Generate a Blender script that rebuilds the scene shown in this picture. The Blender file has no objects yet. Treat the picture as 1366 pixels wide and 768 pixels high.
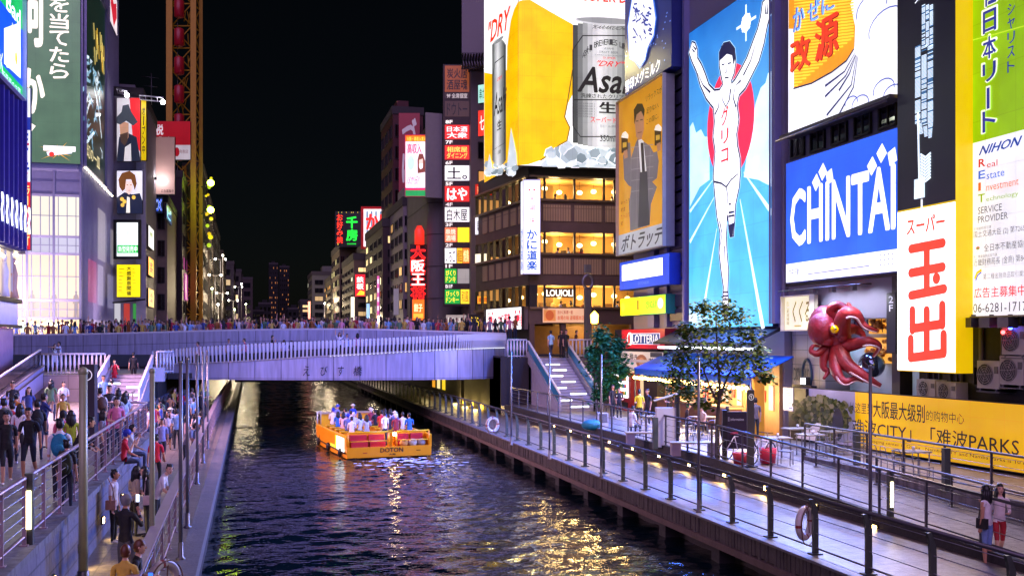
import bpy, bmesh, math, random
import numpy as np
from mathutils import Vector, Matrix
# ---------------------------------------------------------------- camera, night sky, moon-like city glow, exposure
SC = bpy.context.scene
COL = SC.collection
F, HZ, CX, CAMZ = 1330.0, 452.0, 683.0, 5.65      # focal length, horizon row, centre column of the photograph; eye height above the water
TH = math.atan(348 / F)
SN, CS = math.sin(TH), math.cos(TH)
cd = bpy.data.cameras.new('camera'); cam = bpy.data.objects.new('camera', cd); COL.objects.link(cam)
cam.location = (0, 0, CAMZ); cam.rotation_euler = (math.pi / 2, 0, -TH)
cd.sensor_width = 36; cd.lens = 36 * F / 1366; cd.shift_y = (HZ - 384) / 1366; cd.clip_start = .1; cd.clip_end = 4000
SC.camera = cam
W = bpy.data.worlds.new('World'); SC.world = W; W.use_nodes = True
nt = W.node_tree; bg = nt.nodes['Background']; sky = nt.nodes.new('ShaderNodeTexSky'); sky.sky_type = 'NISHITA'; sky.sun_disc = False
SUN_EL, SUN_AZ = math.radians(38), math.radians(200)
sky.sun_elevation = SUN_EL; sky.sun_rotation = SUN_AZ
nt.links.new(sky.outputs[0], bg.inputs[0]); bg.inputs[1].default_value = .0005
sd = bpy.data.lights.new('sun', 'SUN'); sd.energy = 1.5; sd.angle = math.radians(60); sd.color = (.74, .48, 1.0)
sun = bpy.data.objects.new('sun', sd); COL.objects.link(sun)
sun.rotation_euler = Vector((-math.sin(SUN_AZ) * math.cos(SUN_EL), -math.cos(SUN_AZ) * math.cos(SUN_EL), -math.sin(SUN_EL))).to_track_quat('-Z', 'Y').to_euler()
VS = SC.view_settings; VS.view_transform = 'Standard'; VS.look = 'None'; VS.exposure = 0.22; VS.gamma = 1
SC.cycles.use_denoising = True
SC.cycles.max_bounces = 6; SC.cycles.diffuse_bounces = 3; SC.cycles.glossy_bounces = 3; SC.cycles.transmission_bounces = 4
SC.cycles.sample_clamp_indirect = 4; SC.cycles.sample_clamp_direct = 30; SC.cycles.caustics_reflective = False; SC.cycles.caustics_refractive = False
SC.cycles.use_light_tree = True
rnd = random.Random(7)

# ---------------------------------------------------------------- measuring helpers
def V2(px, d):                      # plan point at view depth d under photograph column px
    u = (px - CX) / F
    return (d * (SN + CS * u), d * (CS - SN * u))
def P(px, py, d):
    x, y = V2(px, d); return Vector((x, y, CAMZ - (py - HZ) / F * d))
def onZ(px, py, z):                 # point on the level z seen at px,py
    return P(px, py, (CAMZ - z) * F / (py - HZ))
def dX(px, X): return X / (SN + CS * (px - CX) / F)
def depth(x, y): return x * SN + y * CS
def zat(py, d): return CAMZ - (py - HZ) / F * d

def lin(c):
    if isinstance(c, str):
        c = [int(c[i:i + 2], 16) / 255 for i in (1, 3, 5)]
        return tuple(x / 12.92 if x <= .04045 else ((x + .055) / 1.055) ** 2.4 for x in c)
    return tuple(c)

# ---------------------------------------------------------------- materials
_M = {}
def mat(key, col=(.5, .5, .5), rough=.6, metal=0., vary=.15, scale=3., bump=0., bscale=None, emit=None, es=0., spec=None, sample=None, brick=None, grime=0.):
    if key in _M: return _M[key]
    m = bpy.data.materials.new(key); m.use_nodes = True; t = m.node_tree; b = t.nodes['Principled BSDF']; N = t.nodes.new; L = t.links.new
    col = lin(col); b.inputs['Roughness'].default_value = rough; b.inputs['Metallic'].default_value = metal
    if spec is not None: b.inputs['Specular IOR Level'].default_value = spec
    tc = N('ShaderNodeTexCoord'); nz = N('ShaderNodeTexNoise'); nz.inputs['Scale'].default_value = scale; nz.inputs['Detail'].default_value = 5
    L(tc.outputs['Object'], nz.inputs['Vector'])
    mx = N('ShaderNodeMix'); mx.data_type = 'RGBA'; L(nz.outputs['Fac'], mx.inputs[0])
    mx.inputs[6].default_value = (*[c * (1 - vary) for c in col], 1); mx.inputs[7].default_value = (*[min(1, c * (1 + vary)) for c in col], 1)
    src = mx.outputs[2]
    if brick:                       # panel or tile joints: (width, height, joint, joint darkness, plane)
        bw, bh, jt, dk, pl = brick
        br = N('ShaderNodeTexBrick'); br.offset = 0 if len(brick) == 5 and pl.islower() else .5
        br.inputs['Scale'].default_value = 1; br.inputs['Brick Width'].default_value = bw; br.inputs['Row Height'].default_value = bh; br.inputs['Mortar Size'].default_value = jt
        br.inputs['Color1'].default_value = (1, 1, 1, 1); br.inputs['Color2'].default_value = (.88, .88, .88, 1); br.inputs['Mortar'].default_value = (dk, dk, dk, 1)
        sp = N('ShaderNodeSeparateXYZ'); cb = N('ShaderNodeCombineXYZ'); L(tc.outputs['Object'], sp.inputs[0])
        a = pl.lower(); L(sp.outputs['XYZ'.index(a[0].upper())], cb.inputs[0]); L(sp.outputs['XYZ'.index(a[1].upper())], cb.inputs[1]); L(cb.outputs[0], br.inputs['Vector'])
        mu = N('ShaderNodeMix'); mu.data_type = 'RGBA'; mu.blend_type = 'MULTIPLY'; mu.inputs[0].default_value = 1; L(src, mu.inputs[6]); L(br.outputs['Color'], mu.inputs[7]); src = mu.outputs[2]
    if grime:                       # rain streaks running down and blotches
        mp = N('ShaderNodeMapping'); mp.inputs['Scale'].default_value = (3.5, 3.5, .35); n3 = N('ShaderNodeTexNoise'); n3.inputs['Scale'].default_value = 1.6; n3.inputs['Detail'].default_value = 8; L(tc.outputs['Object'], mp.inputs[0]); L(mp.outputs[0], n3.inputs['Vector'])
        g = N('ShaderNodeMapRange'); g.inputs[1].default_value = .38; g.inputs[2].default_value = .66; g.inputs[3].default_value = 1 - grime; g.inputs[4].default_value = 1.05; L(n3.outputs['Fac'], g.inputs[0])
        m2 = N('ShaderNodeMix'); m2.data_type = 'RGBA'; m2.blend_type = 'MULTIPLY'; m2.inputs[0].default_value = 1; L(src, m2.inputs[6]); L(g.outputs[0], m2.inputs[7]); src = m2.outputs[2]
    L(src, b.inputs['Base Color'])
    if bump:
        n2 = N('ShaderNodeTexNoise'); n2.inputs['Scale'].default_value = bscale or scale * 6; n2.inputs['Detail'].default_value = 6; L(tc.outputs['Object'], n2.inputs['Vector'])
        bp = N('ShaderNodeBump'); bp.inputs['Strength'].default_value = bump; bp.inputs['Distance'].default_value = .05; L(n2.outputs['Fac'], bp.inputs['Height']); L(bp.outputs[0], b.inputs['Normal'])
        mr = N('ShaderNodeMapRange'); mr.inputs[3].default_value = max(.05, rough - .15); mr.inputs[4].default_value = min(1, rough + .15); L(n2.outputs['Fac'], mr.inputs[0]); L(mr.outputs[0], b.inputs['Roughness'])
    if emit is not None:
        b.inputs['Emission Color'].default_value = (*lin(emit), 1); b.inputs['Emission Strength'].default_value = es
        m.cycles.emission_sampling = 'NONE' if sample is False else 'AUTO'
    _M[key] = m; return m

def litmat(strength, sampled):      # printed or LED sign face: the printed colour comes from the face's colour attribute; floodlit boards glow by themselves too
    key = 'sign_%g_%d' % (strength, sampled)
    if key in _M: return _M[key]
    m = bpy.data.materials.new(key); m.use_nodes = True; t = m.node_tree; b = t.nodes['Principled BSDF']; N = t.nodes.new; L = t.links.new
    at = N('ShaderNodeAttribute'); at.attribute_name = 'Col'
    b.inputs['Roughness'].default_value = .35
    L(at.outputs['Color'], b.inputs['Base Color'])
    if strength:
        tc = N('ShaderNodeTexCoord'); nz = N('ShaderNodeTexNoise'); nz.inputs['Scale'].default_value = .7; nz.inputs['Detail'].default_value = 3; L(tc.outputs['Object'], nz.inputs['Vector'])
        mr = N('ShaderNodeMapRange'); mr.inputs[1].default_value = .3; mr.inputs[2].default_value = .7; mr.inputs[3].default_value = strength * .8; mr.inputs[4].default_value = strength * 1.15
        L(nz.outputs['Fac'], mr.inputs[0]); L(at.outputs['Color'], b.inputs['Emission Color']); 
        sp = N('ShaderNodeSeparateXYZ'); ad = N('ShaderNodeMath'); cb = N('ShaderNodeCombineXYZ'); br = N('ShaderNodeTexBrick'); br.offset = 0; mu = N('ShaderNodeMath'); mu.operation = 'MULTIPLY'   # printed in joined sheets
        L(tc.outputs['Object'], sp.inputs[0]); L(sp.outputs[0], ad.inputs[0]); L(sp.outputs[1], ad.inputs[1]); L(ad.outputs[0], cb.inputs[0]); L(sp.outputs[2], cb.inputs[1]); L(cb.outputs[0], br.inputs['Vector'])
        br.inputs['Scale'].default_value = 1; br.inputs['Brick Width'].default_value = 1.25; br.inputs['Row Height'].default_value = 1.5; br.inputs['Mortar Size'].default_value = .012; br.inputs['Color1'].default_value = (1, 1, 1, 1); br.inputs['Color2'].default_value = (.93, .93, .93, 1); br.inputs['Mortar'].default_value = (.72, .72, .72, 1)
        L(mr.outputs[0], mu.inputs[0]); L(br.outputs['Color'], mu.inputs[1]); L(mu.outputs[0], b.inputs['Emission Strength'])
    m.cycles.emission_sampling = 'FRONT' if (sampled and strength) else 'NONE'
    _M[key] = m; return m

def glow(key, col, s, sample=True): return mat(key, (.05, .05, .05), .4, emit=col, es=s, sample=sample)

# ---------------------------------------------------------------- mesh building
class MB:
    def __init__(s): s.v = []; s.f = []; s.m = []; s.c = []; s.sm = []; s.mats = []
    def mi(s, m):
        if m not in s.mats: s.mats.append(m)
        return s.mats.index(m)
    def add(s, vs, fs, m, col=None, smooth=False):
        o = len(s.v); k = s.mi(m); s.v += [tuple(v) for v in vs]
        for f in fs: s.f.append(tuple(i + o for i in f)); s.m.append(k); s.c.append(col); s.sm.append(smooth)
        return s
    def box(s, x0, x1, y0, y1, z0, z1, m, col=None):
        vs = [(x, y, z) for z in (z0, z1) for y in (y0, y1) for x in (x0, x1)]
        return s.add(vs, [(0, 2, 3, 1), (4, 5, 7, 6), (0, 1, 5, 4), (2, 6, 7, 3), (0, 4, 6, 2), (1, 3, 7, 5)], m, col)
    def bar(s, A, B, z0, z1, d0, d1, m, col=None):      # upright slab along the plan line A>B, d0..d1 = offsets towards the viewer
        ax, ay = A; bx, by = B; L = math.hypot(bx - ax, by - ay) or 1e-6; ex, ey = (bx - ax) / L, (by - ay) / L; nx, ny = ey, -ex
        q = [(ax + nx * d0, ay + ny * d0), (bx + nx * d0, by + ny * d0), (bx + nx * d1, by + ny * d1), (ax + nx * d1, ay + ny * d1)]
        vs = [(x, y, z0) for x, y in q] + [(x, y, z1) for x, y in q]
        return s.add(vs, [(0, 1, 2, 3), (7, 6, 5, 4), (0, 4, 5, 1), (1, 5, 6, 2), (2, 6, 7, 3), (3, 7, 4, 0)], m, col)
    def slant(s, p, q, w, t, m):    # sloping beam of width w (across) and thickness t (up)
        p = Vector(p); q = Vector(q); e = q - p; n = Vector((e.y, -e.x, 0)); n = n.normalized() * w / 2 if n.length > 1e-6 else Vector((w / 2, 0, 0)); u = Vector((0, 0, t))
        vs = [p - n, p + n, q + n, q - n, p - n + u, p + n + u, q + n + u, q - n + u]
        return s.add(vs, [(0, 3, 2, 1), (4, 5, 6, 7), (0, 1, 5, 4), (1, 2, 6, 5), (2, 3, 7, 6), (3, 0, 4, 7)], m)
    def tube(s, pts, r, m, n=8, cap=True, smooth=True):
        pts = [Vector(p) for p in pts]; R = r if isinstance(r, (list, tuple)) else [r] * len(pts); vs = []; prev = None
        for i, p in enumerate(pts):
            a = pts[max(i - 1, 0)]; b = pts[min(i + 1, len(pts) - 1)]; t = (b - a).normalized() if (b - a).length > 1e-9 else Vector((0, 0, 1))
            if prev is None:
                prev = t.cross(Vector((0, 0, 1))) if abs(t.z) < .95 else t.cross(Vector((1, 0, 0)))
            x = (prev - t * prev.dot(t)); x = x.normalized() if x.length > 1e-6 else t.orthogonal().normalized(); prev = x; y = t.cross(x)
            for k in range(n):
                a_ = 2 * math.pi * k / n; vs.append(p + (x * math.cos(a_) + y * math.sin(a_)) * R[i])
        fs = [(i * n + k, i * n + (k + 1) % n, (i + 1) * n + (k + 1) % n, (i + 1) * n + k) for i in range(len(pts) - 1) for k in range(n)]
        s.add(vs, fs, m, None, smooth)
        if cap: o = len(s.v) - len(vs); s.f += [tuple(o + k for k in range(n))[::-1], tuple(o + (len(pts) - 1) * n + k for k in range(n))]; s.m += [s.mi(m)] * 2; s.c += [None] * 2; s.sm += [False] * 2
        return s
    def ball(s, c, r, m, n=10, k=7, sq=(1, 1, 1), col=None):
        vs = [(c[0], c[1], c[2] + r * sq[2])]
        for i in range(1, k):
            t = math.pi * i / k
            for j in range(n): a = 2 * math.pi * j / n; vs.append((c[0] + r * sq[0] * math.sin(t) * math.cos(a), c[1] + r * sq[1] * math.sin(t) * math.sin(a), c[2] + r * sq[2] * math.cos(t)))
        vs.append((c[0], c[1], c[2] - r * sq[2])); e = len(vs) - 1
        fs = [(0, 1 + j, 1 + (j + 1) % n) for j in range(n)] + [(1 + i * n + j, 1 + (i + 1) * n + j, 1 + (i + 1) * n + (j + 1) % n, 1 + i * n + (j + 1) % n) for i in range(k - 2) for j in range(n)] + [(e, 1 + (k - 2) * n + (j + 1) % n, 1 + (k - 2) * n + j) for j in range(n)]
        return s.add(vs, fs, m, col, True)
    def lathe(s, c, prof, m, n=12):
        vs = [(c[0] + r * math.cos(2 * math.pi * j / n), c[1] + r * math.sin(2 * math.pi * j / n), c[2] + z) for r, z in prof for j in range(n)]
        fs = [(i * n + j, i * n + (j + 1) % n, (i + 1) * n + (j + 1) % n, (i + 1) * n + j) for i in range(len(prof) - 1) for j in range(n)]
        return s.add(vs, fs, m, None, True)
    def prism(s, poly, z0, z1, m):
        n = len(poly); vs = [(x, y, z0) for x, y in poly] + [(x, y, z1) for x, y in poly]
        return s.add(vs, [tuple(range(n))[::-1], tuple(range(n, 2 * n))] + [(i, (i + 1) % n, n + (i + 1) % n, n + i) for i in range(n)], m)
    def mesh(s, name, o=(0, 0, 0)):
        me = bpy.data.meshes.new(name)
        me.from_pydata([(v[0] - o[0], v[1] - o[1], v[2] - o[2]) for v in s.v], [], s.f)
        for m in s.mats: me.materials.append(m)
        me.polygons.foreach_set('material_index', s.m); me.polygons.foreach_set('use_smooth', s.sm)
        if any(c is not None for c in s.c):
            ca = me.color_attributes.new('Col', 'FLOAT_COLOR', 'CORNER'); buf = []
            for f, c in zip(s.f, s.c):
                if c is None: buf += [.5, .5, .5, 1] * len(f)
                elif isinstance(c[0], (tuple, list)):
                    for i in range(len(f)): buf += [*c[i], 1]
                else: buf += [*c, 1] * len(f)
            ca.data.foreach_set('color', buf)
        me.update(); return me
    def build(s, name, parent=None, **kw):
        if parent is None:
            xs = [v[0] for v in s.v]; ys = [v[1] for v in s.v]; o = ((min(xs) + max(xs)) / 2, (min(ys) + max(ys)) / 2, min(v[2] for v in s.v))
        else: o = tuple(parent['o']) if 'o' in parent else (0, 0, 0)
        ob = bpy.data.objects.new(name, s.mesh(name, o)); COL.objects.link(ob)
        if parent is None: ob.location = o; ob['o'] = o
        else: ob.parent = parent; ob['o'] = o
        for k, v in kw.items(): ob[k] = v
        return ob
def thing(name, label, cat, o, group=None):
    e = bpy.data.objects.new(name, None); COL.objects.link(e); e.location = o; e['o'] = tuple(o); e['label'] = label; e['category'] = cat
    if group: e['group'] = group
    e.empty_display_size = .2
    return e
def tag(o, label, cat, group=None):
    o['label'] = label; o['category'] = cat
    if group: o['group'] = group
    return o
def structure(o): o['kind'] = 'structure'; return o
def dup(o, parent=None, **kw):
    c = o.copy(); COL.objects.link(c)
    if parent is not None: c.parent = parent
    for ch in list(o.children): dup(ch, c)
    for k, v in kw.items():
        if k == 'loc': c.location = v
        elif k == 'rz': c.rotation_euler = (0, 0, v)
        else: c[k] = v
    return c

# ---------------------------------------------------------------- sign faces
_T = {}
def text_geo(s, bold):
    k = (s, bold)
    if k not in _T:
        c = bpy.data.curves.new('t', 'FONT'); c.body = s; c.resolution_u = 2; c.offset = bold
        o = bpy.data.objects.new('t', c); COL.objects.link(o)
        me = bpy.data.meshes.new_from_object(o.evaluated_get(bpy.context.evaluated_depsgraph_get()))
        v = np.array([x.co[:2] for x in me.vertices]) if len(me.vertices) else np.zeros((1, 2)); f = [tuple(p.vertices) for p in me.polygons]
        bpy.data.objects.remove(o); bpy.data.curves.remove(c); bpy.data.meshes.remove(me); _T[k] = (v, f)
    return _T[k]

class Panel:
    """a flat sign face on the plan line A>B (left to right as one looks at it), z1 top, z0 bottom; drawn in 0..1 coordinates, y downwards"""
    def __init__(s, A, B, z0, z1, strength=1.2):
        s.A, s.B, s.z0, s.z1, s.st = A, B, z0, z1, strength
        s.W = math.hypot(B[0] - A[0], B[1] - A[1]); s.H = z1 - z0; s.ex, s.ey = (B[0] - A[0]) / s.W, (B[1] - A[1]) / s.W
        s.nx, s.ny = s.ey, -s.ex; s.k = 0; s.mb = MB()
    def w(s, x, y, off=0.):
        return (s.A[0] + s.ex * x * s.W + s.nx * off, s.A[1] + s.ey * x * s.W + s.ny * off, s.z1 - y * s.H)
    def px(s, px, py):              # photograph pixel -> face coordinates
        dx, dy = V2(px, 1.); det = dx * (-s.ey) + s.ex * dy
        d = (s.A[0] * (-s.ey) + s.ex * s.A[1]) / det
        x, y = dx * d, dy * d; t = ((x - s.A[0]) * s.ex + (y - s.A[1]) * s.ey) / s.W
        return t, (s.z1 - zat(py, d)) / s.H
    def _add(s, pts, fs, col, big):
        s.k += 1; o = .012 + .0006 * s.k
        s.mb.add([s.w(x, y, o) for x, y in pts], fs, litmat(s.st, big), col if isinstance(col[0], (tuple, list)) else lin(col))
    def rect(s, x0, y0, x1, y1, col, big=False, grad=None):
        if grad: a, b = lin(col), lin(grad); col = [a, a, b, b]; col = (col[2], col[2], col[0], col[0])
        s._add([(x0, y1), (x1, y1), (x1, y0), (x0, y0)], [(0, 1, 2, 3)], col, big); return s
    def bgnd(s, col, grad=None): return s.rect(0, 0, 1, 1, col, True, grad)
    def poly(s, pts, col, big=False):
        ar = sum(pts[i - 1][0] * pts[i][1] - pts[i][0] * pts[i - 1][1] for i in range(len(pts)))
        if ar > 0: pts = pts[::-1]
        s._add(pts, [tuple(range(len(pts)))], col, big); return s
    def ppoly(s, pts, col, big=False): return s.poly([s.px(*p) for p in pts], col, big)
    def ell(s, cx, cy, rx, ry, col, n=28, a0=0, a1=360):
        return s.poly([(cx + rx * math.cos(math.radians(a0 + (a1 - a0) * i / n)), cy + ry * math.sin(math.radians(a0 + (a1 - a0) * i / n))) for i in range(n)], col)
    def line(s, pts, wd, col, closed=False):   # wd in metres; tapered when a pair
        q = [(x * s.W, y * s.H) for x, y in pts]; n = len(q); L = []; R = []
        if closed: q.append(q[0]); n += 1
        for i in range(n):
            a = q[max(i - 1, 0)]; b = q[min(i + 1, n - 1)]
            if closed and i in (0, n - 1): a, b = q[n - 2], q[1]
            dx, dy = b[0] - a[0], b[1] - a[1]; l = math.hypot(dx, dy) or 1e-9
            h = (wd if not isinstance(wd, tuple) else wd[0] + (wd[1] - wd[0]) * i / (n - 1)) / 2
            L.append(((q[i][0] - dy / l * h) / s.W, (q[i][1] + dx / l * h) / s.H)); R.append(((q[i][0] + dy / l * h) / s.W, (q[i][1] - dx / l * h) / s.H))
        s._add(L + R, [(i, i + 1, n + i + 1, n + i) for i in range(n - 1)], col, False); return s
    def pt(s, t, x0, y0, x1, y1, col, bold=.0, vert=False, skew=0., fit=True):   # box by photograph columns, rows read at its left column
        a, c = s.px(x0, y0); b, d = s.px(x1, y0)[0], s.px(x0, y1)[1]; return s.text(t, a, c, b, d, col, bold, vert, skew, fit)
    def pr(s, x0, y0, x1, y1, col, big=False):
        a, c = s.px(x0, y0); b, d = s.px(x1, y0)[0], s.px(x0, y1)[1]; return s.rect(a, c, b, d, col, big)
    def pline(s, pts, wd, col, closed=False): return s.line([s.px(*p) for p in pts], wd, col, closed)
    def text(s, t, x0, y0, x1, y1, col, bold=.0, vert=False, skew=0., fit=True):
        if bold > .012:                 # heavier strokes: the glyphs again, a little shifted each time, each copy just above the last
            k = bold * .55; n_ = 4 if bold < .05 else 8
            ds = [(math.cos(6.2832 * i / n_), math.sin(6.2832 * i / n_)) for i in range(n_)]; m = max(len(t), 1); cw = (x1 - x0) / (1 if vert else m * .75); ch_ = (y1 - y0) / (m if vert else 1.2)
            for a, b in ds: s.text(t, x0 + a * k * cw + k * cw, y0 + b * k * ch_ + k * ch_, x1 + a * k * cw - k * cw, y1 + b * k * ch_ - k * ch_, col, 0, vert, skew, fit)
            return s
        bold = 0
        if vert:
            n = len(t); h = (y1 - y0) / n
            for i, ch in enumerate(t):
                if ch == ' ': continue
                v, f = text_geo(ch, bold)
                if ch in 'ー－': v = np.stack([-v[:, 1], v[:, 0]], 1)
                s._glyph(v, f, x0, y0 + i * h + h * .06, x1, y0 + (i + 1) * h - h * .06, col, skew, ch in 'ー1一')
            return s
        v, f = text_geo(t, bold); s._glyph(v, f, x0, y0, x1, y1, col, skew, not fit); return s
    def _glyph(s, v, f, x0, y0, x1, y1, col, skew, keep):
        lo, hi = v.min(0), v.max(0); d = np.maximum(hi - lo, 1e-6); q = (v - lo) / d
        if keep:
            bw, bh = (x1 - x0) * s.W, (y1 - y0) * s.H; k = min(bw / d[0], bh / d[1]); fw, fh = k * d[0] / s.W, k * d[1] / s.H
            cx, cy = (x0 + x1) / 2, (y0 + y1) / 2; x0, x1, y0, y1 = cx - fw / 2, cx + fw / 2, cy - fh / 2, cy + fh / 2
        s._add([(x0 + (a + skew * b) * (x1 - x0), y1 - b * (y1 - y0)) for a, b in q], f, col, False)
    def otext(s, t, x0, y0, x1, y1, col, edge, bold=.0, ob=.06, vert=False):
        s.text(t, x0, y0, x1, y1, edge, ob, vert); return s.text(t, x0 + .004, y0, x1 - .004, y1, col, bold, vert)

def plane_pts(plane, a, b):         # plan points under columns a and b on X=const or on the line (point, direction)
    r = []
    for px in (a, b):
        if isinstance(plane, (int, float)): r.append(V2(px, dX(px, plane)))
        else:
            (ox, oy), (ex, ey) = plane; dx, dy = V2(px, 1.); det = dx * (-ey) + ex * dy; d = (ox * (-ey) + ex * oy) / det; r.append((dx * d, dy * d))
    return r
def facing(d): return ((V2(683, d)), (CS, -SN))     # a board that faces the camera's bridge squarely, at depth d
def sign(name, label, cat, plane, a, b, top, bot, deep=.35, st=1.2, cab='#3a3a40', frame=None, group=None, fr=.05, at=None, root=None, cm=None, cabp='cabinet'):
    """a boxed sign: cabinet, optional frame, lit face. top and bot are photograph rows at column a"""
    A, B = plane_pts(plane, a, b); d = depth(*(A if at is None else plane_pts(plane, at, at)[0])); z1, z0 = zat(top, d), zat(bot, d)
    p = Panel(A, B, z0, z1, st); root = root or thing(name, label, cat, ((A[0] + B[0]) / 2, (A[1] + B[1]) / 2, z0), group)
    c = MB(); c.bar(A, B, z0 - .03, z1 + .03, -deep, 0, cm or mat('cab' + str(cab), cab, .5, .2)); c.build(cabp, root)
    if frame:
        f = MB(); m = mat('fr' + str(frame), frame, .4, .3); e = fr
        f.bar(A, B, z1, z1 + e, 0, .2, m); f.bar(A, B, z0 - e, z0, 0, .2, m)
        A2 = (A[0] - p.ex * e, A[1] - p.ey * e); B2 = (B[0] + p.ex * e, B[1] + p.ey * e)
        f.bar(A2, A, z0 - e, z1 + e, 0, .2, m); f.bar(B, B2, z0 - e, z1 + e, 0, .2, m); f.build('frame', root)
    p.root = root; return p
def shine(p, col, e, n=1, vert=False, dip=.25):   # spots added in front of a sign to strengthen its light
    for i in range(n):
        f = (i + .5) / n; l = bpy.data.lights.new('lamp', 'SPOT'); l.energy = e; l.color = lin(col); l.spot_size = 2.9; l.spot_blend = 1; l.shadow_soft_size = .8
        o = bpy.data.objects.new('lamp', l); COL.objects.link(o); o.parent = p.root; o.location = Vector(p.w(.5 if vert else f, f if vert else .5, .9)) - Vector(p.root['o']); o.rotation_euler = Vector((p.nx, p.ny, -dip)).to_track_quat('-Z', 'Y').to_euler()
def done(*ps, name='face'):
    for p in ps: p.mb.build(name, p.root)
# ================================================================ THE SETTING: ground, water, quays, promenades
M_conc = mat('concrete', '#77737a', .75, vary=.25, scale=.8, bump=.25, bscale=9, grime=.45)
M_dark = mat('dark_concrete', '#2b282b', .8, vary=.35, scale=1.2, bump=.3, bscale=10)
M_pav = mat('paving', '#7f736a', .36, vary=.35, scale=.9, bump=.12, bscale=30, brick=(.6, .6, .014, .45, 'xy'), grime=.4)
M_pav2 = mat('plaza_paving', '#8f8a86', .32, vary=.35, scale=.7, bump=.15, bscale=25, brick=(.9, .45, .014, .5, 'XY'), grime=.4)
M_stone = mat('quay_stone', '#8c868c', .6, vary=.3, scale=2, bump=.3, bscale=14, brick=(.02, 1.2, .012, .5, 'xy'))
M_plank = mat('old_planks', '#4a423f', .8, vary=.6, scale=2.5, bump=.5, bscale=18)
M_steel = mat('rail_steel', '#5d5a60', .38, .75, vary=.2, scale=4)
M_steel2 = mat('grey_green_steel', '#4c524c', .5, .3, vary=.25, scale=5, bump=.08)
M_white = mat('white_metal', '#c9c7d2', .4, .15, vary=.1, scale=2)
M_black = mat('black_paint', '#131216', .5, vary=.3, scale=3)
M_asph = mat('asphalt', '#3a3a3c', .8, vary=.3, bump=.3)
M_pole = mat('pole_grey', '#77757a', .35, .6, vary=.12, scale=3)

def slab(name, x0, x1, y0, y1, z0, z1, m): return structure(MB().box(x0, x1, y0, y1, z0, z1, m).build(name))
structure(MB().box(-900, 900, -60, 1500, -3.2, -3, M_dark).build('ground'))
# canal water: real small waves, a rougher patch behind the boat
nx, ny = 150, 900
gx = np.linspace(-1.6, 12.2, nx); gy = 8 + 172 * np.linspace(0, 1, ny) ** 1.35
X, Y = np.meshgrid(gx, gy); Z = np.zeros_like(X); rs = np.random.RandomState(3)
for i in range(60):
    lam = rs.uniform(.3, 1.2) if i < 50 else rs.uniform(1.2, 4); th = rs.normal(math.pi / 2, .7); k = 2 * math.pi / lam
    Z += np.clip(2.0 - Y / 30, .75, 1.6) * (.0024 if i < 50 else .0026) * lam * np.sin(k * (X * math.cos(th) + Y * math.sin(th)) + rs.uniform(0, 6.3))
wk = np.exp(-((X - 6.6) / 2.6) ** 2) * np.clip((50 - Y) / 3, 0, 1) * np.exp(-np.clip(48 - Y, 0, 99) / 9)
for i in range(26):
    lam = rs.uniform(.4, 1.1); th = rs.uniform(0, 6.3); k = 2 * math.pi / lam; Z += wk * .012 * np.sin(k * (X * math.cos(th) + Y * math.sin(th)) + rs.uniform(0, 6.3))
mw = mat('water', (.002, .007, .011), .06, vary=.5, scale=.3, spec=.5); mw.node_tree.nodes['Principled BSDF'].inputs['IOR'].default_value = 1.48
t = mw.node_tree; nz = t.nodes.new('ShaderNodeTexNoise'); nz.inputs['Scale'].default_value = 6; nz.inputs['Detail'].default_value = 2.5; tc = t.nodes.new('ShaderNodeTexCoord'); mp_ = t.nodes.new('ShaderNodeMapping'); mp_.inputs['Scale'].default_value = (.5, 1, 1); t.links.new(tc.outputs['Object'], mp_.inputs[0]); t.links.new(mp_.outputs[0], nz.inputs['Vector'])
bp = t.nodes.new('ShaderNodeBump'); bp.inputs['Strength'].default_value = .42; bp.inputs['Distance'].default_value = .06; t.links.new(nz.outputs['Fac'], bp.inputs['Height']); t.links.new(bp.outputs[0], t.nodes['Principled BSDF'].inputs['Normal'])
mb = MB(); mb.add(np.stack([X, Y, Z], -1).reshape(-1, 3).tolist(), [(j * nx + i, j * nx + i + 1, (j + 1) * nx + i + 1, (j + 1) * nx + i) for j in range(ny - 1) for i in range(nx - 1)], mw, smooth=True)
structure(mb.build('canal_water'))
# foam where the propeller churns
mf = mat('foam', '#b9c4d8', .5, vary=.2, scale=5)
mb = MB()
for i in range(150):
    r = abs(rnd.gauss(0, 1)); x = 6.9 + rnd.gauss(0, 1.0); y = 46.6 - abs(rnd.gauss(0, 2.0)); s = rnd.uniform(.03, .11)
    n = 7; a0 = rnd.random() * 6; mb.add([(x + s * 2.2 * rnd.uniform(.6, 1.2) * math.cos(a0 + k * .9), y + s * rnd.uniform(.6, 1.2) * math.sin(a0 + k * .9), .055 + rnd.uniform(0, .03)) for k in range(n)], [tuple(range(n))], mf)
o = mb.build('wake_foam'); o['kind'] = 'stuff'
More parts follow.
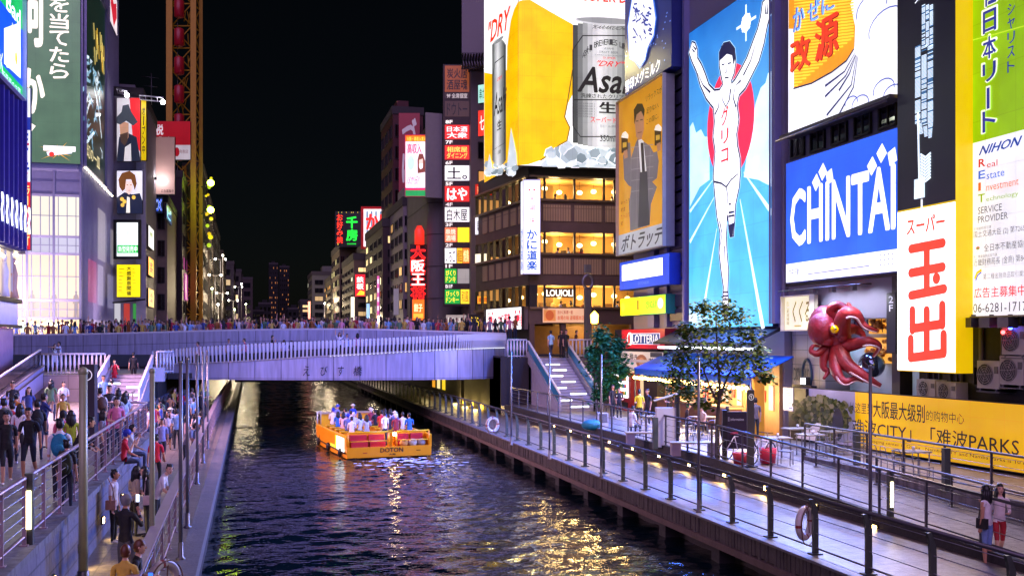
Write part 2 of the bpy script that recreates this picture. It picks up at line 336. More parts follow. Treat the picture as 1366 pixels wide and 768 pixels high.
# left bank
LX = -1.05
slab('lower_promenade', -3.32, -1.45, 4, 180, .75, 1.05, M_pav)
slab('quay_coping', -1.45, LX, 4, 180, .75, 1.054, M_stone)
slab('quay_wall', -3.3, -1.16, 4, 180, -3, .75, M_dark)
M_rub = mat('wall_stone', '#6c6674', .75, vary=.3, scale=2, bump=.5, bscale=7, brick=(.7, .35, .02, .5, 'YZ'))
mb = MB(); mb.box(-3.62, -3.32, 4, 37, .6, 2.3, M_rub); mb.box(-3.65, -3.24, 4, 37, 2.3, 2.42, M_conc); structure(mb.build('promenade_wall'))
mb = MB(); mb.box(-5.3, -5.0, 37, 75, .6, 2.3, M_rub); mb.box(-5.0, -3.32, 36.7, 37, .6, 2.42, M_rub); structure(mb.build('promenade_wall'))
mb = MB(); mb.box(-30, -3.62, 4, 37, 1.9, 2.3, M_pav2); mb.box(-30, -5.3, 37, 60, 1.9, 2.3, M_pav2); structure(mb.build('upper_walkway'))
slab('lower_promenade', -5.0, -3.32, 37, 180, .75, 1.05, M_pav)
slab('street', -60, -4.4, 71, 400, 3.8, 4.6, M_asph)
# right bank
RX = 11.35
slab('promenade', RX + .1, 14.75, 8, 180, .72, 1.05, M_pav)
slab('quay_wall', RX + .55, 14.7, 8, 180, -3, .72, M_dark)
mb = MB()
y = 8.
while y < 110:
    w = rnd.uniform(.09, .16); mb.box(RX - .02 - rnd.uniform(0, .03), RX + .1, y, y + w, .58 + rnd.uniform(-.03, .05), 1.0, M_plank); y += w + rnd.uniform(.015, .05)
mb.box(RX + .05, RX + .1, 8, 110, .6, 1.0, M_black); mb.box(RX - .08, RX + .12, 8, 110, 1.0, 1.056, M_stone)
mb.box(RX - .1, RX + .6, 8, 110, .42, .58, mat('quay_beam', '#5e4c47', .8, vary=.5, scale=2, bump=.4))
for k in range(30): mb.box(RX + .12, RX + .6, 9.5 + 3.4 * k, 9.95 + 3.4 * k, -3, .42, M_dark)
structure(mb.build('quay_edge'))
mb = MB(); mb.box(14.75, 18.05, 30, 62, -3, 1.6, M_pav2); mb.box(18.05, 40, 8, 62, -3, 1.6, M_pav2); structure(mb.build('plaza'))
# ramp running down towards the camera between plaza and promenade
y0, y1 = 30., 13.; za, zb = 1.6, .98
mb = MB(); vs = [(14.75, y0, za), (18.05, y0, za), (18.05, y1, zb), (14.75, y1, zb), (14.75, y0, -3), (18.05, y0, -3), (18.05, y1, -3), (14.75, y1, -3)]
mb.add(vs, [(0, 3, 2, 1), (0, 4, 7, 3), (1, 2, 6, 5), (2, 3, 7, 6)], M_pav2); mb.box(14.75, 18.05, 6, 13, -3, .98, M_pav2); structure(mb.build('ramp'))
def ramp_z(y): return za + (zb - za) * (y0 - y) / (y0 - y1) if y1 < y < y0 else (za if y >= y0 else zb)
mb = MB(); mb.box(14.72, 14.9, 30, 58, 1.05, 1.72, M_dark)
mb.slant((14.81, 30, 1.2), (14.81, 13, .6), .18, .52, M_dark); mb.slant((18.05, 30, 1.3), (18.05, 13, 1.3), .16, .42, M_conc); structure(mb.build('plaza_kerb'))
slab('street', 14.75, 80, 64, 400, 3.8, 4.6, M_asph)
mb = MB(); mb.box(14.75, 15.1, 59, 180, 1.0, 4.6, M_dark); structure(mb.build('retaining_wall'))
# ================================================================ railings, poles, lamps along the water
M_wire = mat('wire', '#8a8890', .3, .9, vary=.05)
def along(pts, step, start=0.):
    out = []; acc = start
    for a, b in zip(pts, pts[1:]):
        a, b = Vector(a), Vector(b); L = (b - a).length
        while acc <= L + 1e-6: out.append((a + (b - a) * (acc / L), (b - a).normalized())); acc += step
        acc -= L
    return out
def railing(label, pts, h, step, wires, m=M_steel, style='slim', r=.028, group=None, flat=None):
    root = thing('railing', label, 'railing', pts[0], group)
    up = lambda p, z: (p[0], p[1], p[2] + z)
    hb = MB()
    if flat:
        for a, b in zip(pts, pts[1:]): hb.slant(up(a, h - .03), up(b, h - .03), flat, .06, m)
    else: hb.tube([up(p, h) for p in pts], r * 1.25, m, 8)
    hb.build('handrail', root)
    wb = MB()
    for i in range(wires): wb.tube([up(p, .14 + (h - .25) * i / max(wires - 1, 1)) for p in pts], (.02 if i == 0 else .008), M_wire if i else m, 6)
    wb.build('wire', root)
    cache = {}
    for p, e in along(pts, step):
        pb = MB(); n = Vector((e.y, -e.x, 0)).normalized(); o = Vector((0, 0, 0))
        if style == 'plate':            # flat steel blade whose head curves in over the walkway
            prof = [(0, 0), (0, .75), (.015, .95), (.05, 1.08), (.09, h - .02)]; w = .035; hw = .06
            ring = []
            for q, (a, z) in enumerate(prof):
                for sx, sy in ((-hw, -w), (hw, -w), (hw, w), (-hw, w)): ring.append((-a + sx * (1 if q < 3 else .8), sy, z))
            pb.add(ring, [(q * 4 + j, q * 4 + (j + 1) % 4, q * 4 + 4 + (j + 1) % 4, q * 4 + 4 + j) for q in range(4) for j in range(4)] + [(16, 17, 18, 19)], M_steel2)
            pb.box(-.13, .13, -.1, .1, 0, .03, M_steel2)
        else:
            pb.box(-.028, .028, -.02, .02, 0, h - .02, m); pb.box(-.06, .06, -.06, .06, 0, .02, m)
            for z in (.35, .7): pb.tube([(0, 0, z), (-.07, 0, z)], .014, m, 6)
        key = style
        if key not in cache: cache[key] = pb.mesh('post')
        ob = bpy.data.objects.new('post', cache[key]); COL.objects.link(ob); ob.parent = root
        ob.location = Vector(p) - Vector(root['o']); ob.rotation_euler = (0, 0, math.atan2(n.y, n.x))
    return root
r_right = railing('steel railing with curved blade posts along the water edge of the right promenade', [(11.68, 9.5, 1.05), (11.68, 60, 1.05), (11.6, 78, 1.05), (11.2, 108, 1.05)], 1.2, 1.9, 4, style='plate', r=.034)
railing('slim steel railing on the plaza edge above the right promenade', [(14.82, 57, 1.6 + .12), (14.82, 30.2, 1.72)], 1.1, 1.9, 5)
railing('slim steel railing down the ramp beside the right promenade', [(14.82, 30.0, 1.72), (14.82, 13.5, 1.12)], 1.1, 1.75, 4)
railing('slim steel railing between the ramp and the terrace tables', [(18.05, 30, 1.72), (18.05, 12, 1.72)], 1.08, 1.75, 5)
railing('low handrail halfway down the ramp behind the two women', [(17.55, 28.5, 1.55), (17.55, 13, .98)], .8, 3.2, 2)
M_lrail = mat('pink_steel', '#a58f98', .4, .4, vary=.15, scale=3)
railing('wide flat topped railing along the left quay beside the water', [(-1.62, 7, 1.05), (-1.75, 25, 1.05), (-1.9, 60, 1.05), (-1.8, 100, 1.05)], 1.1, 2.0, 5, m=M_lrail, flat=.2)
railing('pink handrail railing on the upper left walkway', [(-3.42, 8, 2.42), (-3.45, 36.3, 2.42)], 1.05, 1.5, 6, m=M_lrail)
railing('pink handrail down the steps beside the crowd on the left bank', [(-4.95, 37.2, 2.3), (-5.0, 47, 2.3)], 1.05, 1.5, 5, m=M_lrail)
railing('handrail at the end of the upper left walkway', [(-3.5, 36.4, 2.42), (-4.9, 36.6, 2.42)], 1.05, .65, 5, m=M_lrail)
# slender flag poles
def pole(label, x, y, z, h, r, group, m=M_pole, top=True):
    root = thing('pole', label, 'pole', (x, y, z), group)
    MB().tube([(x, y, z), (x, y, z + h)], [r, r * .85], m, 10).build('shaft', root)
    b = MB(); b.lathe((x, y, z), [(r * 2.2, 0), (r * 2.2, .03), (r * 1.2, .06), (r * 1.2, .35), (r, .36)], M_steel, 10); b.build('base', root)
    c = MB(); c.ball((x, y, z + h), r * 1.1, m, 8, 5); c.build('cap', root)
    return root
for i, (px, py, nm) in enumerate([(682, 593, 'beside the bridge end'), (733, 612, 'in front of the right stairs'), (802, 636, 'in front of the vending machine'), (932, 683, 'in front of the benches and the tree'), (1161, 763, 'just left of the life ring on the right')]):
    p = onZ(px, py, 1.056); pole('slender grey pole on the right quay ' + nm, p.x, p.y, 1.05, 4.05, .038, 'slender poles along the right quay')
mo = mat('olive_pole', '#9a9c7c', .4, .1, vary=.2, scale=4)
for px, d, r, nm in [(111, 18.3, .085, 'in front of the walkers with backpacks'), (203, 18.6, .055, 'between the capped man and the leaning man')]:
    x, y = V2(px, d); pole('thick olive lamp pole on the left promenade ' + nm, x, y, 1.05, 4.0, r, 'olive poles on the left promenade', mo)
for px, py, nm in [(241, 745, 'beside the leaning man'), (250, 703, 'second from the camera by the railing'), (263, 645, 'third along the railing'), (271, 617, 'fourth along the railing'), (277, 598, 'farthest, just before the bridge')]:
    p = onZ(px, py, 1.056); pole('slender grey pole on the left quay ' + nm, p.x, p.y, 1.05, 4.1, .045, 'slender poles along the left quay')
# small warm step lights in the walls
M_step = glow('step_light', '#ffd27a', 26, False)
def wall_lamp(x, y, z, nx, label, group, e=9):
    root = thing('wall_light', label, 'light', (x, y, z), group)
    s = 1 if nx > 0 else -1
    MB().box(min(x, x + s * .04), max(x, x + s * .04), y - .11, y + .11, z - .09, z + .09, M_black).build('housing', root)
    MB().box(min(x + s * .042, x + s * .055), max(x + s * .042, x + s * .055), y - .085, y + .085, z - .06, z + .06, M_step).build('lens', root)
    l = bpy.data.lights.new('lamp', 'SPOT'); l.energy = e; l.color = (1, .72, .3); l.spot_size = 2.2; l.spot_blend = .7; l.shadow_soft_size = .06
    lo = bpy.data.objects.new('lamp', l); COL.objects.link(lo); lo.parent = root; lo.location = (s * .12, 0, -.02); lo.rotation_euler = Vector((s, 0, -.9)).to_track_quat('-Z', 'Y').to_euler()
ORD = ('first', 'second', 'third', 'fourth', 'fifth', 'sixth', 'seventh', 'eighth', 'ninth', 'tenth', 'eleventh', 'twelfth', 'thirteenth')
for i in range(13):
    yy = 18.6 + 2.65 * i
    z = 1.32 if yy > 30 else min(1.3, ramp_z(yy) - .22)
    wall_lamp(14.72 - .0, yy, z, -1, ORD[i] + ' small warm light from the camera along the foot of the plaza edge', 'warm wall lights along the right promenade', 45)
for i, yy in enumerate([14.6, 16.2, 18.6, 21.4, 24.5, 28, 31.5]):
    wall_lamp(-3.32, yy, 1.5, 1, ORD[i] + ' small warm light from the camera in the left stone wall', 'warm wall lights along the left promenade', 45)
for i, (px, py) in enumerate(((617, 537), (630, 541), (643, 545))):
    x_, y_ = V2(px, dX(px, 14.7)); d_ = dX(px, 14.7); e = thing('wall_light', ('leftmost', 'middle', 'rightmost')[i] + ' of three upright amber lights in the dark wall under the right bridge end', 'light', (14.7, y_, zat(py, d_))); MB().box(14.66, 14.7, y_ - .35, y_ + .35, zat(py + 6, d_), zat(py - 6, d_), glow('amber_niche', '#ffc02a', 5, False)).build('lens', e); MB().box(14.64, 14.7, y_ - .4, y_ + .4, zat(py + 8, d_), zat(py + 7, d_), M_black).build('sill', e)
    l = bpy.data.lights.new('lamp', 'POINT'); l.energy = 60; l.color = (1, .7, .2); l.shadow_soft_size = .2; lo = bpy.data.objects.new('lamp', l); COL.objects.link(lo); lo.parent = e; lo.location = (-.5, 0, .2)
# lit strip bollards standing in the railings
def strip_light(x, y, z, label):
    root = thing('light_bollard', label, 'light', (x, y, z))
    MB().box(x - .06, x + .06, y - .06, y + .06, z, z + 1.12, M_steel2).build('post', root)
    MB().box(x - .035, x + .035, y - .075, y - .061, z + .25, z + .85, glow('strip', '#ffe9b0', 14)).build('strip', root)
p = onZ(165 / 3.37 + 0, 735, 2.42); strip_light(-3.38, p.y + .6, 2.42, 'steel bollard with an upright warm light strip in the upper left railing')
p = onZ(1184, 693, 1.3); strip_light(14.9, p.y, ramp_z(p.y) + .1, 'steel bollard with an upright warm light strip in the ramp railing')
strip_light(*[v for v in onZ(884, 597, 1.6)][:2], 1.6, 'steel bollard with a light strip beside the white banner')
for px, py, lb in [(1262, 655, 'dark square bollard beside the terrace railing by the yellow hoarding'), (1143, 620, 'dark square bollard at the head of the ramp'), (874, 598, 'dark square bollard left of the white banner')]:
    p = onZ(px, py, 1.6); tag(MB().box(p.x - .09, p.x + .09, p.y - .07, p.y + .07, 1.6, 2.75, M_steel2).build('bollard'), lb, 'bollard')
# life rings
def life_ring(x, y, z, rz, label):
    root = thing('life_ring', label, 'life ring', (x, y, z)); root['o'] = (0, 0, 0); a = MB(); mo_ = mat('ring_white', '#c8beb9', .5, vary=.15); mr = mat('ring_red', '#8e2f2b', .5)
    n, k = 36, 10
    for c in range(n):
        t0, t1 = 2 * math.pi * c / n, 2 * math.pi * (c + 1) / n; m = mr if c % 9 in (0,) else mo_
        vs = [((.3 + .075 * math.cos(2 * math.pi * j / k)) * math.cos(t), .075 * math.sin(2 * math.pi * j / k), (.3 + .075 * math.cos(2 * math.pi * j / k)) * math.sin(t)) for t in (t0, t1) for j in range(k)]
        a.add(vs, [(j, (j + 1) % k, k + (j + 1) % k, k + j) for j in range(k)], m, smooth=True)
    o = a.build('ring', root); root.rotation_euler = (0, 0, rz)
    b = MB(); pts = [(.36 * math.cos(t) , -.09, .36 * math.sin(t) - (.1 if 3.5 < t < 5.8 else 0)) for t in np.linspace(0, 6.28, 30)]; b.tube(pts, .012, mat('rope', '#6b4a3a', .8), 5)
    b.tube([(0, .05, .3), (.03, -.05, .42), (.06, -.06, .3), (.02, -.08, .1), (.05, -.08, -.2)], .012, mat('rope', '#6b4a3a', .8), 5); b.build('rope', root)
p = onZ(1090, 738, 1.05); life_ring(11.45, p.y, 1.72, math.radians(35), 'white life ring with red bands hung on the right quay railing')
p = P(657, 566, 46); life_ring(p.x, p.y, p.z, math.radians(20), 'white life ring far along the right promenade near the bridge')
q_ = V2(227, 16.6); life_ring(-1.42, q_[1], 1.62, math.radians(50), 'white life ring hung on the left quay railing in the corner')
# ================================================================ THE BRIDGE AND ITS STAIRS
M_panel = mat('bridge_panel', '#b9b6c6', .38, .25, vary=.1, scale=1.2, brick=(1.55, 2.2, .02, .15, 'xz'))
M_girder = mat('girder_panel', '#b4b4d6', .3, .35, vary=.1, scale=.8, grime=.22)
M_joint = mat('joint', '#22202a', .6)
br = thing('bridge', 'wide pale metal clad footbridge with slatted balustrade crossing the canal', 'bridge', (5, 62, 0))
gp = [(205, 61.5, 486, 468), (240, 61.1, 485, 464.5), (270, 60.8, 484, 462), (305, 60.5, 482.3, 460), (340, 60.3, 480.5, 458), (375, 60.1, 478.3, 456.5), (410, 60, 476, 455), (445, 60, 474, 453.5), (480, 60, 472, 452), (515, 60.1, 470, 450.4), (550, 60.3, 468, 449), (580, 60.6, 466.4, 447.6), (610, 61, 465, 446.3), (630, 61.5, 464.2, 445.4), (645, 62, 463.7, 445), (660, 62.9, 463.2, 445), (672, 64, 463, 445.6)]
zb_ = zat(506.5, 60.3)
G = [(*V2(px, d), zat(t, d), zat(r, d)) for px, d, t, r in gp]
mb = MB(); n = len(G)
vs = []
for x, y, t, r in G: vs += [(x, y, zb_), (x, y, t), (x + .8, y + 3.4, t), (x + .8, y + 3.4, zb_)]
mb.add(vs, [(i * 4 + j, i * 4 + 4 + j, i * 4 + 4 + (j + 1) % 4, i * 4 + (j + 1) % 4) for i in range(n - 1) for j in range(4)] + [(0, 1, 2, 3), tuple((n - 1) * 4 + j for j in (3, 2, 1, 0))], M_girder)
mb.build('girder', br)
jb = MB()
for i in range(n):
    x, y, t, r = G[i]; jb.tube([(x, y - .005, zb_), (x, y - .005, t)], .014, M_joint, 4)
jb.tube([(x, y - .01, zb_ + .09) for x, y, t, r in G], .012, M_joint, 4); jb.build('panel_joint', br)
# balustrade of closely set leaning blades with small lights below
sb = MB(); lb = MB(); N = 108; seg = []
for k in range(N):
    t = k / (N - 1) * (n - 1.001); i = int(t); f = t - i; a, b = G[i], G[i + 1]; seg.append(tuple(a[j] + (b[j] - a[j]) * f for j in range(4)))
for k, (x, y, t, r) in enumerate(seg):
    sb.add([(x - .045, y - .14, t + .02), (x + .045, y - .14, t + .02), (x + .045, y - .02, t + .02), (x - .045, y - .02, t + .02), (x - .085, y - .3, r), (x + .085, y - .3, r), (x + .085, y - .06, r), (x - .085, y - .06, r), (x - .06, y - .28, t + (r - t) * .55), (x + .06, y - .28, t + (r - t) * .55), (x + .06, y - .1, t + (r - t) * .55), (x - .06, y - .1, t + (r - t) * .55)],
           [(0, 1, 9, 8), (1, 2, 10, 9), (2, 3, 11, 10), (3, 0, 8, 11), (8, 9, 5, 4), (9, 10, 6, 5), (10, 11, 7, 6), (11, 8, 4, 7), (4, 5, 6, 7)], M_white)
    if k > 45: MB().box(x - .04, x + .04, y - .2, y - .1, t - .05, t - .02, glow('deck_led', '#eef0ff', 1.4, False)).build('deck_light', br)
sb.tube([(x, y - .02, t + .0) for x, y, t, r in seg], .05, M_white, 6); sb.tube([(x, y - .14, r - .02) for x, y, t, r in seg], .035, M_steel, 6)
sb.build('balustrade', br)
ib = MB()
for a, b in zip(G, G[1:]): ib.slant((a[0], a[1] + .05, a[2]), (b[0], b[1] + .05, b[2]), .04, .45, mat('smoked', '#4a4858', .3, .2))
ib.build('kick_plate', br)
# brushed characters on the girder
tp = Panel(V2(400, 59.9), V2(486, 59.9), zat(503, 59.9), zat(486, 59.9), 0)
for ch, a, b in (('え', 404, 413), ('び', 427, 436), ('す', 450, 458), ('橋', 471, 482)):
    x0 = (a - 400) / 86; x1 = (b - 400) / 86; tp.text(ch, x0, .12, x1, .88, '#0b0a12', .012, skew=.12)
tp.mb.build('lettering', br)
# main deck parapet with big panels, cambered
pa, pb_ = V2(-60, 68.5), V2(676, 65.2)
def par(px):
    d = 68.5 + (65.2 - 68.5) * (px + 60) / 736; k = [(-60, 449), (100, 447), (200, 444.5), (300, 441.5), (400, 440), (480, 440), (560, 442), (676, 446)]
    for (a, ya), (b, yb) in zip(k, k[1:]):
        if a <= px <= b: yy = ya + (yb - ya) * (px - a) / (b - a)
    x, y = V2(px, d); return x, y, zat(yy, d), d
pm = MB(); jm = MB(); pts = [par(p) for p in range(-60, 677, 46)]
for a, b in zip(pts, pts[1:]):
    vs = [(a[0], a[1], 3.4), (b[0], b[1], 3.4), (b[0], b[1], b[2]), (a[0], a[1], a[2]), (a[0] + .05, a[1] + .35, 3.4), (b[0] + .05, b[1] + .35, 3.4), (b[0] + .05, b[1] + .35, b[2]), (a[0] + .05, a[1] + .35, a[2])]
    pm.add(vs, [(0, 1, 2, 3), (5, 4, 7, 6), (3, 2, 6, 7)], M_girder)
for p in range(-50, 676, 23):
    a = par(p); jm.tube([(a[0], a[1] - .005, 3.4), (a[0], a[1] - .005, a[2])], .012, M_joint, 4)
jm.tube([(a[0], a[1] - .006, a[2] - .72) for a in pts], .01, M_joint, 4)
pm.tube([(a[0], a[1] + .15, a[2] + .03) for a in pts], .09, M_white, 8); pm.build('parapet', br); jm.build('parapet_joint', br)
mb = MB(); mb.add([(pts[0][0], pts[0][1] + .3, 4.6), (pts[-1][0], pts[-1][1] + .3, 4.9), (pts[-1][0] + 5, 92, 4.6), (pts[0][0] + 4, 92, 4.6)], [(0, 1, 2, 3)], M_pav2)
mb.box(-1, 12, 66, 67, 2.9, 4.4, M_dark); mb.build('deck', br)
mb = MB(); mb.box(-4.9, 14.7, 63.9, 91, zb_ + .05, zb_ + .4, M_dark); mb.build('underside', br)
mb = MB(); e = G[-1]; mb.box(e[0] - .1, 16.4, 62.2, 66, 1.05, 4.4, M_dark); mb.box(-9, -5.1, 59.5, 66, .7, 3.5, M_dark); mb.build('abutment', br)
mb = MB(); mb.bar(V2(676, 62), V2(692, 62), zat(485, 62), zat(451, 62), -.05, .05, mat('cyan_glass', '#35706f', .15, .1, vary=.4)); mb.build('glass_screen', br)
M_tread = mat('tread', '#a5a2b4', .6, vary=.25, scale=3); M_led = glow('stair_led', '#e8eaff', 3)
M_flank = mat('flank', '#a9a7b8', .4, .1, vary=.12, scale=2)
M_blue = mat('blue_glass', '#3f8fb8', .2, .1, vary=.3, scale=1)
def stairs(name, label, x0, x1, ya, yb, za_, zb2, rail, leds, flank=True):
    root = thing(name, label, 'stairs', ((x0 + x1) / 2, ya, za_)); n = int(round((zb2 - za_) / .165)); dy = (yb - ya) / n; dz = (zb2 - za_) / n
    mb = MB()
    for k in range(n): mb.box(x0, x1, ya + k * dy, yb, za_ + k * dz - (.3 if k == 0 else 0), za_ + (k + 1) * dz, M_tread)
    mb.build('flight', root)
    nb = MB()
    for k in range(n): nb.box(x0, x1, ya + k * dy - .01, ya + k * dy + .05, za_ + (k + 1) * dz - .02, za_ + (k + 1) * dz + .004, mat('nosing', '#55525e', .5))
    nb.build('nosing', root)
    for k, (a, b) in leds.items(): MB().box(x0 + (x1 - x0) * a, x0 + (x1 - x0) * b, ya + k * dy - .02, ya + k * dy - .012, za_ + k * dz + .03, za_ + k * dz + .12, M_led).build('step_light', root)
    for x in (x0 - .14, x1 + .14):
        f = MB(); f.slant((x, ya - .25, za_ - .3), (x, yb, zb2 - .25), .22, .62, M_flank); f.build('stringer', root)
        f = MB(); f.slant((x, ya - .2, za_ + .42), (x, yb, zb2 + .42), .06, .5, rail); f.build('side_panel', root)
        f = MB(); f.slant((x, ya - .3, za_ + .97), (x, yb + .1, zb2 + .98), .12, .07, M_white)
        f.tube([(x, ya - .3, za_ - .1), (x, ya - .3, za_ + .97)], .05, M_white, 6); f.build('handrail', root)
    return root
stairs('staircase', 'wide stairs with blue side panels leading up from the right plaza to the bridge', 16.75, 18.95, 53.2, 59.4, 1.6, 4.5, M_blue, {3: (.05, .45), 5: (.5, .95), 7: (.1, .5), 9: (.45, .85), 11: (.2, .6), 13: (.4, .8), 15: (.3, .7), 1: (.3, .8)})
stairs('staircase', 'crowded stairs with white rails leading up from the left walkway to the bridge', -7.25, -5.35, 51.3, 57.4, 2.3, 3.75, M_white, {2: (.1, .4), 3: (.55, .95), 5: (.55, .95), 6: (.05, .35)})
slab('landing', -11.4, -4.95, 57.4, 68, 3.3, 3.75, M_pav2)
mb = MB(); mb.box(-11.2, -7.6, 57.2, 57.4, 2.3, 3.75, mat('wall_tile', '#8d8792', .5, vary=.15, brick=(1.2, .7, .015, .4, 'xz'))); structure(mb.build('landing_wall'))
mb = MB(); mb.box(14.75, 16.55, 59.2, 62, 1.6, 4.5, M_dark); mb.box(19.15, 22, 59.2, 70, 1.6, 4.5, M_conc); structure(mb.build('landing_wall'))
slab('landing', 14.75, 24, 59.4, 66, 4.1, 4.5, M_pav2)
def white_rail(label, A, B, z0, z1, n):
    root = thing('railing', label, 'railing', (A[0], A[1], z0)); h = z1 - z0
    t = MB(); t.tube([(A[0], A[1], z1), (B[0], B[1], z1)], .06, M_white, 6); t.tube([(A[0], A[1], z0 + .1), (B[0], B[1], z0 + .1)], .04, M_white, 6); t.build('handrail', root)
    for k in range(n):
        f = k / (n - 1); x, y = A[0] + (B[0] - A[0]) * f, A[1] + (B[1] - A[1]) * f
        b = MB(); b.tube([(x, y, z0), (x, y, z0 + h * .35), (x, y, z0 + h * .5), (x, y, z1)], [.03, .045, .075, .04], M_white, 6); b.build('baluster', root)
white_rail('white baluster railing on the left landing in front of the embracing couple', (-11.1, 57.5), (-7.6, 57.5), 3.75, 4.85, 17)
white_rail('short white baluster railing between the left stairs and the bridge', (-5.0, 57.8), (-4.2, 58.6), 3.75, 4.95, 6)
white_rail('white baluster railing left of the top of the right stairs', (15.3, 59.5), (16.5, 59.5), 4.5, 5.6, 7)
white_rail('white baluster railing right of the top of the right stairs', (19.25, 59.5), (21.2, 59.5), 4.5, 5.6, 9)
mb = MB(); mb.box(-5.35, -4.55, 57.0, 57.6, 3.35, 4.1, M_white); tag(mb.build('control_cabinet'), 'white metal cabinet hanging between the left stairs and the bridge girder', 'cabinet')
rp = thing('ramp_wall', 'sloping pale wall with a dark glass screen along the far left of the walkway', 'wall', (-10.8, 50, 2.3))
f = MB(); f.slant((-10.75, 44.5, 1.5), (-10.75, 57.2, 3.1), .25, 1.15, mat('blue_wall', '#8f93bb', .5, vary=.15)); f.build('wall', rp)
f = MB(); f.slant((-10.75, 44.5, 2.66), (-10.75, 57.2, 4.26), .05, .8, mat('dark_glass', '#17151d', .12, vary=.4)); f.build('glass_screen', rp)
f = MB(); f.slant((-10.75, 44.5, 3.46), (-10.75, 57.2, 5.06), .09, .06, M_white); f.tube([(-10.5, 44.5, 2.75), (-10.5, 57, 4.3)], .035, M_steel, 6); f.tube([(-10.5, 44.5, 2.45), (-10.5, 57, 4.0)], .035, M_steel, 6); f.build('handrail', rp)
us = thing('underpass_shop', 'bright yellow lit shop front on the right promenade beyond the bridge', 'shop', (14.6, 80, 1.05))
f = MB()
for k in range(3): f.box(14.5, 14.6, 76 + 2.2 * k, 77.1 + 2.2 * k, 1.7, 2.6 + .2 * (k % 2), glow('yellow_sign%d' % (k % 3), ('#ffd21c', '#ffe9a0', '#f0a020')[k % 3], .9))
f.build('lit_front', us); f = MB(); f.box(14.55, 14.74, 70, 90, 1.05, 3.6, M_dark); f.build('wall', us)
for yy in (70, 78):
    l = bpy.data.lights.new('lamp', 'POINT'); l.energy = 45; l.color = (1, .75, .3); l.shadow_soft_size = .3; lo = bpy.data.objects.new('lamp', l); COL.objects.link(lo); lo.parent = us; lo.location = (-1.2, yy - 80, 1.7)
# ================================================================ BUILDINGS
def windows_on(root, A, B, z0, z1, cols, rows, fill=(.62, .6), lit=(), tint='#ffc476', es=1.2, frame='#2c2a2d', dark='#15161c', out=.0):
    """rows x cols windows along the plan line A>B, each a frame part with its pane as a sub-part; lit: set of (row, col)"""
    Lx = math.hypot(B[0] - A[0], B[1] - A[1]); e = ((B[0] - A[0]) / Lx, (B[1] - A[1]) / Lx); fm = mat('wf' + frame, frame, .5, .3); dm = mat('pane_dark' + dark, dark, .08, .0, vary=.5)
    cw, ch = Lx / cols, (z1 - z0) / rows
    for r in range(rows):
        for c in range(cols):
            a = cw * (c + .5 - fill[0] / 2); b = cw * (c + .5 + fill[0] / 2); zz0 = z0 + ch * (r + .5 - fill[1] / 2); zz1 = z0 + ch * (r + .5 + fill[1] / 2)
            pA = (A[0] + e[0] * a, A[1] + e[1] * a); pB = (A[0] + e[0] * b, A[1] + e[1] * b); t = min(.07, cw * .06)
            f = MB(); i0 = (pA[0] + e[0] * t, pA[1] + e[1] * t); i1 = (pB[0] - e[0] * t, pB[1] - e[1] * t)
            f.bar(pA, i0, zz0, zz1, out, out + .09, fm); f.bar(i1, pB, zz0, zz1, out, out + .09, fm); f.bar(i0, i1, zz0, zz0 + t, out, out + .12, fm); f.bar(i0, i1, zz1 - t, zz1, out, out + .09, fm)
            mid = ((pA[0] + pB[0]) / 2, (pA[1] + pB[1]) / 2); m0 = (mid[0] - e[0] * t * .3, mid[1] - e[1] * t * .3); m1 = (mid[0] + e[0] * t * .3, mid[1] + e[1] * t * .3); f.bar(m0, m1, zz0 + t, zz1 - t, out, out + .07, fm)
            w = f.build('window', root); l = (r, c) in lit or lit == 'all'
            p = MB(); k = (r * 7 + c * 13) % 3; p.bar(i0, i1, zz0 + t, zz1 - t, out + .005, out + .03, glow('pane_lit_%s_%d_%g' % (tint, k, es), tint, es * (.6 + .35 * k), False) if l else dm); w_ = p.build('pane', w)
def block(label, x0, x1, y0, y1, z1, wall, z0=4.6, front=None, side=None, roof=True, name='building', cat='building'):
    """a plain street block: walls, flat roof with parapet, a roof hut; windows on the face towards the camera and on the canal side"""
    root = thing(name, label, cat, ((x0 + x1) / 2, y0, z0))
    MB().box(x0, x1, y0, y1, z0 - .6, z1, wall).build('wall', root)
    r = MB(); t = .25; dk = mat('parapet_dark', '#3d393b', .8)
    for a in ((x0 - .1, x1 + .1, y0 - .1, y0 + t), (x0 - .1, x1 + .1, y1 - t, y1 + .1), (x0 - .1, x0 + t, y0 + t, y1 - t), (x1 - t, x1 + .1, y0 + t, y1 - t)): r.box(*a, z1 - .15, z1 + .7, dk)
    r.box(x0 + t, x1 - t, y0 + t, y1 - t, z1 + .003, z1 + .1, dk); w = (x1 - x0) * .3; r.box(x0 + w, x1 - w, y0 + (y1 - y0) * .4, y0 + (y1 - y0) * .75, z1 + .1, z1 + 2.3, wall); r.build('roof', root)
    if front: windows_on(root, (x0, y0), (x1, y0), z0 + 3.6, z1 - .8, **front)
    if side: windows_on(root, (x0, y1) if side.get('left') else (x1, y0), (x0, y0) if side.get('left') else (x1, y1), z0 + 3.6, z1 - .8, **{k: v for k, v in side.items() if k != 'left'})
    return root
def some(rows, cols, frac, seed): r = random.Random(seed); return {(a, b) for a in range(rows) for b in range(cols) if r.random() < frac}
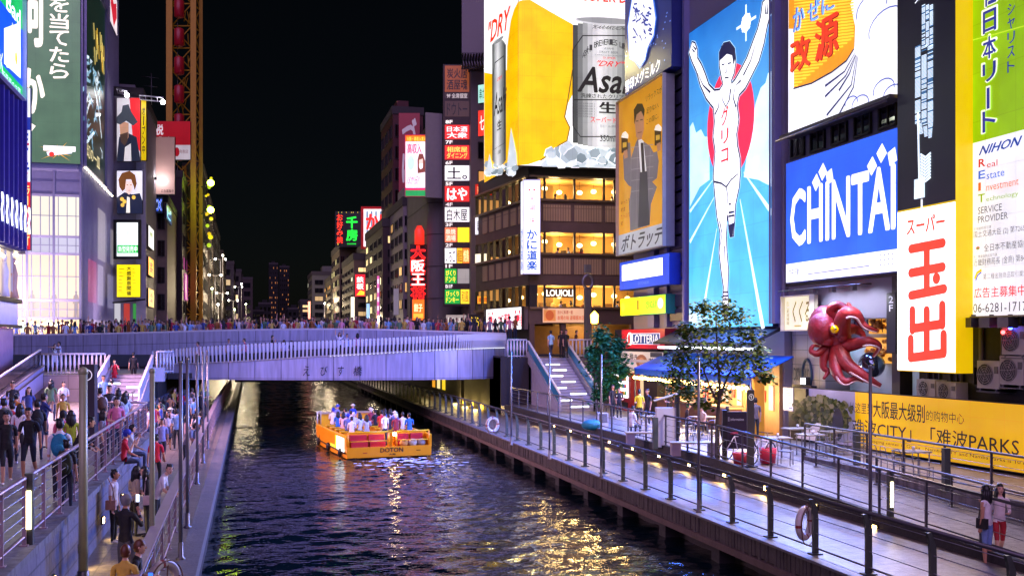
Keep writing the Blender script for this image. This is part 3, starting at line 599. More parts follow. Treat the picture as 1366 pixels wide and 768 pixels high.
# ---------------------------------------------------------------- right bank: the big signboards
WH, NAVY, RED = '#fdfdff', '#12163f', '#e0262c'
M_pwall = mat('lilac_wall', '#8d88a0', .6, vary=.12, scale=.6)
def z1f(x, y): return 810 + x / 3.07, y / 3.07
def z2f(x, y): return 810 + x / 3.07, 230 + y / 3.07
def z3f(x, y): return 1030 + x / 3.34, y / 3.34
def z4f(x, y): return 1030 + x / 3.34, 200 + y / 3.34
def z6f(x, y): return 630 + x / 3.2, y / 3.2
gb = block('tall lilac grey building carrying the big running athlete screen', 21.6, 34, 37.5, 54.5, 33, M_pwall, z0=2.2)
for yy, w in ((51.2, .9), (49.2, .35), (46.95, .25), (38.2, .12), (37.9, .3)): MB().box(21.3, 21.6, yy - w / 2, yy + w / 2, 6.3, 32.6, mat('pilaster', '#7d7fae', .5, vary=.1)).build('pilaster', gb)
f = MB()
for k in range(34): f.box(21.42, 21.6, 47.2, 48.9, 6.6 + k * .75, 7.2 + k * .75, mat('dark_louvre', '#3a3750', .5))
f.build('louvre', gb)
# running athlete screen
p = sign('led_screen', 'huge blue screen of a running athlete with raised arms before a red sun', 'billboard', 21.35, 919.5, 1031, 45, 437.5, .25, 1.22, '#3d4a80')
p.rect(0, 0, 1, .45, '#1c66b4', True, '#4ea6de').rect(0, .45, 1, 1, '#4ea6de', True, '#44b2da')
p.ppoly([z2f(340, -100)] + [z1f(*q) for q in ((340, 520), (352, 500), (365, 545), (385, 530), (400, 560), (420, 560))] + [z2f(420, 30), z2f(380, 60), z2f(340, 140)], '#bfe6fb')
p.ppoly([z1f(*q) for q in ((678, 290), (660, 300), (650, 340), (630, 360), (610, 420), (590, 520))] + [z2f(560, 20), z2f(620, 30), z2f(678, 60)], '#cfeefd')
for a, b, w in (((545, 110), (640, 640), (.06, .3)), ((560, 0), (679, 170), (.05, .24)), ((450, 230), (402, 520), (.05, .2)), ((440, 100), (340, 285), (.04, .18)), ((435, 30), (340, 160), (.03, .16)), ((600, -10), (679, 40), (.03, .2))): p.pline([z2f(*a), z2f(*b)], w, '#d6f4ff')
cx, cy = z1f(503, 500); c0 = p.px(cx, cy); rx = p.px(cx + 33, cy)[0] - c0[0]; ry = p.px(cx, cy + 76)[1] - c0[1]; p.ell(c0[0], c0[1], rx, ry, '#ef2a4c', 40)
sx, sy = p.px(*z1f(570, 95))
for k in range(4):
    a = k * math.pi / 4; l = .11 if k % 2 == 0 else .06; p.line([(sx - l * math.cos(a), sy - l * .5 * math.sin(a)), (sx, sy), (sx + l * math.cos(a), sy + l * .5 * math.sin(a))], .12, '#e8f6ff')
p.ell(sx, sy, .055, .028, WH, 14)
body = [z1f(*q) for q in ((350, 175), (338, 215), (350, 250), (368, 290), (385, 350), (408, 402), (438, 440), (443, 500), (437, 560), (446, 620), (440, 690))] + [z2f(*q) for q in ((438, 20), (444, 90), (453, 180), (466, 248), (462, 330), (470, 400), (480, 470), (476, 540), (484, 605), (494, 600), (497, 540), (494, 480), (497, 400), (491, 330), (488, 265), (492, 180), (497, 165), (502, 230), (507, 260), (517, 260), (522, 200), (526, 130), (541, 60), (545, 10))] + \
    [z1f(*q) for q in ((544, 650), (534, 600), (530, 550), (539, 490), (532, 430), (541, 388), (566, 360), (592, 310), (622, 250), (642, 180), (655, 110), (672, 45), (669, 10), (656, -5), (640, 12), (632, 70), (620, 120), (600, 172), (575, 240), (548, 292), (526, 330), (511, 346), (508, 332), (520, 300), (527, 255), (522, 205), (502, 178), (478, 184), (463, 215), (463, 270), (472, 320), (478, 346), (462, 372), (440, 374), (417, 350), (400, 300), (385, 265), (370, 240), (369, 205), (360, 180))]
p.pline(body, .26, '#bfe4ff', True); p.pline(body, .2, NAVY, True); p.ppoly(body, WH)
p.ppoly([z1f(*q) for q in ((462, 250), (460, 215), (470, 188), (498, 176), (522, 192), (527, 240), (519, 268), (513, 228), (492, 222), (474, 240))], NAVY)
for L in (((470, 268), (483, 263)), ((495, 262), (509, 258)), ((488, 270), (490, 298), (483, 301)), ((483, 320), (500, 318))): p.pline([z1f(*q) for q in L], .07, NAVY)
for L in (((470, 375), (474, 410), (488, 438), (502, 410), (508, 365)), ((527, 350), (518, 400), (530, 440)), ((463, 380), (458, 440), (443, 470)), ((348, 200), (360, 215)), ((352, 188), (366, 205)), ((650, 20), (652, 60)), ((660, 15), (658, 60)), ((372, 300), (395, 350), (425, 380)), ((610, 180), (590, 250), (560, 310)), ((530, 350), (550, 330))): p.pline([z1f(*q) for q in L], (.03, .12), NAVY)
for L in (((440, 38), (470, 45), (490, 60), (497, 100), (492, 150)), ((490, 60), (510, 30), (540, 5)), ((463, 200), (473, 250), (466, 300)), ((484, 300), (486, 400)), ((500, 130), (512, 130))): p.pline([z2f(*q) for q in L], (.1, .05), NAVY)
for y in (165, 180): p.pline([z2f(500, y), z2f(523, y - 4)], .1, NAVY)
p.ppoly([z2f(*q) for q in ((501, 215), (523, 205), (517, 262), (507, 262))], NAVY)
for y in (490, 505, 520): p.pline([z2f(477, y), z2f(497, y)], .09, NAVY)
p.ppoly([z2f(*q) for q in ((477, 545), (497, 545), (494, 602), (484, 606))], NAVY)
for ch, y0, y1 in (('グ', 445, 520), ('リ', 535, 595), ('コ', 615, 670)): a = z1f(470, y0); b = z1f(500, y1); p.pt(ch, a[0], a[1], b[0], b[1], '#e11a2d', .035)
done(p); shine(p, '#4474ff', 17000, 3, True, .45)  # added spots, boosted beyond the screen to turn bridge and plaza blue
# little canopy with a strip light under the screen
cn = thing('canopy', 'dark sloping canopy with a white strip light under the athlete screen', 'canopy', (20.8, 42, 5.3))
f = MB(); f.add([(21.5, 37.6, 6.15), (21.5, 48, 6.15), (20.1, 48, 5.5), (20.1, 37.6, 5.5), (21.5, 37.6, 6.0), (21.5, 48, 6.0), (20.1, 48, 5.38), (20.1, 37.6, 5.38)], [(0, 1, 2, 3), (7, 6, 5, 4), (0, 3, 7, 4), (1, 5, 6, 2), (2, 6, 7, 3)], mat('canopy_dark', '#23232e', .5, vary=.3)); f.build('roof', cn)
MB().box(20.2, 20.32, 37.8, 47.6, 5.18, 5.28, glow('strip_white', '#eef2ff', 8)).build('strip_light', cn)
# blue map sign, man-with-mugs billboard, white screen, menu boxes, burger sign
p = sign('billboard', 'dark blue billboard with a white coastline outline above the man with mugs', 'billboard', 20.8, 834, 896, -60, 128, .6, 1.0, '#20307a')
p.bgnd('#10246e', '#0a1a55')
for k in range(60): x, y = rnd.random(), rnd.random(); p.ell(x, y, .012, .006, '#5d7fd0', 6)
blob = [z1f(*q) for q in ((108, -10), (100, 60), (92, 110), (96, 180), (100, 225), (120, 235), (138, 262), (155, 235), (165, 190), (190, 140), (197, 80), (190, 30), (185, -10))]
p.pline(blob, .55, '#3e78e0', True); p.pline(blob, .25, WH, True); p.ppoly(blob, '#f4f8ff')
for k in range(46):
    x, y = rnd.uniform(108, 180), rnd.uniform(0, 190); a = rnd.random() * 3; p.pline([z1f(x, y), z1f(x + 14 * math.cos(a), y + 14 * math.sin(a))], .1, '#28398a')
p.pt('雪印メグミルク', *z1f(78, 335), *z1f(222, 385), WH, .03); done(p)
p = sign('billboard', 'ochre billboard of a man in a checked suit holding up two beer mugs', 'billboard', 20.75, 826, 888, 138, 341, .5, .75, '#8a8a90', '#b6b2b0')  # floodlit board; the lamplight on it is put in as glow
p.bgnd('#c98a1e', '#d99a2a'); GY = '#57555c'
p.ppoly([z1f(*q) for q in ((88, 760), (70, 735), (66, 640), (80, 585), (95, 585), (98, 650), (118, 585), (130, 560), (150, 580), (178, 600), (190, 625), (205, 620), (212, 660), (205, 730), (185, 745))] + [z2f(205, 60), z2f(180, 130), z2f(175, 215), z2f(95, 240), z2f(90, 130), z2f(100, 60)], '#6d676c')
for k in range(5):
    y = 600 + 45 * k; p.pline([z1f(100, y + 5), z1f(190, y - 8)], .035, '#8f888c')
for k in range(4): p.pline([z1f(100 + 26 * k, 600), z2f(95 + 24 * k, 225)], .035, '#8f888c')
p.ppoly([z1f(128, 560), z1f(150, 578), z1f(166, 740), z1f(140, 745)], '#d8d4d2'); p.ppoly([z1f(138, 585), z1f(150, 585), z1f(158, 740), z1f(146, 742)], '#2b2a30')
p.ppoly([z2f(135, 0), z2f(165, -5), z2f(175, 215), z2f(128, 225)], '#3c3a42')
p.ppoly([z1f(*q) for q in ((120, 560), (114, 500), (118, 450), (140, 440), (152, 470), (152, 530), (142, 570), (130, 575))], '#a9795c')
p.ppoly([z1f(*q) for q in ((113, 510), (110, 450), (125, 425), (145, 425), (155, 450), (152, 480), (140, 455), (122, 470))], '#1c1816')
for q in ((124, 497), (142, 492)): p.pline([z1f(q[0] - 5, q[1]), z1f(q[0] + 5, q[1] - 1)], .05, '#1c1816')
p.pline([z1f(126, 545), z1f(143, 541)], .05, '#7a3d34')
for x, y in ((60, 560), (196, 530)):
    p.ppoly([z1f(x, y), z1f(x + 26, y - 6), z1f(x + 26, y + 60), z1f(x, y + 68)], '#3a2a16'); p.ppoly([z1f(x - 2, y + 4), z1f(x + 4, y - 14), z1f(x + 16, y - 22), z1f(x + 28, y - 8), z1f(x + 27, y + 8)], '#efe6d2'); p.ppoly([z1f(x + 5, y + 25), z1f(x + 21, y + 22), z1f(x + 21, y + 42), z1f(x + 5, y + 46)], '#c39b3a')
    p.ppoly([z1f(x + 8, y + 60), z1f(x + 24, y + 52), z1f(x + 26, y + 85), z1f(x + 12, y + 92)], '#a9795c')
for t, x0, y0, x1, y1 in (('リラックスが', 160, 392, 226, 420), ('足りない、', 162, 445, 214, 470), ('この国に。', 162, 490, 212, 512)): p.pt(t, *z1f(x0, y0), *z1f(x1, y1), '#3a2c12', .008)
for i, t in enumerate(('ゆったり', '麦酒', 'たっぷり', '麦')): p.pt(t, *z2f(58, 118 + 28 * i), *z2f(58 + 9 * len(t) , 136 + 28 * i), '#6a4a14')
a0 = p.px(*z2f(50, 258)); p.rect(0, a0[1], 1, 1, '#a9adb2'); p.text('ボトラッテ!', .05, a0[1] + .012, .97, .985, '#2b2c34', .035, skew=.06); done(p)
p = sign('led_screen', 'small blank white screen in a blue box below the man with mugs', 'screen', 20.8, 827, 893, 351, 387, .7, 1.3, '#1c3aa8'); p.rect(0, 0, 1, 1, '#1a3fb8', True); p.rect(.05, .1, .88, .68, '#ffffff', True)
for k in range(26): p.rect(.08 + rnd.random() * .75, .14 + .5 * rnd.random(), .1 + rnd.random() * .75, .16 + .4 * rnd.random(), '#f2f4ff') if k < 3 else None
p.text('DOTONBORI', .4, .8, .62, .9, '#5570d8'); done(p)
p = sign('menu_sign', 'bright yellow and lime menu light box above the red burger sign', 'sign', 20.9, 828, 888, 399, 421, .6, 1.35, '#2c8f7c')
p.rect(0, 0, .47, 1, '#f2e40c', True); p.rect(.48, 0, 1, 1, '#a8e81c', True); p.text('美味串てら', .1, .2, .36, .5, '#4a4408', .01); p.text('だいにんぐ', .14, .6, .34, .78, '#8a7a10'); p.ell(.06, .5, .04, .3, '#cdbf30'); p.rect(.39, .15, .44, .75, '#6a6214'); p.text('だいにんぐ', .6, .25, .82, .7, '#2f7a14', .02); p.ell(.9, .45, .06, .3, '#eafac0', 12); done(p)
p = sign('shop_sign', 'red box sign with white LOTTERIA lettering on a blue plate', 'sign', 20.85, 829.5, 887, 440, 464, .7, .85, '#8a1016')
p.bgnd('#a50f1c'); p.rect(.2, .2, .9, .78, '#dfe8ff'); p.rect(.22, .23, .89, .75, '#1c3570'); p.ell(.205, .5, .07, .36, WH, 20); p.ell(.19, .5, .03, .3, '#d8222c', 14); p.text('LOTTERIA', .27, .27, .87, .71, WH, .0); done(p)
p = sign('shop_sign', 'cream takoyaki shop sign with black brush characters below the red burger sign', 'sign', 21.0, 828, 885, 468, 493, .4, .38, '#4a4648')
p.bgnd('#c9c4c4'); p.text('たこ焼き', .04, .12, .42, .5, '#17130f', .03); p.ell(.52, .5, .13, .36, '#8c5a3c', 18); p.ell(.52, .5, .07, .2, '#b98a62', 12); p.text('茶屋', .68, .3, .95, .72, '#17130f', .03); p.rect(.72, .02, .98, .25, '#3d3a42'); done(p)
# medicine billboard (the figure on it is left out), window strip and the blue rental billboard
cb = block('narrow lilac building between the athlete screen and the yellow pylon sign', 21.75, 34, 29.9, 37.45, 33, mat('lilac_wall2', '#77738a', .6, vary=.15, scale=.8), z0=7.0)
p = sign('billboard', 'orange and white billboard with blue and red characters above the blue billboard', 'billboard', 21.25, 1052, 1199, -40, 183, .45, 1.1, '#7a7688')  # painted board glows in place of its floodlights
p.bgnd('#f3f4fb')
p.ppoly([z3f(*q) for q in ((75, -140), (75, 130), (98, 130), (98, 392), (180, 368), (270, 318), (335, 268), (368, 215), (372, 120), (350, 20), (380, -60), (370, -140))], '#e8951c')
for k in range(40):
    y = -130 + 13.5 * k; x1_ = 366 if y < 200 else 366 - (y - 200) * 1.35
    if x1_ > 110: p.pline([z3f(100, y + (392 - 0) * 0), z3f(x1_, y - (x1_ - 100) * .12)], .055, '#f7d23a')
p.pline([z3f(*q) for q in ((98, 396), (180, 372), (270, 322), (335, 272), (368, 219))], .07, NAVY)
for t, q in (('か', (100, 45, 150, 150)), ('ぜ', (165, 20, 222, 110)), ('に', (228, -5, 285, 70))): p.pt(t, *z3f(q[0] - 4, q[1]), *z3f(q[2] - 4, q[3]), '#2b49a8', .06); p.pt(t, *z3f(*q[:2]), *z3f(*q[2:]), '#7fb2f2', .02)
for t, q in (('改', (85, 190, 175, 335)), ('源', (195, 100, 302, 285))): p.pt(t, *z3f(q[0] + 5, q[1] + 4), *z3f(q[2] + 5, q[3] + 4), '#8e2a10', .04); p.pt(t, *z3f(*q[:2]), *z3f(*q[2:]), '#e4391f', .035)
for L in (((375, 240), (330, 320), (243, 385)), ((380, 245), (335, 340), (243, 432)), ((384, 250), (360, 380), (250, 515)), ((380, 250), (352, 330), (305, 405)), ((388, 255), (370, 390), (290, 540))): p.pline([z3f(*q) for q in L], (.03, .1), '#1b1f5a')
for cx_, cy_, r in ((400, 465, 34), (360, 460, 26), (505, 400, 40), (545, 420, 34), (450, 40, 60), (520, 120, 70)):
    q = p.px(*z3f(cx_, cy_)); p.line([(q[0] + r / 480 * math.cos(t), q[1] + r / 760 * math.sin(t)) for t in np.linspace(2.9, 6.5, 12)], .05, '#5560a8')
done(p)
rb = MB(); A, B = plane_pts(21.1, 1050, 1199); rb.bar(A, B, zat(186, depth(*A)), zat(183, depth(*A)) + .02, -.3, .35, M_steel); rb.tube([(A[0] - .5, A[1], zat(190, depth(*A))), (B[0] - .5, B[1], zat(190, depth(*A)))], .05, M_steel, 6)
tag(rb.build('sign_gantry'), 'steel gantry rail along the foot of the orange and white billboard', 'gantry')
windows_on(cb, (21.75, 37.4), (21.75, 29.9), zat(222, 42), zat(178, 42), 5, 1, fill=(.7, .75), dark='#1a1824')
p = sign('billboard', 'bright blue billboard with big white CHINTAI lettering above the octopus', 'billboard', 21.25, 1049, 1199.5, 219, 377, .5, 1.15, '#5a6aa8')  # lamp-lit board, its brightness given as glow of the face
p.bgnd('#1f55dc', '#2a5fe4'); p.rect(0, .845, 1, 1, '#f4f6ff', True); p.text('CHINTAI', .045, .235, .975, .71, WH, .055)
for x, y in ((198, 145), (227, 98), (258, 120), (447, 72), (490, 15), (538, 30)):
    a = .5 if x in (258, 538) else .12; c = p.px(*z4f(x, y)); s_ = .3
    p.poly([(c[0] + s_ * math.cos(a + k * math.pi / 2) / p.W, c[1] + s_ * 1.15 * math.sin(a + k * math.pi / 2) / p.H) for k in range(4)], WH)
p.text('中央不動', .03, .89, .14, .95, '#4a4a58'); p.line([(.22, .95), (.5, .945), (.78, .94)], .05, '#8a86b8')
for k in range(12): p.rect(.86 + .03 * (k % 4), .87 + .035 * (k // 4), .868 + .03 * (k % 4), .88 + .035 * (k // 4), '#4a4a58')
done(p); shine(p, '#8aa0ff', 9000, 2, dip=.7)
# yellow pylon sign with the black upper half
p = sign('pylon_sign', 'tall yellow sided pylon sign with big red characters on white', 'sign', 21.0, 1197.5, 1275, -70, 493, .62, 1.3, cm=mat('pylon_yellow', '#d8b400', .4, emit='#f5cf00', es=.55))
wy = p.px(1197.5, 284)[1]; p.rect(0, 0, 1, wy - .004, '#0d0b18', True); p.rect(0, wy, 1, 1, '#fffdfa', True); R2 = '#f23a26'
p.pt('スーパー', 1210, 292, 1261, 314, R2, .045)
def slot(x0, y0, x1, y1, w):    # thick round-ended stroke in photograph pixels
    a, b = p.px(x0, y0), p.px(x1, y1); p.line([a, b], w, R2)
    for q in (a, b): p.ell(q[0], q[1], w / 2 / p.W, w / 2 / p.H, R2, 16)
for y in (332, 364, 394): slot(1216, y, 1258 if y != 394 else 1260, y - 8 if y != 394 else y - 9, .30)
slot(1237, 330, 1237, 389, .3); slot(1250, 371, 1250, 371.5, .36)
slot(1237, 414, 1237, 470, .3); slot(1218, 414, 1218, 440, .3); slot(1258, 407, 1258, 433, .3); slot(1218, 438, 1258, 432, .3); slot(1216, 452, 1216, 477, .3); slot(1260, 446, 1260, 470, .3); slot(1216, 477, 1260, 471, .3)
for k in range(150):
    y = 8 + k * 1.72; 
    if y < 62: x0, x1_ = 1231, 1246
    elif y < 165: x0, x1_ = 1222, 1246
    elif y < 185: x0, x1_ = 1224 + (y - 165) * .3, 1246 - (y - 165) * .1
    else: continue
    kk_ = p.k
    for a, b in ((x0, x0 + (x1_ - x0) * .3), (x0 + (x1_ - x0) * .36, x0 + (x1_ - x0) * .64), (x0 + (x1_ - x0) * .7, x1_)):
        if rnd.random() < .93: p.pr(a, y, b, y + 1.15, '#cfe4f6' if rnd.random() < .85 else '#3a6a98')
    p.k = kk_
for k in range(9): p.pline([(1229, 206 + k * 4), (1236, 210 + k * 4), (1243, 204 + k * 4)], .07, '#dcecf8')
p.pline([(1226, 150), (1227, 205), (1228, 245)], .09, '#dcecf8'); p.pr(1221, 240, 1235, 266, '#cfe4f6'); p.pr(1230, 266, 1232, 279, '#eef4fa'); p.pt('タワー', 1221, -6, 1248, 6, '#e8eef6', .02); done(p); shine(p, '#ffd8c8', 6000, 1, dip=.6)
# real-estate billboard
p = sign('billboard', 'lime and white property billboard with blue characters and a phone number', 'billboard', 21.7, 1296, 1424, -70, 422, .25, .95, '#3a3632', '#8c8a60')
gy = p.px(1296, 192)[1]; p.rect(0, 0, 1, gy, '#86b008', True); p.rect(0, gy, 1, 1, '#e6e6ea', True)
ch0 = lambda t, x0, y0, x1, y1: (p.pt(t, x0 - 2, y0 - 2, x1 + 2, y1 + 2, '#eef4e0', .075), p.pt(t, x0, y0, x1, y1, '#14288c', .04))
for t, y0, y1 in (('社', -32, 12), ('日', 17, 47), ('本', 52, 82), ('リ', 87, 112), ('ト', 150, 178)): ch0(t, 1312, y0, 1330, y1)
p.pr(1317, 116, 1323, 148, '#eef4e0'); p.pr(1318, 118, 1322, 146, '#14288c')
for i, t in enumerate('ペシャリスト'): p.pt(t, 1346, -12 + 19 * i, 1356, 3 + 19 * i, '#14288c', .015)
p.pline([(1296, 55), (1330, 46), (1424, 20)], .03, '#b6da30')
p.pt('NIHON', 1308, 196, 1361, 208, '#1a3c8c', .05, skew=.1)
for i, (L, rest, c) in enumerate((('R', 'eal', '#b31c28'), ('E', 'state', '#2d5ec0'), ('I', 'nvestment', '#d06028'), ('T', 'echnology', '#8aac1c'))):
    y = 213 + 15.6 * i; p.pt(L, 1308, y, 1317 if L != 'I' else 1311.5, y + 11, c, .05); p.pt(rest, 1319, y + 3, 1319 + 4.8 * len(rest), y + 11, c, .01)
p.pt('SERVICE', 1308, 277, 1340, 286, '#4a4a50'); p.pt('PROVIDER', 1308, 289, 1348, 298, '#4a4a50')
for t, x0, y0, x1, y1, c in (('宅地建物取引業', 1302, 304, 1326, 308, '#666'), ('国土交通大臣 (2) 第7265号', 1302, 309, 1378, 319, '#44444a'), ('全日本不動産協会', 1316, 326, 1376, 336, '#44444a'), ('第二種金融商品取引業', 1302, 341, 1334, 345, '#666'), ('近畿財務局長 (金商) 第84号', 1302, 346, 1378, 357, '#44444a'), ('第二種金融商品取引業協会', 1315, 365, 1380, 373, '#777')): p.pt(t, x0, y0, x1, y1, c if len(c) == 7 else '#6a6a6a')
q = p.px(1308, 331); p.ell(q[0], q[1], .022, .0045, '#c8483c', 12); p.ell(q[0], q[1] + .001, .012, .0025, '#3a9a4a', 10)
p.pline([(1304, 372), (1307, 364), (1313, 360)], .08, '#e8b81c'); p.pline([(1305, 375), (1308, 367), (1313, 363)], .05, '#2d5ec0')
p.pt('広告主募集中', 1303, 384, 1372, 398, '#d8323a', .015); p.pt('06-6281-1717', 1302, 405, 1374, 417, '#2c2c30', .008); done(p); shine(p, '#f6f0d8', 3000, 1)
nb_ = block('dark near building behind the property billboard with air conditioners', 22.4, 36, 6, 29.85, 30, mat('near_dark', '#2d2a2e', .75, vary=.4, scale=1.5, bump=.2), z0=2.2)
f = MB()
for k in range(9): yy = 27.6 - k * .9; f.tube([(22.3, yy, 4.2), (22.3, yy, 7)], .05 + .03 * (k % 2), mat('pipe', '#5d5552', .6), 6)
f.box(22.05, 22.4, 20, 29.8, 6.35, 6.6, M_black); f.build('pipework', nb_)
windows_on(nb_, (22.4, 29.6), (22.4, 26.2), 4.05, 4.9, 3, 1, fill=(.6, .8), dark='#1c1624')
def aircon(y, z, label, x=21.85, w=.95, h=.85):
    root = thing('air_conditioner', label, 'air conditioner', (x, y, z), 'air conditioners on the dark wall'); g = mat('ac_white', '#a19a94', .5, vary=.12)
    c = MB(); c.box(x, x + .45, y - w / 2, y + w / 2, z, z + h, g); c.box(x - .0, x + .5, y - w / 2 + .1, y - w / 2 + .16, z - .08, z, M_steel); c.box(x, x + .5, y + w / 2 - .16, y + w / 2 - .1, z - .08, z, M_steel); c.build('casing', root)
    gmb = MB(); cy = y + w * .13
    gmb.add([(x - .012, cy + .34 * h / .85 * math.cos(t), z + h / 2 + .34 * h / .85 * math.sin(t)) for t in np.linspace(0, 6.283, 24, False)], [tuple(range(24))], M_black)
    for r in (.33, .26, .19, .12): gmb.tube([(x - .025, cy + r * math.cos(t), z + h / 2 + r * math.sin(t)) for t in np.linspace(0, 6.283, 25)], .008, g, 4, False)
    for t in range(6): gmb.tube([(x - .025, cy, z + h / 2), (x - .025, cy + .33 * math.cos(t), z + h / 2 + .33 * math.sin(t))], .008, g, 4)
    gmb.build('fan_grille', root)
    MB().box(x - .02, x, y - w / 2 + .05, y - w / 2 + .2, z + h * .55, z + h * .8, mat('ac_label', '#4a464a', .5)).build('control_plate', root)
    b = MB(); b.box(x - .02, x + .55, y - w / 2 - .02, y + w / 2 + .02, z - .12, z - .085, M_steel); b.build('bracket', root)
def acpx(px, py, label, h=.85): d = dX(px, 21.85); x, y = V2(px, d); aircon(y, zat(py, d), label, h=h)
acpx(1318, 518, 'grey outdoor air conditioner nearest the yellow pylon sign, lower row'); acpx(1349, 513, 'grey outdoor air conditioner on the right of the lower row'); acpx(1352, 473, 'grey outdoor air conditioner mounted above the other two')
acpx(1235, 530, 'small air conditioner below the yellow pylon sign, on the left', .6); acpx(1262, 534, 'small air conditioner below the yellow pylon sign, on the right', .6)
for px, py, c, lb in ((1338, 443, '#ff3030', 'small red warning lamp under the property billboard'), (1348, 437, '#3050ff', 'small blue warning lamp under the property billboard')):
    pp = P(px, py, dX(px, 21.7)); tag(MB().ball(pp, .06, glow('lamp' + c, c, 20, False), 8, 6).build('warning_lamp'), lb, 'lamp')
for px, fn in ((1298, 'leftmost'), (1322, 'middle'), (1347, 'rightmost')):
    pp = P(px, 428, dX(px, 21.6)); root = thing('floodlight', fn + ' grey box floodlight hanging under the property billboard', 'light', pp, 'floodlights under the property billboard'); root['o'] = (0, 0, 0)
    MB().box(-.25, .1, -.22, .22, -.2, .1, M_steel).build('housing', root); MB().box(-.05, .3, -.02, .02, .1, .2, M_steel).build('bracket', root)
# yellow hoarding with the garden photograph
A = (21.35, 33.6); Bh = (22.35, 20.2); pl = (A, ((Bh[0] - A[0]) / 13.44, (Bh[1] - A[1]) / 13.44))
p = sign('hoarding', 'long yellow hoarding with black Chinese lettering and a garden photograph', 'hoarding', pl, 1069, 1420, 517, 584, .08, .52, '#2a2622')
xs = p.px(1141, 520)[0]; p.rect(xs, 0, 1, 1, '#f0b800', True); p.rect(0, 0, xs, 1, '#8f84a8', True)
for k in range(900):
    x = rnd.gauss(.5, .26); y = .42 + .9 * (rnd.random() - .35) * (1 - abs(x - .5)); 
    if .02 < x < .97 and .08 < y < .95: r = rnd.uniform(.015, .045); p.ell(x * xs, y, r * .28, r * 1.3, rnd.choice(('#3d4024', '#2f3216', '#57522f', '#20240f', '#6a6048')), 7)
p.poly([(xs * .1, .97), (xs * .3, .8), (xs * .52, .62), (xs * .6, .62), (xs * .5, .97)], '#b8aab4'); p.ell(xs * .9, .6, xs * .1, .3, '#1f1c22', 14)
p.pt('从这里到', 1149, 535, 1180, 549, '#17130a', .012); p.pt('大阪最大级别', 1181, 533, 1251, 556, '#17130a', .02); p.pt('的购物中心', 1253, 546, 1304, 560, '#17130a', .01)
p.pt('「难波CITY」「难波PARKS」', 1146, 556, 1388, 577, '#17130a', .014)
p.pt('1st-class shopping center in Osaka   Namba CITY and Namba Parks is 10 min walk', 1150, 581, 1420, 586, '#17130a', .0); done(p)
# ---------------------------------------------------------------- octopus shop front
oc = thing('octopus_shop', 'octopus restaurant front with tiled wall and lit display window under the blue billboard', 'shop', (22, 33.5, 1.6))
M_tile = mat('white_tile', '#8f8c98', .35, vary=.12, brick=(.9, .6, .015, .35, 'yz'))
MB().box(21.9, 23.4, 34.9, 37.4, 1.6, 7.85, M_tile).build('tiled_wall', oc)
mb = MB(); mb.box(23.0, 23.4, 29.95, 34.9, 1.6, 7.85, mat('backboard', '#9fb0c8', .4, vary=.4, scale=.9)); mb.box(21.6, 23.4, 29.95, 37.4, 7.83, 7.95, M_black); mb.build('wall', oc)
mb = MB(); mb.box(21.7, 23.0, 29.95, 34.9, 3.3, 3.62, M_black); mb.box(21.7, 22.2, 29.95, 30.4, 3.62, 7.83, M_black); mb.build('ledge', oc)
def disp(y0_, y1_, z0_, z1_):
    r = MB(); r.box(22.9, 23.0, y0_, y1_, z0_, z1_, glow('amber_win', '#ffae3c', .9)); c = r.build('display_window', oc)
    g = MB()
    for k in range(26): g.ball((22.85, rnd.uniform(y0_ + .1, y1_ - .1), rnd.uniform(z0_ + .1, z1_ - .1)), rnd.uniform(.06, .13), mat('loaf%d' % (k % 3), ('#b8742c', '#d89a4a', '#8a4a1c')[k % 3], .5), 8, 6)
    g.build('goods', c)
disp(31.9, 33.5, 5.85, 6.45); disp(31.9, 33.7, 4.75, 5.7)
g = MB(); g.ball((22.2, 32.3, 4.7), .48, mat('mirror_ball', '#8fa0b4', .12, .9), 16, 12); g.build('glass_globe', oc)
f = MB()
for k in range(7): f.tube([(22.8, 31.6 + .45 * k, 5.9), (22.75, 31.5 + .45 * k + rnd.uniform(-.2, .2), 6.6)], .02, M_black, 4)
f.build('rod', oc)
# lamp bar
f = MB(); f.tube([(21.0, 36.9, 7.6), (21.0, 31.5, 7.6)], .035, M_steel, 6)
for yy in (36.9, 35.3, 33.2, 31.6): f.tube([(21.0, yy, 7.6), (21.7, yy, 7.65)], .03, M_steel, 6)
f.build('lamp_bar', oc)
for yy in (34.3, 33.0, 31.7):
    h = MB(); h.box(20.92, 21.1, yy - .12, yy + .12, 7.4, 7.56, M_steel); h.build('lamp_head', oc)
    l = bpy.data.lights.new('lamp', 'SPOT'); l.energy = 240; l.spot_size = 2.2; l.spot_blend = .8; l.shadow_soft_size = .1; l.color = (.85, .9, 1); lo = bpy.data.objects.new('lamp', l); COL.objects.link(lo); lo.parent = oc; lo.location = Vector((20.6, yy - .2, 7.3)) - Vector(oc['o']); lo.rotation_euler = Vector((.9, -.1, -1)).to_track_quat('-Z', 'Y').to_euler()
pp = P(1073, 508, 38.2); r = thing('floodlight', 'bright white floodlight at the foot of the octopus', 'light', pp); r['o'] = (0, 0, 0)
MB().box(-.05, .15, -.18, .18, -.15, .15, M_black).build('housing', r); MB().box(-.07, -.052, -.13, .13, -.1, .1, glow('flood', '#ffffff', 40, False)).build('lens', r)
l = bpy.data.lights.new('lamp', 'POINT'); l.energy = 35; l.shadow_soft_size = .1; lo = bpy.data.objects.new('lamp', l); COL.objects.link(lo); lo.parent = r; lo.location = (-.25, -.2, .2)
p = sign('shop_sign', 'cream square shop sign with big brushed characters beside the octopus', 'sign', 21.3, 1047.5, 1085, 397, 440, .2, .85, '#c4bca0', '#e4dcc0')
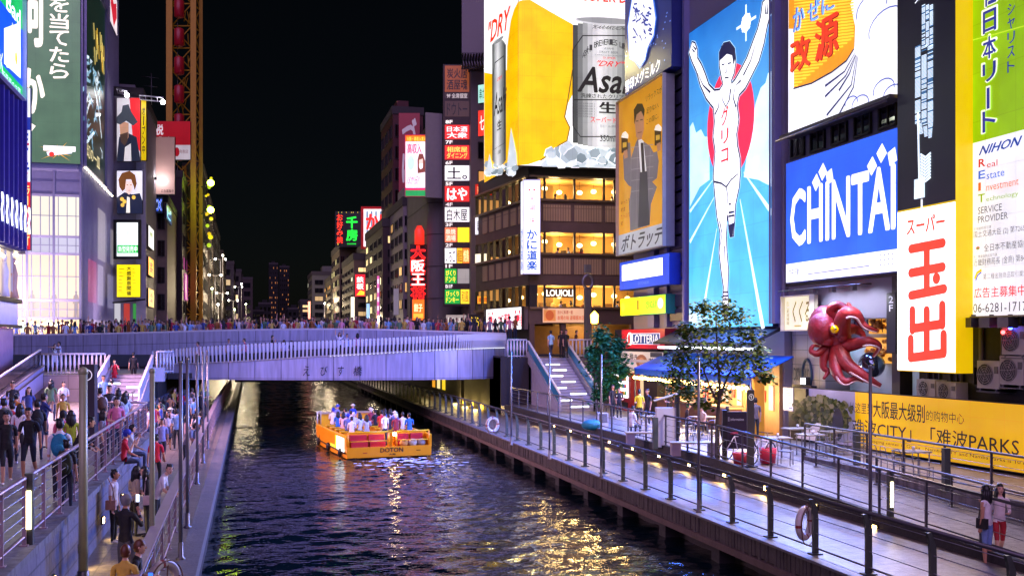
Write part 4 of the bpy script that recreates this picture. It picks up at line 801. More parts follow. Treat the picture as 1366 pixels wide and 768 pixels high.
p.bgnd('#e6deba'); p.text('くくる', .26, .12, .88, .78, '#6a5a1c', .03, skew=.06); p.text('たこ家道頓堀', .06, .12, .16, .85, '#4a4428', .01, vert=True); p.rect(.35, .86, .6, .9, '#b09a50'); done(p)
p = sign('floor_sign', 'tall dark sign reading 2F beside the octopus window', 'sign', 21.5, 1183, 1195, 392, 470, .12, .3, '#15151c')
p.bgnd('#1c1e26'); p.text('2', .25, .04, .75, .16, '#dfe2ea', .03); p.text('F', .3, .19, .72, .3, '#dfe2ea', .03); done(p)
lg = thing('wall_emblem', 'dark oval ring emblem on the white tiled wall below the cream sign', 'emblem', (21.88, 36.2, 4.2)); lg['o'] = (0, 0, 0)
MB().tube([(0, .34 * math.cos(t), .62 * math.sin(t)) for t in np.linspace(0, 6.283, 33)], .06, mat('emblem', '#2f4660', .4, .4), 8, False).build('ring', lg)
tp = Panel((21.86, 37.2), (21.86, 35.9), 3.9, 4.5, 0); tp.text('DKWDKO', .02, .05, .95, .95, '#26384e', .05); o = tp.mb.build('lettering', None); o.parent = lg; o.location = Vector(o['o']) - Vector(lg.location); del o['o']
# the octopus: mantle, head and eight curling arms as one skin
def catmull(pts, n=8):
    P_ = [Vector(p) for p in pts]; P_ = [P_[0] * 2 - P_[1]] + P_ + [P_[-1] * 2 - P_[-2]]; out = []
    for i in range(1, len(P_) - 2):
        for k in range(n):
            t = k / n; a, b, c, d = P_[i - 1:i + 3]; out.append(.5 * ((2 * b) + (c - a) * t + (2 * a - 5 * b + 4 * c - d) * t * t + (3 * b - a - 3 * c + d) * t ** 3))
    return out + [P_[-2]]
M_oct = mat('octopus_red', '#8a161a', .5, vary=.6, scale=3.2, bump=.6, bscale=9); M_suck = mat('sucker', '#d8b4ac', .4)
def op(zx, zy, off): return P(1040 + zx / 5.12, 380 + zy / 5.12, 37.0 + off)   # traced outline, each arm at its own depth
oct_ = thing('octopus_sculpture', 'giant glossy red octopus sculpture with a yellow eye bursting from the shop front', 'sculpture', P(1120, 500, 37))
b = MB()
def limb(pts, r0, r1, n=14, pw=1.): q = catmull(pts); L = len(q); b.tube(q, [r0 + (r1 - r0) * (i / (L - 1)) ** pw for i in range(L)], M_oct, n); return q
ctr = op(305, 285, .4); b.ball(ctr, .78, M_oct, 26, 18, (.74, .8, 1.02))
b.ball(op(290, 300, .1), .66, M_oct, 22, 14, (.8, .8, .95)); b.ball(op(395, 350, 0), .48, M_oct, 20, 12, (.9, .9, 1)); b.ball(op(330, 385, -.1), .24, M_oct, 16, 10, (1, 1, .8))
b.ball(op(430, 360, -.35), .2, M_oct, 14, 10); b.ball(op(376, 300, -.38), .25, M_oct, 16, 10)
suck = MB()
arms = [([op(370, 230, 0), op(355, 170, -.1), op(400, 140, -.3), op(455, 160, -.5), op(480, 150, -.6), op(465, 122, -.55)], .24, .05, 1.),
        ([op(420, 380, 0), op(425, 260, -.5), op(460, 190, -.8), op(520, 200, -.9), op(560, 260, -.9), op(600, 290, -1), op(665, 315, -1.05)], .38, .06, .8),
        ([op(430, 420, -.1), op(520, 400, -.6), op(600, 385, -.9), op(660, 400, -1), op(680, 430, -1.05), op(640, 490, -1.1)], .27, .05, 1.),
        ([op(400, 420, 0), op(450, 530, -.5), op(540, 600, -.9), op(620, 650, -1.1), op(690, 690, -1.2)], .34, .09, .9),
        ([op(390, 430, 0), op(380, 540, -.3), op(400, 620, -.6), op(450, 660, -.8), op(520, 640, -.9), op(570, 660, -.9)], .28, .05, 1.),
        ([op(360, 400, .2), op(300, 440, .1), op(250, 470, 0), op(215, 450, 0), op(230, 415, 0), op(270, 420, 0)], .18, .04, 1.),
        ([op(360, 420, .2), op(310, 480, .1), op(300, 560, 0), op(330, 590, -.1), op(300, 640, -.2)], .22, .05, 1.),
        ([op(420, 330, .3), op(500, 300, .6), op(560, 330, .6), op(580, 380, .5)], .26, .06, 1.)]
for k, (pts, r0, r1, pw) in enumerate(arms):
    q = limb(pts, r0, r1, 14, pw); L = len(q)
    if k in (1, 2, 3, 4):
        for i in range(L // 3, L - 1, 1):
            r = r0 + (r1 - r0) * (i / (L - 1)) ** pw; c = q[i] + Vector((-.55, -.5, -.45)).normalized() * r * .92; [suck.ball(c + Vector((0, .5 * r * s_, .3 * r * s_)), r * .2 + .016, M_suck, 7, 5, (1, 1, .6)) for s_ in (-1, 1)]
b.add(suck.v, suck.f, M_suck, None, True); b.build('body', oct_)
e = MB(); ec = op(376, 302, -.58); e.ball(ec, .15, mat('eye_yellow', '#e8b400', .15, emit='#e8b400', es=.15), 16, 12); eo = e.build('eye', oct_)
e = MB(); e.ball(ec + Vector((-.05, -.135, .0)), .07, M_black, 10, 8, (.9, .35, .45)); e.build('pupil', eo)
# ---------------------------------------------------------------- the blue-awning food stall
st = thing('food_stall', 'open fronted food stall with a blue awning and rows of bare bulbs', 'stall', (21, 43, 1.6))
M_awn = mat('awning_blue', '#0a58c8', .6, vary=.15, scale=1.5)
b = MB(); b.add([(21.45, 36.5, 4.95), (21.45, 49.2, 4.95), (19.5, 49.2, 4.12), (19.5, 36.5, 4.12), (21.45, 36.5, 4.9), (21.45, 49.2, 4.9), (19.5, 49.2, 4.07), (19.5, 36.5, 4.07)], [(0, 1, 2, 3), (7, 6, 5, 4), (0, 3, 7, 4), (1, 5, 6, 2), (2, 6, 7, 3)], M_awn)
y = 36.5
while y < 49: b.add([(19.49, y, 4.07), (19.49, y + .5, 4.07), (19.49, y + .5, 3.84), (19.49, y + .25, 3.78), (19.49, y, 3.84)], [(0, 1, 2, 3, 4)], M_awn); y += .5
b.build('awning', st)
b = MB(); 
for yy in (36.6, 40.7, 44.9, 49.1): b.tube([(19.55, yy, 1.6), (19.55, yy, 4.1)], .05, M_steel, 6); b.tube([(19.55, yy, 4.06), (21.4, yy, 4.86)], .03, M_steel, 6)
b.build('frame', st)
b = MB(); b.box(21.42, 21.58, 37.6, 49.5, 1.6, 4.9, mat('warm_board', '#b48a5a', .6, vary=.35, scale=2)); b.box(19.9, 20.35, 36.9, 37.05, 1.6, 4.4, mat('orange_board', '#d8901c', .5, vary=.2)); b.build('back_wall', st)
b = MB(); b.box(20.1, 20.7, 39.5, 47.5, 1.6, 2.6, mat('counter_wood', '#6a4428', .5, vary=.3)); b.box(20.0, 20.8, 39.4, 47.6, 2.6, 2.68, mat('counter_top', '#b89a74', .35)); b.build('counter', st)
b = MB()
for k in range(16):
    yy = 38 + k * .7; b.box(21.36, 21.415, yy, yy + rnd.uniform(.25, .5), rnd.uniform(2.6, 3.2), rnd.uniform(3.3, 3.8), mat('menu%d' % (k % 4), ('#e8dcc0', '#c83a2a', '#f0e6d8', '#d8a43c')[k % 4], .5))
b.build('menu_board', st)
M_bulb = glow('bulb', '#ffcf6a', 34)
bs = MB(); bs.tube([(19.42, 49.0, 3.74), (19.42, 36.6, 3.74)], .012, M_black, 4); bs.build('bulb_string', st)
for k in range(34):
    c = MB(); c.ball((19.42, 48.9 - k * .37, 3.64 + rnd.uniform(-.02, .02)), .075, M_bulb, 8, 6); c.build('bulb', st)
for yy, z in ((41.2, 3.5), (38.3, 3.5), (44.5, 3.6), (47, 3.6)):
    c = MB(); c.lathe((20.4, yy, z), [(.03, .35), (.05, .2), (.2, .02), (.21, 0)], M_black, 12); c.ball((20.4, yy, z - .02), .15, glow('globe_lamp', '#ffc766', 22), 10, 8); c.build('pendant_lamp', st)
    l = bpy.data.lights.new('lamp', 'POINT'); l.energy = 200; l.color = (1, .7, .32); l.shadow_soft_size = .2; lo = bpy.data.objects.new('lamp', l); COL.objects.link(lo); lo.parent = st; lo.location = Vector((20.3, yy, z - .4)) - Vector(st['o'])
b = MB(); b.box(21.3, 21.55, 34.95, 36.4, 1.6, 3.8, M_black); b.box(21.1, 21.3, 35.0, 36.3, 1.6, 3.7, mat('notice_board', '#1d1717', .5)); nb2 = tag(b.build('notice_board'), 'dark board with a white printed notice right of the blue awning stall', 'notice board')
p = sign('notice', 'white printed notice on the dark board beside the food stall', 'notice', 21.09, 1045, 1058, 517, 546, .02, .5, '#cfc8d2'); p.bgnd('#d9d2dc')
for k in range(7): p.rect(.2, .2 + .09 * k, .5 + .35 * rnd.random(), .23 + .09 * k, '#6a5a66')
p.rect(.62, .86, .92, .91, '#3a4a9a'); p.text('お知らせ', .3, .06, .7, .13, '#4a3a46'); done(p)
# vending machine
d = dX(818, 20.4); A, B = plane_pts(20.4, 816, 841); y0v, y1v = B[1], A[1]
vm = thing('vending_machine', 'red vending machine with white lit shelves of bottles beside the right stairs', 'vending machine', (20.8, y0v, 1.6))
MB().box(20.4, 21.1, y0v, y1v, 1.6, 3.75, mat('vend_red', '#8e121c', .35, vary=.1)).build('cabinet', vm)
MB().box(20.35, 20.4, y0v + .35, y1v - .5, 2.35, 3.6, glow('vend_white', '#f2f6ff', 2.6)).build('display', vm)
for r in range(3):
    b = MB()
    for k in range(9): yy = y0v + .5 + (y1v - y0v - 1.05) * k / 8; b.tube([(20.3, yy, 2.5 + .4 * r), (20.3, yy, 2.68 + .4 * r), (20.3, yy, 2.74 + .4 * r)], [.05, .05, .02], mat('bottle%d' % ((k * 2 + r) % 5), ('#2c7a3a', '#c83a2a', '#d8a02c', '#2a4a9a', '#6a3a1c')[(k * 2 + r) % 5], .2), 8)
    b.build('bottle', vm)
MB().box(20.37, 20.4, y0v + .4, y1v - .4, 1.8, 2.1, M_black).build('delivery_slot', vm)
tk = MB(); tk.box(21.0, 21.6, 49.6, 56, 1.6, 6.2, mat('dark_shop', '#2a2228', .6, vary=.3)); tk.box(20.9, 21.0, 50, 55.6, 4.35, 4.5, M_white); tk.box(20.98, 20.995, 51.5, 55.4, 1.7, 3.9, glow('narrow_shop_glow', '#ffdca8', .8)); tag(tk.build('narrow_shop'), 'dark narrow shop front behind the vending machine and stacked signs', 'shop')
l = bpy.data.lights.new('lamp', 'AREA'); l.energy = 25; l.size = .3; l.size_y = 5; l.shape = 'RECTANGLE'
# information pylon, numbered post, banner
pp = onZ(981, 612, 1.6); ip = thing('information_board', 'dark purple information board on the plaza edge beside the young tree', 'information board', pp); ex = Vector((CS, -SN, 0))
dI = depth(pp.x, pp.y); A, B = V2(964, dI), V2(999, dI)
b = MB(); b.bar(A, B, 1.95, 3.2, -.1, .0, mat('info_dark', '#2c2433', .35, vary=.2)); b.bar(A, V2(970, dI), 1.6, 3.25, -.14, .03, M_black); b.build('panel', ip)
tp = Panel(A, B, 1.95, 3.2, .35); tp.text('information', .3, .17, .8, .24, '#a8a0b4'); tp.rect(.2, .14, .26, .26, '#6a6274'); tp.mb.build('lettering', ip)
pp = onZ(1001, 623, 1.6); np_ = thing('numbered_post', 'tall olive post with a circled 1 at the head of the ramp', 'post', pp); np_['o'] = (0, 0, 0)
MB().box(-.1, .1, -.09, .09, 0, 2.45, mat('post_olive', '#4a463c', .45, .2, vary=.2)).build('shaft', np_); MB().box(-.2, .2, -.16, .16, 0, .06, M_black).build('base', np_)
tp = Panel((-.09, -.1), (.09, -.1), 2.1, 2.35, .5); tp.text('①', .05, .1, .95, .9, '#e6e0d8', .02); tp.mb.build('number', np_); np_.rotation_euler = (0, 0, -TH)
x_, y_ = V2(118, 31.5); np2 = thing('numbered_post', 'dark square post with a circled 1 beside the thick olive pole on the left', 'post', (x_, y_, 2.3)); np2['o'] = (0, 0, 0); np2.rotation_euler = (0, 0, -TH)
MB().box(-.24, .24, -.12, .12, 0, 2.55, mat('post_dark', '#322d38', .45, vary=.2)).build('shaft', np2); tp = Panel((-.2, -.13), (.2, -.13), 2.02, 2.42, .6); tp.text('①', .05, .05, .95, .95, '#e6e0ea', .015); tp.mb.build('number', np2)
pp = onZ(890, 597, 1.6); bn = thing('banner_stand', 'white covered menu stand with a slatted top on the plaza edge', 'banner', pp); bn['o'] = (0, 0, 0); bn.rotation_euler = (0, 0, -TH)
b = MB(); b.box(-.42, .3, -.2, .2, .05, 1.5, mat('banner_white', '#c3bfc6', .6, vary=.08)); b.build('cover', bn); b = MB(); b.box(.3, .4, -.24, .24, 0, 2.0, M_black); b.box(-.5, .45, -.3, .3, 0, .05, M_black); b.build('frame', bn)
b = MB(); b.slant((-.5, 0, 1.72), (.35, 0, 1.98), .5, .04, mat('slat_top', '#8a7a5c', .6)); b.build('top_board', bn)
# outdoor tables and chairs
M_ttop = mat('table_top', '#8f8674', .4, vary=.15); M_chr = mat('chair_metal', '#8b8a92', .3, .8)
def table(px, py, label, w=.9, l=.7, z=1.6):
    q = onZ(px, py, z); r = thing('cafe_table', label, 'table', q, 'cafe tables on the terrace'); r['o'] = (0, 0, 0)
    MB().box(-w / 2, w / 2, -l / 2, l / 2, .7, .74, M_ttop).build('tabletop', r)
    for sx in (-1, 1):
        for sy in (-1, 1): MB().tube([(sx * (w / 2 - .06), sy * (l / 2 - .06), 0), (sx * (w / 2 - .06), sy * (l / 2 - .06), .7)], .02, M_chr, 6).build('leg', r)
    c = MB(); c.lathe((.1, .05, .742), [(.0, 0), (.04, 0), (.045, .12), (0, .12)], M_white, 8); tag_ = c.build('napkin_holder', None); tag(tag_, 'white napkin pot on the ' + label, 'pot', 'pots on the cafe tables'); tag_.location = Vector(q) + Vector((.1, .05, .742))
    r.rotation_euler = (0, 0, rnd.uniform(-.2, .2)); return r
ch_cache = []
def chair(px, py, label, rz, z=1.6):
    q = onZ(px, py, z)
    if ch_cache: return dup(ch_cache[0], loc=q, rz=rz, label=label)
    r = thing('metal_chair', label, 'chair', q, 'metal chairs on the terrace'); r['o'] = (0, 0, 0); r.rotation_euler = (0, 0, rz)
    MB().box(-.2, .2, -.2, .2, .44, .465, M_chr).build('seat', r)
    for sx in (-1, 1):
        MB().tube([(sx * .19, -.19, 0), (sx * .19, -.19, .44)], .014, M_chr, 6).build('leg', r); MB().tube([(sx * .2, .2, 0), (sx * .19, .19, .44)], .014, M_chr, 6).build('leg', r)
    b = MB(); b.tube(catmull([(-.19, .19, .44), (-.2, .23, .7), (-.12, .25, .84), (.12, .25, .84), (.2, .23, .7), (.19, .19, .44)], 5), .014, M_chr, 6)
    for z in (.6, .72): b.tube([(-.19, .22, z), (.19, .22, z)], .008, M_chr, 5)
    b.build('backrest', r); ch_cache.append(r); return r
tabs = [(1082, 607, 'first cafe table from the left before the garden photograph'), (1112, 602, 'second cafe table before the garden photograph'), (1216, 634, 'cafe table beneath the yellow hoarding lettering'), (1062, 597, 'far left cafe table by the dark notice board'), (938, 578, 'cafe table under the tree behind the benches'), (870, 577, 'cafe table near the yellow vested waiter'), (1035, 612, 'cafe table just right of the numbered post'), (960, 560, 'cafe table inside the bulb lit stall')]
for t in tabs: table(*t)
chs = [(1093, 611, 2.9, 'chair at the first table before the garden photograph'), (1126, 606, .2, 'chair right of the second table before the garden photograph'), (1188, 633, 1.4, 'chair left of the table beneath the yellow hoarding'), (1205, 640, .3, 'chair in front of the table beneath the yellow hoarding'), (1232, 644, .5, 'chair right of the table beneath the yellow hoarding'), (1164, 628, 2.2, 'chair alone before the yellow hoarding, near the ramp head'), (925, 592, .4, 'chair left of the table under the tree'), (952, 590, -.3, 'chair right of the table under the tree'), (918, 582, 3.1, 'chair behind the table under the tree'), (860, 588, .2, 'chair left of the table by the yellow vested waiter'), (880, 583, .6, 'chair right of the table by the yellow vested waiter'), (1048, 620, .8, 'chair right of the table by the numbered post'), (1022, 615, 2., 'chair left of the table by the numbered post'), (975, 572, 1., 'chair inside the bulb lit stall')]
for px, py, rz, lb in chs: chair(px, py, 'metal ' + lb, rz)
q = onZ(1150, 618, 1.6)
sk = thing('chair_stack', 'stack of metal chairs at the head of the ramp before the yellow hoarding', 'chair stack', q); sk['o'] = (0, 0, 0)
for k in range(6):
    b = MB(); z = .44 + .11 * k; b.box(-.2, .2, -.2, .2, z, z + .025, M_chr); b.tube([(-.19, .19, z), (-.2, .23, z + .3), (.2, .23, z + .3), (.19, .19, z)], .014, M_chr, 6)
    for sx in (-.19, .19): b.tube([(sx, -.19, z - .42 if k == 0 else z - .1), (sx, -.19, z)], .014, M_chr, 5); b.tube([(sx, .19, z - .42 if k == 0 else z - .1), (sx, .19, z)], .014, M_chr, 5)
    b.build('chair', sk)
def bench(px, py, w, label):
    q = onZ(px, py, 1.6); r = thing('bench', label, 'bench', q, 'block benches on the plaza'); r['o'] = (0, 0, 0); r.rotation_euler = (0, 0, -TH)
    s = MB()
    for k in range(5): s.box(-w / 2, w / 2, -.26 + k * .105, -.17 + k * .105, .42, .47, mat('bench_wood', '#a08a6a', .55, vary=.3, scale=5))
    s.build('seat', r)
    for sx in (-1, 1): MB().box(sx * (w / 2 - .2) - .15, sx * (w / 2 - .2) + .15, -.24, .24, 0, .42, mat('bench_block', '#837480', .6, vary=.2)).build('leg', r)
bench(860, 592, 1.5, 'wooden topped block bench left of the white menu stand'); bench(926, 607, 1.7, 'wooden topped block bench right of the white menu stand')
q = onZ(1030, 618, 1.6)
for i, (dx, dy, c, lb) in enumerate(((-1.0, .2, '#b01c2c', 'red crate behind the numbered post'), (-.1, .1, '#c0203a', 'red bin right of the numbered post'))):
    b = MB(); x, y, z = q.x + dx, q.y + dy, 1.6; m = mat('crate' + c, c, .5); h = .36 if i == 0 else .5
    b.lathe((x, y, z), [(.0, .01), (.24, .01), (.28, h), (.25, h), (.22, .05), (0, .05)], m, 14); tag(b.build('plastic_bin'), lb, 'bin')
# bicycles parked by the board
def bicycle(px, py, label, rz):
    q = onZ(px, py, 1.6); r = thing('bicycle', label, 'bicycle', q, 'bicycles by the information board'); r['o'] = (0, 0, 0); r.rotation_euler = (0, 0, rz)
    for x in (-.52, .52):
        w = MB(); w.tube([(x + .32 * math.cos(t), 0, .34 + .32 * math.sin(t)) for t in np.linspace(0, 6.283, 25)], .022, M_black, 6, False)
        for t in range(8): w.tube([(x, 0, .34), (x + .31 * math.cos(t * .785), 0, .34 + .31 * math.sin(t * .785))], .004, M_chr, 4)
        w.build('wheel', r)
    f = MB(); m = mat('bike_white', '#c6c4d0', .35)
    for a, c in (((-.52, .34), (-.15, .78)), ((-.15, .78), (.4, .72)), ((-.52, .34), (0, .32)), ((0, .32), (-.15, .78)), ((0, .32), (.4, .72)), ((.36, .85), (.52, .34))): f.tube([(a[0], 0, a[1]), (c[0], 0, c[1])], .018, m, 6)
    f.build('frame', r); MB().box(-.28, -.04, -.06, .06, .86, .92, mat('saddle_red', '#a81c34', .5)).build('saddle', r)
    h = MB(); h.tube([(.25, -.26, 1.0), (.36, 0, .98), (.25, .26, 1.0)], .015, M_black, 6); h.tube([(.36, 0, .85), (.36, 0, .98)], .015, m, 6); h.build('handlebar', r)
bicycle(984, 612, 'white bicycle with red saddle left of the numbered post', .3); bicycle(1016, 618, 'white bicycle with red saddle right of the numbered post', .5)
M_cloth = mat('umbrella_cloth', '#19809a', .5, vary=.6, scale=6)
q = onZ(789, 574, 1.6); b = MB(); b.ball((q.x, q.y, 1.85), .36, mat('teal_cover', '#0a6670', .5, vary=.9, scale=5, bump=.6), 16, 10, (1.3, .8, .7)); tag(b.build('covered_bundle'), 'bundle under a bright teal cover by the foot of the right stairs', 'bundle')
q = onZ(805, 572, 1.6); b = MB(); b.box(q.x - .3, q.x + .2, q.y - .1, q.y, 1.6, 2.35, M_white); b.box(q.x - .25, q.x + .15, q.y - .12, q.y - .1, 1.9, 2.3, M_conc); tag(b.build('board_sign'), 'small white standing board right of the teal bundle', 'board')
# ---------------------------------------------------------------- trees
def tree(label, base, trunk_pts_list, blobs, n, leaf, cols, cat='tree', group=None, name='tree'):
    root = thing(name, label, cat, base); t = MB(); mt = mat('bark', '#4a3f34', .8, vary=.3, bump=.4)
    for pts, r0, r1 in trunk_pts_list:
        q = catmull(pts, 5); t.tube(q, [r0 + (r1 - r0) * i / (len(q) - 1) for i in range(len(q))], mt, 7)
    t.build('trunk', root)
    c = MB(); ms = [mat('leaf' + k, k, .8, vary=.45, scale=2, spec=.12) for k in cols]; per = n // len(blobs)
    for (bx, by, bz, rx, rz) in blobs:
        for _ in range(per):
            u = rnd.gauss(0, .52), rnd.gauss(0, .52), rnd.gauss(0, .52); x, y, z = bx + u[0] * rx, by + u[1] * rx, bz + u[2] * rz
            a, tl = rnd.random() * 6.28, rnd.uniform(-.9, .5); l = leaf * rnd.uniform(.6, 1.4); w = l * .42
            dx, dy, dz = math.cos(a) * math.cos(tl), math.sin(a) * math.cos(tl), math.sin(tl); sx, sy = -math.sin(a), math.cos(a); b_ = rnd.uniform(-.5, .5)
            c.add([(x, y, z), (x + dx * l * .5 + sx * w, y + dy * l * .5 + sy * w, z + dz * l * .5 + b_ * w), (x + dx * l, y + dy * l, z + dz * l), (x + dx * l * .5 - sx * w, y + dy * l * .5 - sy * w, z + dz * l * .5 - b_ * w)], [(0, 1, 2, 3)], ms[rnd.randrange(len(ms))])
    c.build('crown', root); return root
q = onZ(957, 613, 1.6); D = depth(q.x, q.y)
def tp_(px, py, off=0): return P(px, py, D + off)
blobs = [(*tp_(px, py, o), r, r * .75) for px, py, o, r in ((955, 432, 0, .75), (985, 425, .3, .5), (930, 445, -.2, .7), (975, 455, .4, .8), (1000, 450, .1, .55), (945, 470, -.4, .8), (915, 465, .3, .55), (990, 478, .2, .75), (960, 490, -.3, .7), (1010, 470, .3, .5), (1015, 490, 0, .45), (930, 492, .4, .55), (905, 480, .2, .4), (967, 412, .2, .45), (938, 412, -.2, .4), (985, 500, -.2, .5), (912, 440, .1, .35), (1022, 505, .2, .3), (960, 525, .3, .5), (915, 525, .5, .45), (938, 540, .2, .35))]
tree('young leafy street tree on the plaza in front of the athlete screen', q, [([tp_(957, 613), tp_(957, 560), tp_(960, 520), tp_(957, 470), tp_(955, 425)], .085, .02), ([tp_(958, 540), tp_(945, 510, .2), tp_(930, 470, .3)], .05, .012), ([tp_(959, 530), tp_(972, 500, -.2), tp_(990, 460, -.2)], .05, .012), ([tp_(958, 500), tp_(975, 470, .3), tp_(1005, 470, .3)], .035, .01), ([tp_(957, 490), tp_(935, 470, -.2), tp_(910, 470, .1)], .03, .01)] , [(a, b, c + .05, d * .82, e * .8) for a, b, c, d, e in blobs], 3600, .15, ('#4c6220', '#5f6c22', '#3a5418', '#6f702c'))
q = onZ(812, 545, 2.1); q.z = 1.6; D2 = 53.0
bl = [(*P(px + 6, py, D2 + o), r * .78, r * .82) for px, py, o, r in ((800, 460, 0, .75), (790, 485, .3, .7), (815, 480, -.3, .75), (803, 505, 0, .75), (796, 448, .2, .5), (818, 460, .1, .5), (785, 470, 0, .4), (812, 510, .2, .5), (825, 495, 0, .4), (795, 525, 0, .5))]
tree('bushy teal lit bamboo beside the right stairs', (*V2(803, D2), 1.6), [([Vector((*V2(803 + k, D2), 1.6)), P(803 + 2 * k, 510, D2), P(803 + 3.5 * k, 470, D2)], .03, .012) for k in (-4, -2, 0, 2, 5)], bl, 4200, .2, ('#2a6a40', '#347848', '#1f5434'), name='bamboo')
q = V2(905, 42); tree('small dark tree inside the bulb lit stall', (*q, 1.6), [([(*q, 1.6), (*q, 3.0), P(906, 500, 42)], .09, .04)], [(*P(px, py, 42), .55, .5) for px, py in ((900, 505), (912, 515), (925, 520), (905, 490))], 1400, .15, ('#33461c', '#4a5a26'))
# ---------------------------------------------------------------- corner restaurant building under the beer billboard
M_brn = mat('brown_tile', '#6a5448', .6, vary=.25, scale=2); M_slat = mat('slat_beige', '#c2a478', .6, vary=.12, scale=1, brick=(.18, 5, .03, .5, 'xz')); M_brd = mat('dark_frame', '#1f1a1b', .5)
M_room = mat('room_warm', '#c89a58', .7, vary=.2, scale=.8); M_gold = mat('trim_gold', '#7d6850', .4, .4)
def norm2(v): l = math.hypot(*v); return (v[0] / l, v[1] / l)
K = V2(706, 68.); Rk = norm2((SN * .1837 + CS * .9829, CS * .1837 - SN * .9829)); Lk = norm2((SN - .4 * CS, CS + .4 * SN))
KR = (K[0] + Rk[0] * 12.5, K[1] + Rk[1] * 12.5); KL = (K[0] + Lk[0] * 10.6, K[1] + Lk[1] * 10.6)
kb = thing('restaurant_building', 'brown corner restaurant building with warm lit dining rooms below the beer billboard', 'building', (*K, 4.6))
zk = lambda py: zat(py, 68.)
def off(A, n, d): return (A[0] + n[0] * d, A[1] + n[1] * d)
nR = (Rk[1], -Rk[0]); nL = (-Lk[1], Lk[0])
inR = [off(K, nR, -3.2), off(KR, nR, -3.2)]
b = MB(); back = [off(off(K, nR, -3.2), Rk, 2.4), off(KR, nR, -3.2), off(KR, nR, -14), off(KL, Rk, 12), off(KL, Rk, 2.4)]
b.prism(back, 4.0, 31, M_room); b.build('core', kb)
# three dining floors: slab bands, mullions, lamps; left face likewise
rows = [(237, 267), (309, 339), (380, 411)]
e = lambda A, D, t: (A[0] + D[0] * t, A[1] + D[1] * t)
for fl, (a, c) in enumerate(rows):
    zt, zb0 = zk(a), zk(c); nxt = zk(rows[fl + 1][0]) if fl < 2 else zk(432)
    s = MB()
    for A, B in ((K, KR), (KL, K)): s.bar(A, B, nxt + .0, zb0, -.35, .05, M_brn); s.bar(A, B, zb0 - .05, zb0 + .1, .05, .28, M_gold)
    if fl == 0:
        for A, B in ((K, KR), (KL, K)): s.bar(A, B, zt, zk(222) + .4, -.3, .05, M_brd); s.bar(A, B, zt + .02, zt + .14, .05, .3, M_gold)
    s.prism([K, KR, off(KR, nR, -3.2), off(K, nR, -3.2)], zb0 - .3, zb0 - .004, M_brd); s.prism([KL, K, off(K, Rk, 2.4), off(KL, Rk, 2.4)], zb0 - .31, zb0 - .01, M_brd)
    s.prism([off(K, nR, -.1), off(KR, nR, -.1), off(KR, nR, -3.2), off(K, nR, -3.2)], zt + .0, zt + .2, M_room)
    s.build('floor_band', kb)
    for j in range(5):              # beige slatted panels
        if fl < 2:
            p0, p1 = e(K, Rk, .95 + j * 2.2), e(K, Rk, 2.9 + j * 2.2); MB().bar(p0, p1, nxt + .75, zb0 - .28, .05, .12, M_slat).build('slat_panel', kb)
    for j in range(6):
        if fl < 2: p0, p1 = e(K, Lk, 1.7 + j * 1.45), e(K, Lk, .7 + j * 1.45); MB().bar(p0, p1, nxt + .7, zb0 - .25, .05, .12, M_slat).build('slat_panel', kb)
    for j in range(6):
        x = [0., 1.0, 3.1, 5.2, 5.95, 9][j]; MB().bar(e(K, Rk, x), e(K, Rk, x + (.13 if j else .55)), zb0, zt, -.12, .1, M_brd).build('mullion', kb)
    for j in range(9): x = .3 + 1.28 * j; MB().bar(e(K, Lk, x + .12), e(K, Lk, x), zb0, zt, -.12, .1, M_brd).build('mullion', kb)
    for j in range(9):              # globe pendants hanging in the rooms
        if j < 6: q = off(e(K, Rk, 1.3 + 1.25 * j), nR, -1.0 - .9 * (j % 2))
        else: q = off(e(K, Lk, 1.8 + 2.6 * (j - 6)), nL, -1.2)
        zz = zt - .55 - .12 * (j % 3); l_ = MB(); l_.ball((*q, zz), .2, glow('paper_lamp', '#ffd98a', 9), 10, 7, (1, 1, .75)); l_.tube([(*q, zz + .12), (*q, zt)], .012, M_brd, 4); l_.build('pendant_lamp', kb)
    for t, n_, D_ in ((2.1, nR, Rk), (5.4, nR, Rk), (5.0, nL, Lk)):
        li = bpy.data.lights.new('lamp', 'POINT'); li.energy = 240 if n_ is nR else 110; li.color = (1, .68, .25); li.shadow_soft_size = .3; lo = bpy.data.objects.new('lamp', li); COL.objects.link(lo); lo.parent = kb; q = off(e(K, D_, t), n_, -1.5); lo.location = Vector((*q, zt - .7)) - Vector(kb['o'])
    for j in range(7):
        p0 = e(K, Rk, 1.2 + j * .8); q = MB(); q.bar(p0, e(K, Rk, 1.2 + j * .8 + rnd.uniform(.3, .6)), zb0, zb0 + rnd.uniform(.2, .5), -2.6, -2.2, mat('furniture%d' % (j % 3), ('#5a3a1c', '#7a5a34', '#3a2a1c')[j % 3], .6)); q.build('furniture', kb)
b = MB(); b.bar(K, KR, 4.3, zk(434), -2.6, -2.4, mat('shop_warm', '#a8763a', .6, vary=.4, scale=1.5)); 
for x in (0, 2.2, 7.2, 9.4): b.bar(e(K, Rk, x), e(K, Rk, x + .35), 4.3, zk(432), -.4, .1, M_brn)
b.bar(KL, K, 4.3, zk(434), -.3, .05, M_brd); b.build('ground_floor', kb)
b = MB(); b.bar(e(K, Rk, 1.0), e(K, Rk, 1.2), zk(412), zk(410) + .1, 0, .4, M_gold); b.prism([K, KR, off(KR, nR, -6), e(KL, Rk, 2)], 31, 31.3, M_brd); b.build('roof', kb)
li = bpy.data.lights.new('lamp', 'POINT'); li.energy = 160; li.color = (1, .72, .35); li.shadow_soft_size = .4; lo = bpy.data.objects.new('lamp', li); COL.objects.link(lo); lo.parent = kb; lo.location = Vector((*off(e(K, Rk, 4.2), nR, -1.0), 6.6)) - Vector(kb['o'])
